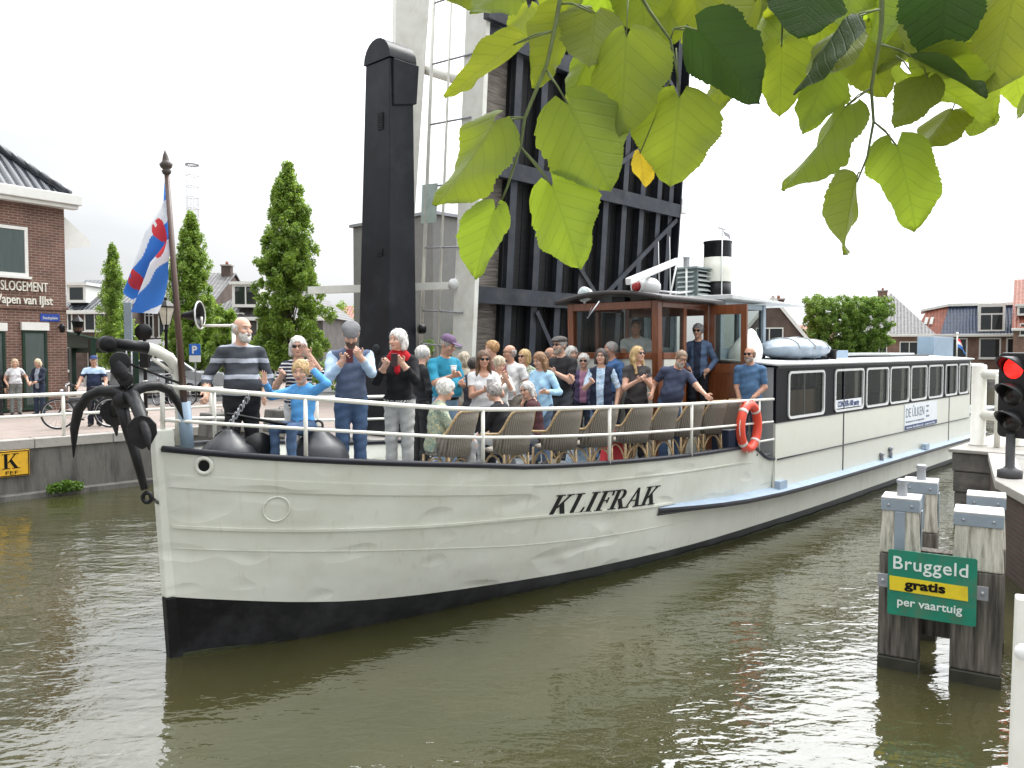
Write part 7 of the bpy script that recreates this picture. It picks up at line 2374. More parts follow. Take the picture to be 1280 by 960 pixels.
def speaker_boxes():
    for px, lab in ((908, 'dark blue crate on deck left of the lifebuoy'), (922, 'dark blue crate on deck nearest the lifebuoy')):
        s = s_at(px, 1.55, 1.6); o = thing('crate', lab, 'crate', W(s, 1.5, decklvl(s)), BA, 'dark blue crates by the lifebuoy')
        m = MB(); m.span((-.12, -.15, 0), (.12, .15, .42), mat('crate_blue', (.02, .035, .075), .5, var=.15)); m.build('box', o, bevel=.015)
        m = MB(); m.span((-.13, -.16, .421), (.13, .16, .44), mat('crate_lid', (.3, .33, .36), .5)); m.build('lid', o, bevel=.006)
speaker_boxes()

# phones and cups in hands
def phone(px, py, t, label, col=(.02, .02, .024), fwd=.36, tilt=0):
    p, s = deckpos(px, t); q = P(px, py, p.y - fwd)
    o = thing('phone', label, 'phone', q, R(tilt))
    m = MB(); m.span((-.038, -.005, -.075), (.038, .005, .075), mat('phone_' + label.split()[0], col, .3)); m.build('case', o, bevel=.004)
    m = MB(); m.add([(-.034, .0055, -.068), (.034, .0055, -.068), (.034, .0055, .068), (-.034, .0055, .068)], [(3, 2, 1, 0)], mat('phone_glass', (.01, .01, .012), .08)); m.build('screen', o)
phone(437, 445, .15, 'maroon cased phone held up by the waistcoat man', (.09, .015, .02), .40)
phone(493, 450, .2, 'dark phone held by the red scarf woman', (.03, .012, .015), .36)
phone(612, 481, .25, 'silver phone held by the brunette in white', (.35, .35, .36), .32)
def cup():
    p, s = deckpos(565, -.1); q = P(567, 462, p.y - .44)
    o = thing('cup', 'white paper cup held by the teal shirt man', 'cup', q)
    m = MB(); m.lathe([(.028, -.05), (.038, .05), (.034, .05), (.026, -.04)], FRAMEW, 16); m.build('body', o)
    m = MB(); m.lathe([(.036, .042), (.041, .046), (.041, .054), (.036, .056)], FRAMEW, 16); m.build('rim', o)
cup()

# ------------------------------------------------------------ tarpaulin bundle on the saloon roof
def bundle():
    a = W(10.15, 1.28, 2.86); r = thing('tarpaulin_bundle', 'rounded bundle under a grey blue tarpaulin lashed on the saloon roof', 'bundle', a, BA)
    TP = mat('grey_blue_tarpaulin', (.30, .36, .43), .45, var=.12, bump=.8, bs=7)
    ln = 2.55; rows = []
    rg = random.Random(5); ph = [rg.uniform(0, 6) for _ in range(6)]
    for i in range(41):
        f = i / 40; e = (1 - abs(2 * f - 1) ** 3.2) ** .5
        row = []
        for k in range(28):
            q = 2 * math.pi * k / 28
            fold = 1 + .035 * math.sin(9 * q + ph[0] + 6 * f) * math.sin(7 * f + ph[1]) + .03 * math.sin(26 * f + ph[2] + 2 * math.sin(q))
            z = max(-.02, .17 + .19 * e * math.sin(q) * fold * (1 + .12 * math.sin(5 * f + ph[3])))
            row.append(Vector((f * ln + .03 * math.cos(q), .40 * e * math.cos(q) * fold, z)))
        rows.append(row)
    m = MB(); m.grid(rows, TP, closed=True); m.build('cover', r)
    m = MB()
    for f in (.25, .5, .78):
        i = int(f * 40); m.tube([p + Vector((0, 0, .006)) + (p - Vector((p.x, 0, .17))) * .015 for p in rows[i][:15]], .010, mat('lashing', (.45, .45, .42), .8), 6)
    m.build('lashing', r)
    m = MB()
    for x in (.4, 1.1, 1.8): m.span((x - .03, -.45, -.03), (x + .03, .45, .0), BLACK)
    m.build('cradle', r)
bundle()

# ------------------------------------------------------------ left quay furniture
def quay_rail():
    r = thing('quay_railing', 'white two rail railing with round posts along the left quay edge', 'railing', W(0, -10.62, QZ), BA)
    m = MB()
    for z, q in ((.87, .042), (.45, .032)):
        m.tube([(x, 0, z) for x in (-18, -6, 0, 6.3)], q, RAILW, 10)
        m.tube([(x, 0, z) for x in (17, 40, 90)], q, RAILW, 8)
    m.build('rail', r)
    xs = [-17 + 1.62 * i for i in range(15)] + [17 + 2.0 * i for i in range(20)]
    for x in [x for x in xs if x < 6.4 or x > 16.9]:
        p = MB(); p.tube([(x, 0, -.0), (x, 0, .9)], .036, RAILW, 10); p.build('post', r)
quay_rail()
def k_sign():
    s, t, z = SIDE(15, 580, QT + .13)
    r = thing('kilometre_sign', 'small yellow K sign fixed to the grey quay wall', 'sign', W(s, QT + .05, z), BA)
    m = MB(); m.span((-.33, -.02, -.26), (.33, .0, .26), mat('sign_amber', (.72, .40, .02), .45, var=.1, dirt=(.2, .12, .03), ds=5, da=.6)); m.build('plate', r, bevel=.02)
    m = MB(); fr = .012
    for a, b in (((-.32, -.25), (.32, -.232)), ((-.32, .232), (.32, .25)), ((-.32, -.231), (-.302, .231)), ((.302, -.231), (.32, .231))): m.span((a[0], -.024, a[1]), (b[0], -.0205, b[1]), BLACK)
    m.build('border', r)
    m = MB()
    for poly in glyph('K')[0]:
        m.prism([(-.16 + x * .34, -.10 + y * .30) for x, y in poly], .004, BLACK, Matrix.Translation((0, -.0205, 0)) @ Matrix.Rotation(R(90), 4, 'X'))
    text_to(m, 'FEF', .10, BLACK, (-.1, -.0235, -.215), (1, 0, 0), (0, 0, 1), fit=.22)
    m.build('lettering', r)
k_sign()
def weeds():
    o = None
    rg = np.random.default_rng(3); cs, rs = [], []
    for i in range(60):
        px = rg.uniform(62, 100); s, t, z = SIDE(px, 600, QT + .14)
        cs.append(tuple(W(s, QT + .17, .14 + rg.random() * .12 * (1 - abs(px - 80) / 30)))); rs.append(.09)
    e = thing('wall_weeds', 'clump of green weeds growing at the foot of the quay wall', 'weeds', (0, 0, 0))
    foliage('leaves', cs, rs, 1800, .035, leaf_mat('weed_green', (.07, .15, .02), (.13, .22, .03)), e, 3)
weeds()

def bicycle(loc, rz, label, col=(.02, .02, .022)):
    r = thing('bicycle', label, 'bicycle', loc, rz, 'bicycles on the left quay')
    FR = mat('bike_%02x' % int(col[2] * 255), col, .3)
    TY = mat('tyre', (.015, .015, .015), .8); AL = mat('alloy', (.5, .5, .52), .3, .8)
    for x in (-.53, .53):
        m = MB(); m.tube([(x + .335 * math.cos(a), 0, .35 + .335 * math.sin(a)) for a in np.linspace(0, 2 * math.pi, 31)[:-1]], .018, TY, 8, closed=True); w = m.build('wheel', r)
        m = MB(); m.tube([(x + .31 * math.cos(a), 0, .35 + .31 * math.sin(a)) for a in np.linspace(0, 2 * math.pi, 31)[:-1]], .009, AL, 6, closed=True)
        for k in range(14):
            a = 2 * math.pi * k / 14; m.tube([(x, .01 * (-1) ** k, .35), (x + .31 * math.cos(a), 0, .35 + .31 * math.sin(a))], .0025, AL, 4)
        m.tube([(x, -.04, .35), (x, .04, .35)], .02, AL, 8); m.build('spokes', w)
    m = MB()
    for a, b in (((-.08, .32), (.40, .42)), ((-.08, .32), (-.18, .85)), ((.40, .42), (.36, .92)), ((-.16, .72), (.38, .60)), ((-.53, .35), (-.08, .32)), ((-.53, .35), (-.17, .72)), ((.53, .35), (.38, .62))):
        m.tube([(a[0], 0, a[1]), (b[0], 0, b[1])], .018, FR, 8)
    m.tube([(-.55 + .37 * math.cos(a), 0, .35 + .37 * math.sin(a)) for a in np.linspace(.4, 2.8, 10)], .016, FR, 6)
    m.build('frame', r)
    m = MB(); m.tube([(.36, 0, .92), (.37, 0, 1.0)], .016, AL, 8); m.tube([(.20, -.29, .98), (.32, -.24, 1.02), (.38, 0, 1.02), (.32, .24, 1.02), (.20, .29, .98)], .012, AL, 8)
    m.tube([(.20, -.29, .98), (.30, -.25, 1.01)], .018, BLACK, 8); m.tube([(.20, .29, .98), (.30, .25, 1.01)], .018, BLACK, 8); m.build('handlebar', r)
    m = MB(); m.ball((-.22, 0, .93), (.13, .09, .04), BLACK, 12); m.tube([(-.18, 0, .85), (-.2, 0, .92)], .014, AL, 8); m.build('saddle', r)
    m = MB(); m.tube([(-.08, -.07, .32), (-.08, .07, .32)], .012, AL, 6); m.tube([(-.08, .07, .32), (.06, .07, .22)], .01, AL, 6); m.tube([(-.08, -.07, .32), (-.22, -.07, .42)], .01, AL, 6)
    m.span((.0, .06, .2), (.1, .15, .225), BLACK); m.span((-.27, -.15, .41), (-.17, -.06, .435), BLACK); m.build('pedals', r)
    m = MB(); m.ball((.45, 0, .86), (.05, .04, .05), AL, 10); m.build('headlight', r)
    return r
p = P(104, 438, 18.3); p.z = QZ
bicycle(p, R(205), 'black bicycle held by the man in the blue cap')
for px, Yb, rz_, lab in ((205, 25.5, 140, 'parked dark bicycle right of the banded signal post'), (223, 26.5, 150, 'parked dark bicycle below the blue parking sign')):
    q = P(px, 438, Yb); q.z = QZ; bicycle(q, R(rz_), lab, (.03, .035, .05))

def car(px, Yc, rz_, col, label):
    q = P(px, 438, Yc); q.z = QZ
    r = thing('parked_car', label, 'car', q, R(rz_), 'cars parked behind the quay')
    CP = mat('car_%02x%02x' % (int(col[0] * 255), int(col[2] * 255)), col, .25, var=.03, coat=.6); GL = mat('car_glass', (.015, .02, .022), .06); TY = mat('tyre', (.015, .015, .015), .8)
    prof = [(-2.0, .35), (-2.02, .75), (-1.95, .95), (-1.0, 1.0), (-.45, 1.40), (.9, 1.46), (1.65, 1.36), (1.98, .95), (2.03, .6), (1.98, .32)]
    m = MB(); rows = []
    for y, k in ((-.84, .93), (-.80, 1), (-.5, 1.01), (.5, 1.01), (.80, 1), (.84, .93)):
        rows.append([Vector((x * (1 if abs(y) < .82 else .985), y * (.80 if z > 1.1 else 1), .33 + (z - .33) * (k if z > .5 else 1))) for x, z in prof])
    m.grid(rows, CP, smooth=False); m.add(rows[0], [tuple(range(len(prof)))], CP); m.add(rows[-1], [tuple(range(len(prof) - 1, -1, -1))], CP)
    m.build('body', r, bevel=.05, seg=3)
    for y in (-.715, .715):
        m = MB(); s = 1 if y > 0 else -1
        poly = [(-.85, 1.03), (-.42, 1.36), (.85, 1.40), (1.45, 1.32), (1.6, 1.05)]
        m.add([(x, y * (1.165 if z < 1.1 else .975) * (1.0) + s * .02, z) for x, z in poly], [tuple(range(5)) if y < 0 else tuple(range(4, -1, -1))], GL); m.build('side_window', r, solid=.01)
    m = MB(); m.add([(-1.02, -.66, 1.02), (-1.02, .66, 1.02), (-.50, .56, 1.385), (-.50, -.56, 1.385)], [(3, 2, 1, 0)], GL); o = m.build('windscreen', r, solid=.01)
    for x in (-1.28, 1.28):
        for y in (-.78, .78):
            m = MB(); m.tube([(x, y - .1, .32), (x, y + .1, .32)], .32, TY, 20); w = m.build('wheel', r, bevel=.03)
            m = MB(); m.tube([(x, y - .105, .32), (x, y + .105, .32)], .2, mat('alloy', (.5, .5, .52), .3, .8), 16); m.build('rim', w)
    for y in (-.6, .6):
        m = MB(); m.ball((-1.97, y, .74), (.06, .16, .08), mat('headlamp', (.6, .62, .65), .1), 10); m.build('headlight', r)
    return r
car(176, 33, 20, (.68, .69, .70), 'white parked car left of the lamp post')
car(212, 31, 200, (.45, .47, .48), 'silver parked car behind the parking sign')

def lamp_post():
    q = P(208, 438, 27); q.z = QZ
    r = thing('street_lamp', 'old style street lamp with pale lantern on a dark post beside the flag', 'street lamp', q)
    zt = P(640, 371, 27).z - QZ; h = zt - .95
    m = MB(); m.lathe([(.13, 0), (.13, .5), (.09, .6), (.055, .7), (.045, h - .25), (.08, h - .2), (.04, h - .1), (.05, h)], BLACK, 12); m.build('post', r)
    m = MB(); m.lathe([(.14, h + .02), (.30, h + .58)], mat('frosted_lantern', (.62, .60, .50), .3), 6, smooth=False); m.build('lamp_glass', r)
    m = MB(); m.lathe([(.34, h + .59), (.33, h + .63), (.16, h + .80), (.06, h + .84), (.05, h + .92), (.01, h + .95)], BLACK, 6, smooth=False)
    for k in range(6):
        a = 2 * math.pi * k / 6; m.tube([(.145 * math.cos(a), .145 * math.sin(a), h), (.31 * math.cos(a), .31 * math.sin(a), h + .6)], .014, BLACK, 5)
    m.build('lantern_frame', r)
    q = P(98, 438, 27.0); q.z = P(640, 416, 27).z
    r = thing('lantern', 'small black lantern standing above the green canopy', 'lantern', q)
    m = MB(); m.lathe([(.03, -.1), (.1, 0), (.19, .35), (.21, .38), (.08, .52), (.02, .6)], BLACK, 8, smooth=False); m.build('housing', r)
    m = MB(); m.lathe([(.115, .05), (.175, .3)], mat('smoked_glass', (.12, .07, .05), .2), 8, smooth=False); m.build('pane', r)
lamp_post()
def signal_disc():
    q = P(181, 438, 22.5); q.z = QZ
    r = thing('signal_post', 'round black signal disc on a black and white banded post', 'signal', q)
    zc = P(640, 415, 22.5).z - QZ
    m = MB(); m.tube([(0, 0, 0), (0, 0, zc)], .05, BLACK, 10); m.build('post', r)
    for z0, z1 in ((.72, .95), (1.25, 1.45), (1.75, 1.92)):
        m = MB(); m.tube([(0, 0, z0), (0, 0, z1)], .053, WHITE, 10); m.build('band', r)
    m = MB(); m.lathe([(.02, -.04), (.235, -.03), (.235, .03), (.02, .05)], BLACK, 24, Matrix.Translation((0, -.06, zc)) @ Matrix.Rotation(R(90), 4, 'X')); m.build('disc', r)
    m = MB(); m.span((-.12, -.1, 1.3), (.12, .1, 1.85), BLACK); m.build('light_box', r, bevel=.03)
    q = P(161, 438, 24.5); q.z = QZ
    r = thing('information_column', 'tall narrow blue grey information column behind the davit', 'column', q)
    zt, zb = P(640, 378, 24.5).z - QZ, P(640, 431, 24.5).z - QZ
    m = MB(); m.span((-.115, -.05, zb), (.115, .05, zt), mat('column_grey', (.20, .25, .29), .5, var=.1)); m.build('panel', r, bevel=.01)
    for x in (-.08, .08):
        m = MB(); m.tube([(x, 0, 0), (x, 0, zb)], .025, STEEL, 8); m.build('leg', r)
    q = P(243.5, 438, 28); q.z = QZ
    r = thing('parking_sign', 'blue square parking sign with white P above a small white plate', 'sign', q)
    zt, zb = P(640, 430, 28).z - QZ, P(640, 444, 28).z - QZ
    m = MB(); m.tube([(0, .03, 0), (0, .03, zt)], .03, STEEL, 8); m.build('post', r)
    m = MB(); m.span((-.2, -.01, zb), (.2, .01, zt), mat('parking_blue', (.015, .12, .48), .4)); m.build('plate', r, bevel=.01)
    m = MB(); text_to(m, 'P', .36, FRAMEW, (-.09, -.014, zb + .07), (1, 0, 0), (0, 0, 1), bold=.012); m.build('lettering', r)
    m = MB(); m.span((-.2, -.01, zb - .24), (.2, .01, zb - .01), FRAMEW); m.build('small_plate', r)
signal_disc()
def loudspeaker():
    q = P(292, 438, 21); q.z = QZ
    r = thing('loudspeaker_post', 'black horn loudspeaker with white rim on a white bracket behind the bald man', 'loudspeaker', q)
    L_ = lambda px, py, d=0: P(px, py, 21 + d) - Vector((q.x, q.y, q.z))
    m = MB(); m.tube([(0, 0, 0), L_(292, 404)], .05, RAILW, 10); m.build('post', r)
    m = MB(); m.tube([L_(292, 407), L_(252, 407)], .035, RAILW, 8); m.tube([L_(252, 407), L_(252, 396)], .03, RAILW, 8); m.build('bracket', r)
    c = L_(247, 394); d = Vector((1.0, .02, .02)).normalized(); Mx = Matrix.Translation(c) @ Vector((0, 0, 1)).rotation_difference(d).to_matrix().to_4x4()
    m = MB(); m.lathe([(.03, -.42), (.06, -.4), (.09, -.3), (.13, -.12), (.22, -.02), (.35, .06), (.34, .065), (.2, .0), (.08, -.12), (.03, -.2)], BLACK, 22, Mx); m.build('horn', r)
    m = MB(); m.tube([Mx @ Vector((.355 * math.cos(a), .355 * math.sin(a), .06)) for a in np.linspace(0, 2 * math.pi, 29)[:-1]], .022, FRAMEW, 6, closed=True); m.build('rim', r)
loudspeaker()
for px, Yb, lab in ((272, 16.6, 'square concrete block on the quay left of the bald man'), (352, 17.6, 'square concrete block on the quay behind the waving child')):
    q = P(px, 438, Yb); q.z = QZ
    o = thing('concrete_block', lab, 'block', q, BA, 'concrete blocks on the quay')
    m = MB(); m.hexa([(-.32, -.32, 0), (.32, -.32, 0), (.32, .32, 0), (-.32, .32, 0), (-.28, -.28, .5), (.28, -.28, .5), (.28, .28, .5), (-.28, .28, .5)], CONC); m.build('block', o, bevel=.03)
    m = MB(); m.tube([(-.08, 0, .5), (-.06, 0, .56), (.06, 0, .56), (.08, 0, .5)], .012, STEEL, 6); m.build('lifting_eye', o)
# ------------------------------------------------------------ overhanging lime branch close to the camera
def lime_leaf_mat(name, base, under, trans, tf=.5):
    m, nt, b = nodes_of(name); N, K = nt.nodes, nt.links
    tc = N.new('ShaderNodeTexCoord'); sp = N.new('ShaderNodeSeparateXYZ'); K.new(tc.outputs['Object'], sp.inputs[0])
    def mth(op, a, c=None, d=None):
        x = N.new('ShaderNodeMath'); x.operation = op
        for i, v in enumerate((a, c, d)):
            if v is None: continue
            if isinstance(v, (int, float)): x.inputs[i].default_value = v
            else: K.new(v, x.inputs[i])
        return x.outputs[0]
    # unit leaf: x across, y from stalk to tip; side veins leave the midrib at an angle, finer ones between
    ax = mth('ABSOLUTE', sp.outputs[0])
    no = N.new('ShaderNodeTexNoise'); no.inputs['Scale'].default_value = 5; K.new(tc.outputs['Object'], no.inputs[0])
    vy = mth('SUBTRACT', sp.outputs[1], mth('MULTIPLY', ax, .72))
    vy = mth('ADD', vy, mth('MULTIPLY', no.outputs['Fac'], .03))
    fr = mth('ABSOLUTE', mth('SUBTRACT', mth('FRACT', mth('MULTIPLY', vy, 6.5)), .5))
    side_ = mth('SMOOTH_MIN', mth('MULTIPLY', fr, 9.0), 1.0, .1)
    mid = mth('MINIMUM', mth('MULTIPLY', ax, 38.0), 1.0)
    v1 = N.new('ShaderNodeTexVoronoi'); v1.feature = 'DISTANCE_TO_EDGE'; v1.inputs['Scale'].default_value = 26; K.new(tc.outputs['Object'], v1.inputs[0])
    net = mth('MINIMUM', mth('MULTIPLY', v1.outputs['Distance'], 9.0), 1.0)
    vein = mth('MINIMUM', side_, mid)
    blot = N.new('ShaderNodeTexNoise'); blot.inputs['Scale'].default_value = 3; blot.inputs['Detail'].default_value = 6; K.new(tc.outputs['Object'], blot.inputs[0])
    oi = N.new('ShaderNodeObjectInfo')
    hs = N.new('ShaderNodeHueSaturation'); hs.inputs['Color'].default_value = (*base, 1)
    K.new(mth('ADD', mth('MULTIPLY', oi.outputs['Random'], .5), mth('MULTIPLY_ADD', blot.outputs['Fac'], .5, .5)), hs.inputs['Value'])
    K.new(mth('MULTIPLY_ADD', oi.outputs['Random'], .03, .485), hs.inputs['Hue'])
    mx = N.new('ShaderNodeMixRGB'); K.new(mth('MULTIPLY', mth('SUBTRACT', 1.0, vein), .3), mx.inputs[0]); K.new(hs.outputs[0], mx.inputs[1]); mx.inputs[2].default_value = (*under, 1)
    ge = N.new('ShaderNodeNewGeometry'); m2 = N.new('ShaderNodeMixRGB'); K.new(mth('MULTIPLY', ge.outputs['Backfacing'], .55), m2.inputs[0]); K.new(mx.outputs[0], m2.inputs[1]); m2.inputs[2].default_value = (*under, 1)
    K.new(m2.outputs[0], b.inputs['Base Color']); b.inputs['Roughness'].default_value = .42; b.inputs['Specular IOR Level'].default_value = .3
    h = mth('ADD', mth('MULTIPLY', vein, .6), mth('MULTIPLY', net, .25))
    bp = N.new('ShaderNodeBump'); bp.inputs['Strength'].default_value = .55; bp.inputs['Distance'].default_value = .0025; K.new(h, bp.inputs['Height']); K.new(bp.outputs[0], b.inputs['Normal'])
    tr = N.new('ShaderNodeBsdfTranslucent')
    h2 = N.new('ShaderNodeHueSaturation'); h2.inputs['Color'].default_value = (*trans, 1); K.new(mth('MULTIPLY_ADD', oi.outputs['Random'], .4, .75), h2.inputs['Value']); K.new(mth('MULTIPLY_ADD', oi.outputs['Random'], .03, .485), h2.inputs['Hue'])
    mt = N.new('ShaderNodeMixRGB'); mt.blend_type = 'MULTIPLY'; K.new(h2.outputs[0], mt.inputs[1]); mt.inputs[0].default_value = 1
    tv = N.new('ShaderNodeValToRGB'); tv.color_ramp.elements[0].color = (.76, .80, .66, 1); tv.color_ramp.elements[1].color = (1, 1, 1, 1); tv.color_ramp.elements[1].position = .8
    K.new(mth('MULTIPLY', vein, mth('MULTIPLY_ADD', net, .12, .88)), tv.inputs[0]); K.new(tv.outputs[0], mt.inputs[2]); K.new(mt.outputs[0], tr.inputs[0])
    ms = N.new('ShaderNodeMixShader'); ms.inputs[0].default_value = tf
    K.new(b.outputs[0], ms.inputs[1]); K.new(tr.outputs[0], ms.inputs[2]); K.new(ms.outputs[0], N['Material Output'].inputs['Surface'])
    return m
LIME = lime_leaf_mat('lime_leaf', (.095, .150, .016), (.19, .24, .07), (.30, .375, .02), .52)
LIME_SHADED = lime_leaf_mat('lime_leaf_shaded', (.020, .042, .008), (.05, .085, .025), (.035, .075, .008), .35)  # same leaf in shadow: shade from leaves above put into the colour
LIMEY = lime_leaf_mat('lime_leaf_yellow', (.50, .40, .02), (.5, .42, .08), (.7, .55, .03), .5)
TWIG = mat('green_twig', (.10, .13, .04), .6, var=.25, vs=60)

def leaf_mesh(seed, fold, droop):
    rg = random.Random(seed); nv, nu = 66, 8
    rows = []
    asym = rg.uniform(-.06, .06); wav = rg.uniform(.02, .055); p1, p2 = rg.uniform(0, 6), rg.uniform(0, 6)
    curl = rg.uniform(-.35, .45)
    bites = [(rg.uniform(.25, .95), rg.choice((-1, 1)), rg.uniform(.02, .09)) for _ in range(rg.randint(1, 4))]
    for j in range(nv + 1):
        v = j / nv
        w = .50 * (math.sin(math.pi * min(1, v ** .66 * .985 + .015)) ** .66) * (1 - .24 * v) * 1.1
        if v > .93: w *= max(.0, (1 - v) / .07) ** .8 * .95 + .05
        row = []
        for i in range(-nu, nu + 1):
            u = i / nu
            k = 1.0
            if abs(i) == nu:
                k = 1 + (.03 + .05 * abs(math.sin(v * 17 + p2))) * ((v * 19 + 1.6 * math.sin(v * 7 + p1) + seed) % 1.0 - .35) * (1 if v > .04 else 0)
                for bv, bs_, bd in bites:
                    if bs_ == (1 if i > 0 else -1) and abs(v - bv) < .035: k -= bd * (1 - abs(v - bv) / .035)
            k *= 1 + .05 * math.sin(v * 11 + p1 + (2 if i > 0 else 0)) * abs(u) ** 3 + .03 * math.sin(v * 23 + p2) * abs(u) ** 3
            x = u * w * k * (1 + asym * (1 if u > 0 else -1))
            back = -.13 * (abs(u) ** 1.2) * max(0, 1 - v * 4) ** 1.5
            y = v + back
            z = fold * abs(x) + wav * math.sin(v * 9 + p1 + 3 * u) * abs(u) - droop * v * v + curl * x * abs(x) + .012 * math.sin(14 * (v - .72 * abs(x))) * abs(u)
            row.append(Vector((x, y, z)))
        rows.append(row)
    return rows

branch = thing('lime_branch', 'overhanging lime tree branch with large bright green heart shaped leaves at the top right', 'branch', P(900, -60, 1.15))
def add_leaf(bx, by, tx, ty, wpx, Y, m=LIME, seed=0, turn=1, lean=.0, stalk=None):
    b = P(bx, by, Y); t = P(tx, ty, Y + lean)
    ln = (t - b).length; yv = (t - b).normalized()
    view = (b - Vector((0, 0, EYE))).normalized()
    xv = yv.cross(view).normalized(); zv = xv.cross(yv).normalized()
    wp = wpx / 1000 * Y
    full = max(ln * .86, wp)
    a = math.acos(min(1, wp / full)) * turn
    Mr = Matrix.Rotation(a, 3, yv)
    xv = Mr @ xv; zv = Mr @ zv
    rg = random.Random(seed)
    rows = leaf_mesh(seed, rg.uniform(.10, .42), rg.uniform(.0, .10))
    mb = MB(); mb.grid(rows, m)
    sc = full / .86 / 1.13
    o = mb.build('leaf', branch)
    M4 = Matrix(((xv.x * full, yv.x * ln, zv.x * ln), (xv.y * full, yv.y * ln, zv.y * ln), (xv.z * full, yv.z * ln, zv.z * ln))).to_4x4()
    M4.translation = b - branch.location
    o.matrix_local = M4
    if stalk:
        sb = P(stalk[0], stalk[1], stalk[2] if len(stalk) > 2 else Y)
        mid = b.lerp(sb, .5) + Vector((0, 0, .004))
        q = MB(); q.tube([b - branch.location, mid - branch.location, sb - branch.location], [.0009, .001, .0013], TWIG, 6); q.build('leaf_stalk', branch)
LV = [
 (619, 262, 591, 347, 60, 1.10, LIME, -1, (626, 256)), (690, 232, 728, 337, 88, 1.12, LIME, 1, (652, 185)), (618, 153, 553, 262, 50, 1.10, LIME, 1, (655, 147)), (642, 56, 555, 121, 36, 1.12, LIME, -1, (693, 38)),
 (710, 130, 764, 240, 112, 1.10, LIME, 1, (684, 92)), (783, 46, 776, 172, 98, 1.08, LIME, 1, (785, 0)), (849, 122, 838, 234, 108, 1.10, LIME, 1, (845, 60)), (706, 22, 664, 110, 56, 1.16, LIME, -1, (700, 8)),
 (744, 16, 736, 88, 84, 1.14, LIME, 1, (708, 4)), (738, 66, 712, 126, 48, 1.2, LIME, 1, (700, 50)), (800, 192, 808, 234, 28, 1.16, LIMEY, 1, (806, 160)), (872, 38, 951, 129, 84, 1.05, LIME_SHADED, 1, (842, 36)),
 (866, -14, 882, 54, 62, 1.16, LIME, 1, (850, -30)), (648, -24, 588, 20, 42, 1.12, LIME, 1, (690, -28)), (944, 2, 906, 90, 56, 1.14, LIME, -1, (958, -20)), (977, 58, 975, 145, 72, 1.18, LIME, 1, (978, 20)),
 (1016, -18, 998, 48, 92, 1.10, LIME_SHADED, 1, (1040, -30)), (1052, 28, 994, 120, 20, 1.06, LIME_SHADED, 1, (1100, 12)), (1060, 42, 1016, 104, 52, 1.12, LIME, 1, (1052, 28)), (1076, 40, 1108, 122, 78, 1.22, LIME, 1, (1080, 10)),
 (1056, 134, 986, 243, 52, 1.12, LIME, 1, (1090, 110)), (1070, 228, 1046, 319, 40, 1.10, LIME, -1, (1074, 215)), (1121, 182, 1150, 283, 82, 1.10, LIME, 1, (1092, 152)), (1182, -24, 1174, 82, 100, 1.04, LIME_SHADED, 1, (1150, -40)),
 (1268, -8, 1234, 120, 92, 1.05, LIME, 1, (1250, -40)), (1147, 75, 1236, 119, 22, 1.06, LIME_SHADED, 1, (1101, 56)), (1140, 92, 1246, 142, 64, 1.1, LIME, 1, (1120, 70)), (1160, 98, 1118, 161, 46, 1.09, LIME, 1, (1148, 76)),
 (1190, 138, 1152, 191, 52, 1.16, LIME, 1, (1200, 120)), (1230, 132, 1212, 171, 44, 1.18, LIME, 1, (1226, 110)), (1226, 62, 1188, 110, 46, 1.16, LIME, -1, (1240, 40)), (1100, -22, 1108, 58, 60, 1.18, LIME, 1, (1103, -40)),
 (1284, 116, 1278, 148, 26, 1.12, LIME, 1, (1292, 90)), (800, -26, 806, 46, 74, 1.18, LIME, 1, (795, -40)), (907, 92, 893, 146, 36, 1.18, LIME, 1, (915, 60)), (1032, 92, 1004, 168, 50, 1.17, LIME, 1, (1050, 70)),
 (690, -30, 716, 30, 56, 1.2, LIME, 1, (700, -40)), (752, -30, 764, 26, 60, 1.2, LIME, 1, (745, -50)), (930, -24, 938, 40, 56, 1.2, LIME, 1, (935, -50)), (1070, -30, 1052, 36, 60, 1.2, LIME, 1, (1080, -50)), (1230, -30, 1216, 40, 64, 1.14, LIME, 1, (1235, -50)),
 (660, 10, 640, 70, 40, 1.3, LIME, 1), (725, -10, 748, 60, 60, 1.3, LIME, 1), (820, -30, 850, 36, 58, 1.3, LIME, 1), (880, -30, 905, 46, 60, 1.3, LIME, -1), (996, 30, 960, 70, 44, 1.3, LIME, 1), (1050, 0, 1078, 66, 60, 1.3, LIME, 1), (1140, 20, 1160, 88, 60, 1.3, LIME, 1), (1200, -20, 1180, 60, 66, 1.28, LIME, 1), (1250, 20, 1225, 84, 60, 1.28, LIME, 1), (1090, 60, 1062, 108, 46, 1.28, LIME, 1),
 (1120, 20, 1098, 96, 66, 1.24, LIME, 1), (1262, 60, 1280, 140, 70, 1.2, LIME, 1), (1150, -34, 1138, 44, 72, 1.24, LIME, -1), (1206, 30, 1232, 112, 74, 1.24, LIME, 1), (960, 20, 925, 96, 62, 1.26, LIME, 1), (1030, -10, 1022, 80, 70, 1.26, LIME, 1), (1290, -20, 1262, 64, 78, 1.22, LIME, 1), (890, 10, 868, 88, 60, 1.26, LIME, -1), (742, 90, 724, 166, 54, 1.24, LIME, 1),
 (618, -28, 560, 6, 40, 1.18, LIME, 1, (640, -40)), (842, 8, 826, 66, 46, 1.22, LIME, 1, (838, -10)), (964, -20, 966, 30, 50, 1.22, LIME, 1, (970, -40))]
for i, (bx, by, tx, ty, w_, Y_, m_, tn, *rest_) in enumerate(LV):
    st_ = rest_[0] if rest_ else None
    add_leaf(bx, by, tx, ty, w_, Y_, m_, 11 + i * 7, tn, random.Random(i).uniform(-.03, .05), st_)
rg_ = random.Random(77)
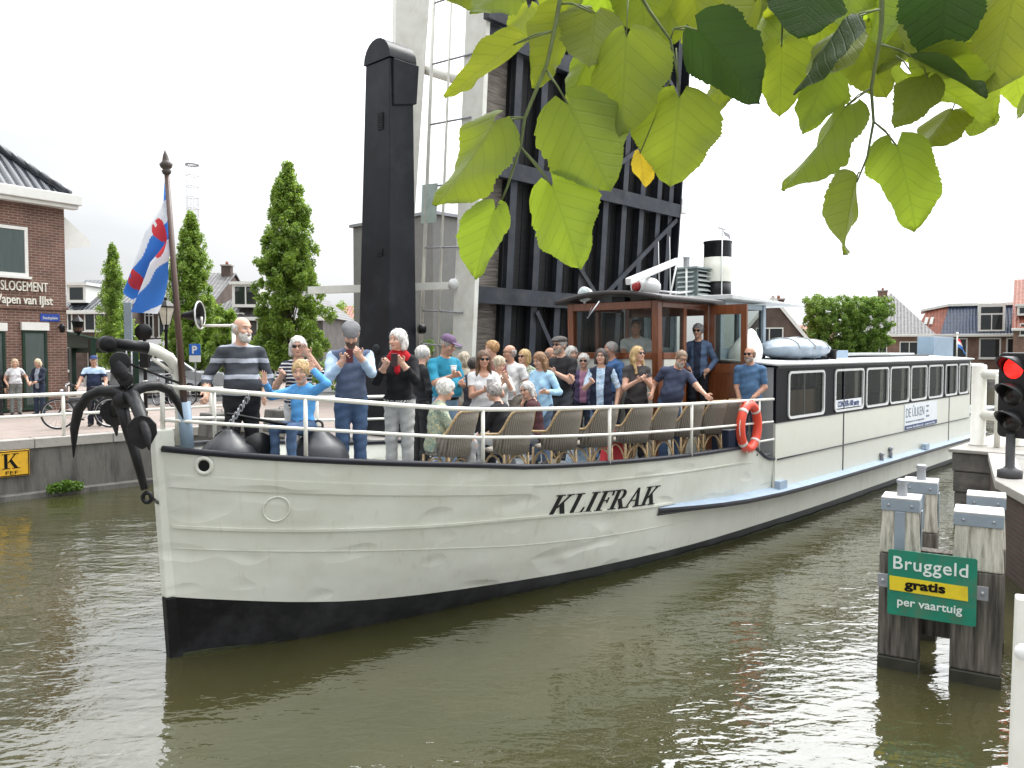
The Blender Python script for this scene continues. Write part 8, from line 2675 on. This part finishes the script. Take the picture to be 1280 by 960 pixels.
for i in range(26):                          # the rest of the bough above the picture
    bx, by = rg_.uniform(640, 1340), rg_.uniform(-330, -70)
    an_ = rg_.uniform(-.6, .6); ln_ = rg_.uniform(70, 115)
    add_leaf(bx, by, bx + math.sin(an_) * ln_, min(by + math.cos(an_) * ln_, -14), rg_.uniform(40, 95), rg_.uniform(.98, 1.25), LIME, 900 + i, rg_.choice((-1, 1)), rg_.uniform(-.05, .05))
def twig(pts, r0, r1, Y=1.12):
    n = len(pts); m = MB(); m.tube([P(x, y, Y) - branch.location for x, y in pts], [r0 + (r1 - r0) * i / (n - 1) for i in range(n)], TWIG, 7); m.build('twig', branch)
twig([(760, -340), (730, -180), (702, -60), (700, 0), (693, 38), (684, 80), (664, 128), (656, 148), (651, 182), (634, 234), (624, 258)], .0042, .0014)
twig([(656, 147), (637, 150), (618, 154)], .0017, .0011); twig([(651, 184), (672, 210), (690, 232)], .0017, .0012); twig([(693, 38), (668, 46), (642, 56)], .0017, .0011); twig([(684, 88), (697, 108), (710, 131)], .0016, .0011); twig([(698, 5), (715, 4), (740, 16)], .0016, .0012)
twig([(1120, -340), (1108, -150), (1103, -30), (1102, 28), (1098, 60), (1089, 110), (1092, 152), (1084, 196), (1071, 228)], .0045, .0011)
twig([(1089, 110), (1072, 122), (1056, 135)], .0014, .001); twig([(1092, 152), (1108, 166), (1121, 183)], .0013, .001); twig([(1099, 54), (1122, 62), (1147, 75)], .0016, .001); twig([(1102, 10), (1075, 20), (1052, 28)], .0016, .001)
twig([(790, -340), (785, -120), (780, -40), (812, 14), (838, 50), (846, 90), (850, 122)], .0036, .0011); twig([(838, 50), (842, 36), (872, 38)], .0016, .0011); twig([(838, 52), (838, 100), (800, 192)], .0013, .0008)
twig([(760, -340), (900, -300), (1120, -340)], .006, .006); twig([(1120, -340), (1300, -330), (1500, -420)], .007, .012); twig([(1120, -340), (1180, -160), (1240, -60), (1240, 30)], .004, .0014); twig([(900, -300), (950, -150), (960, -20), (978, 30), (977, 58)], .0035, .001)
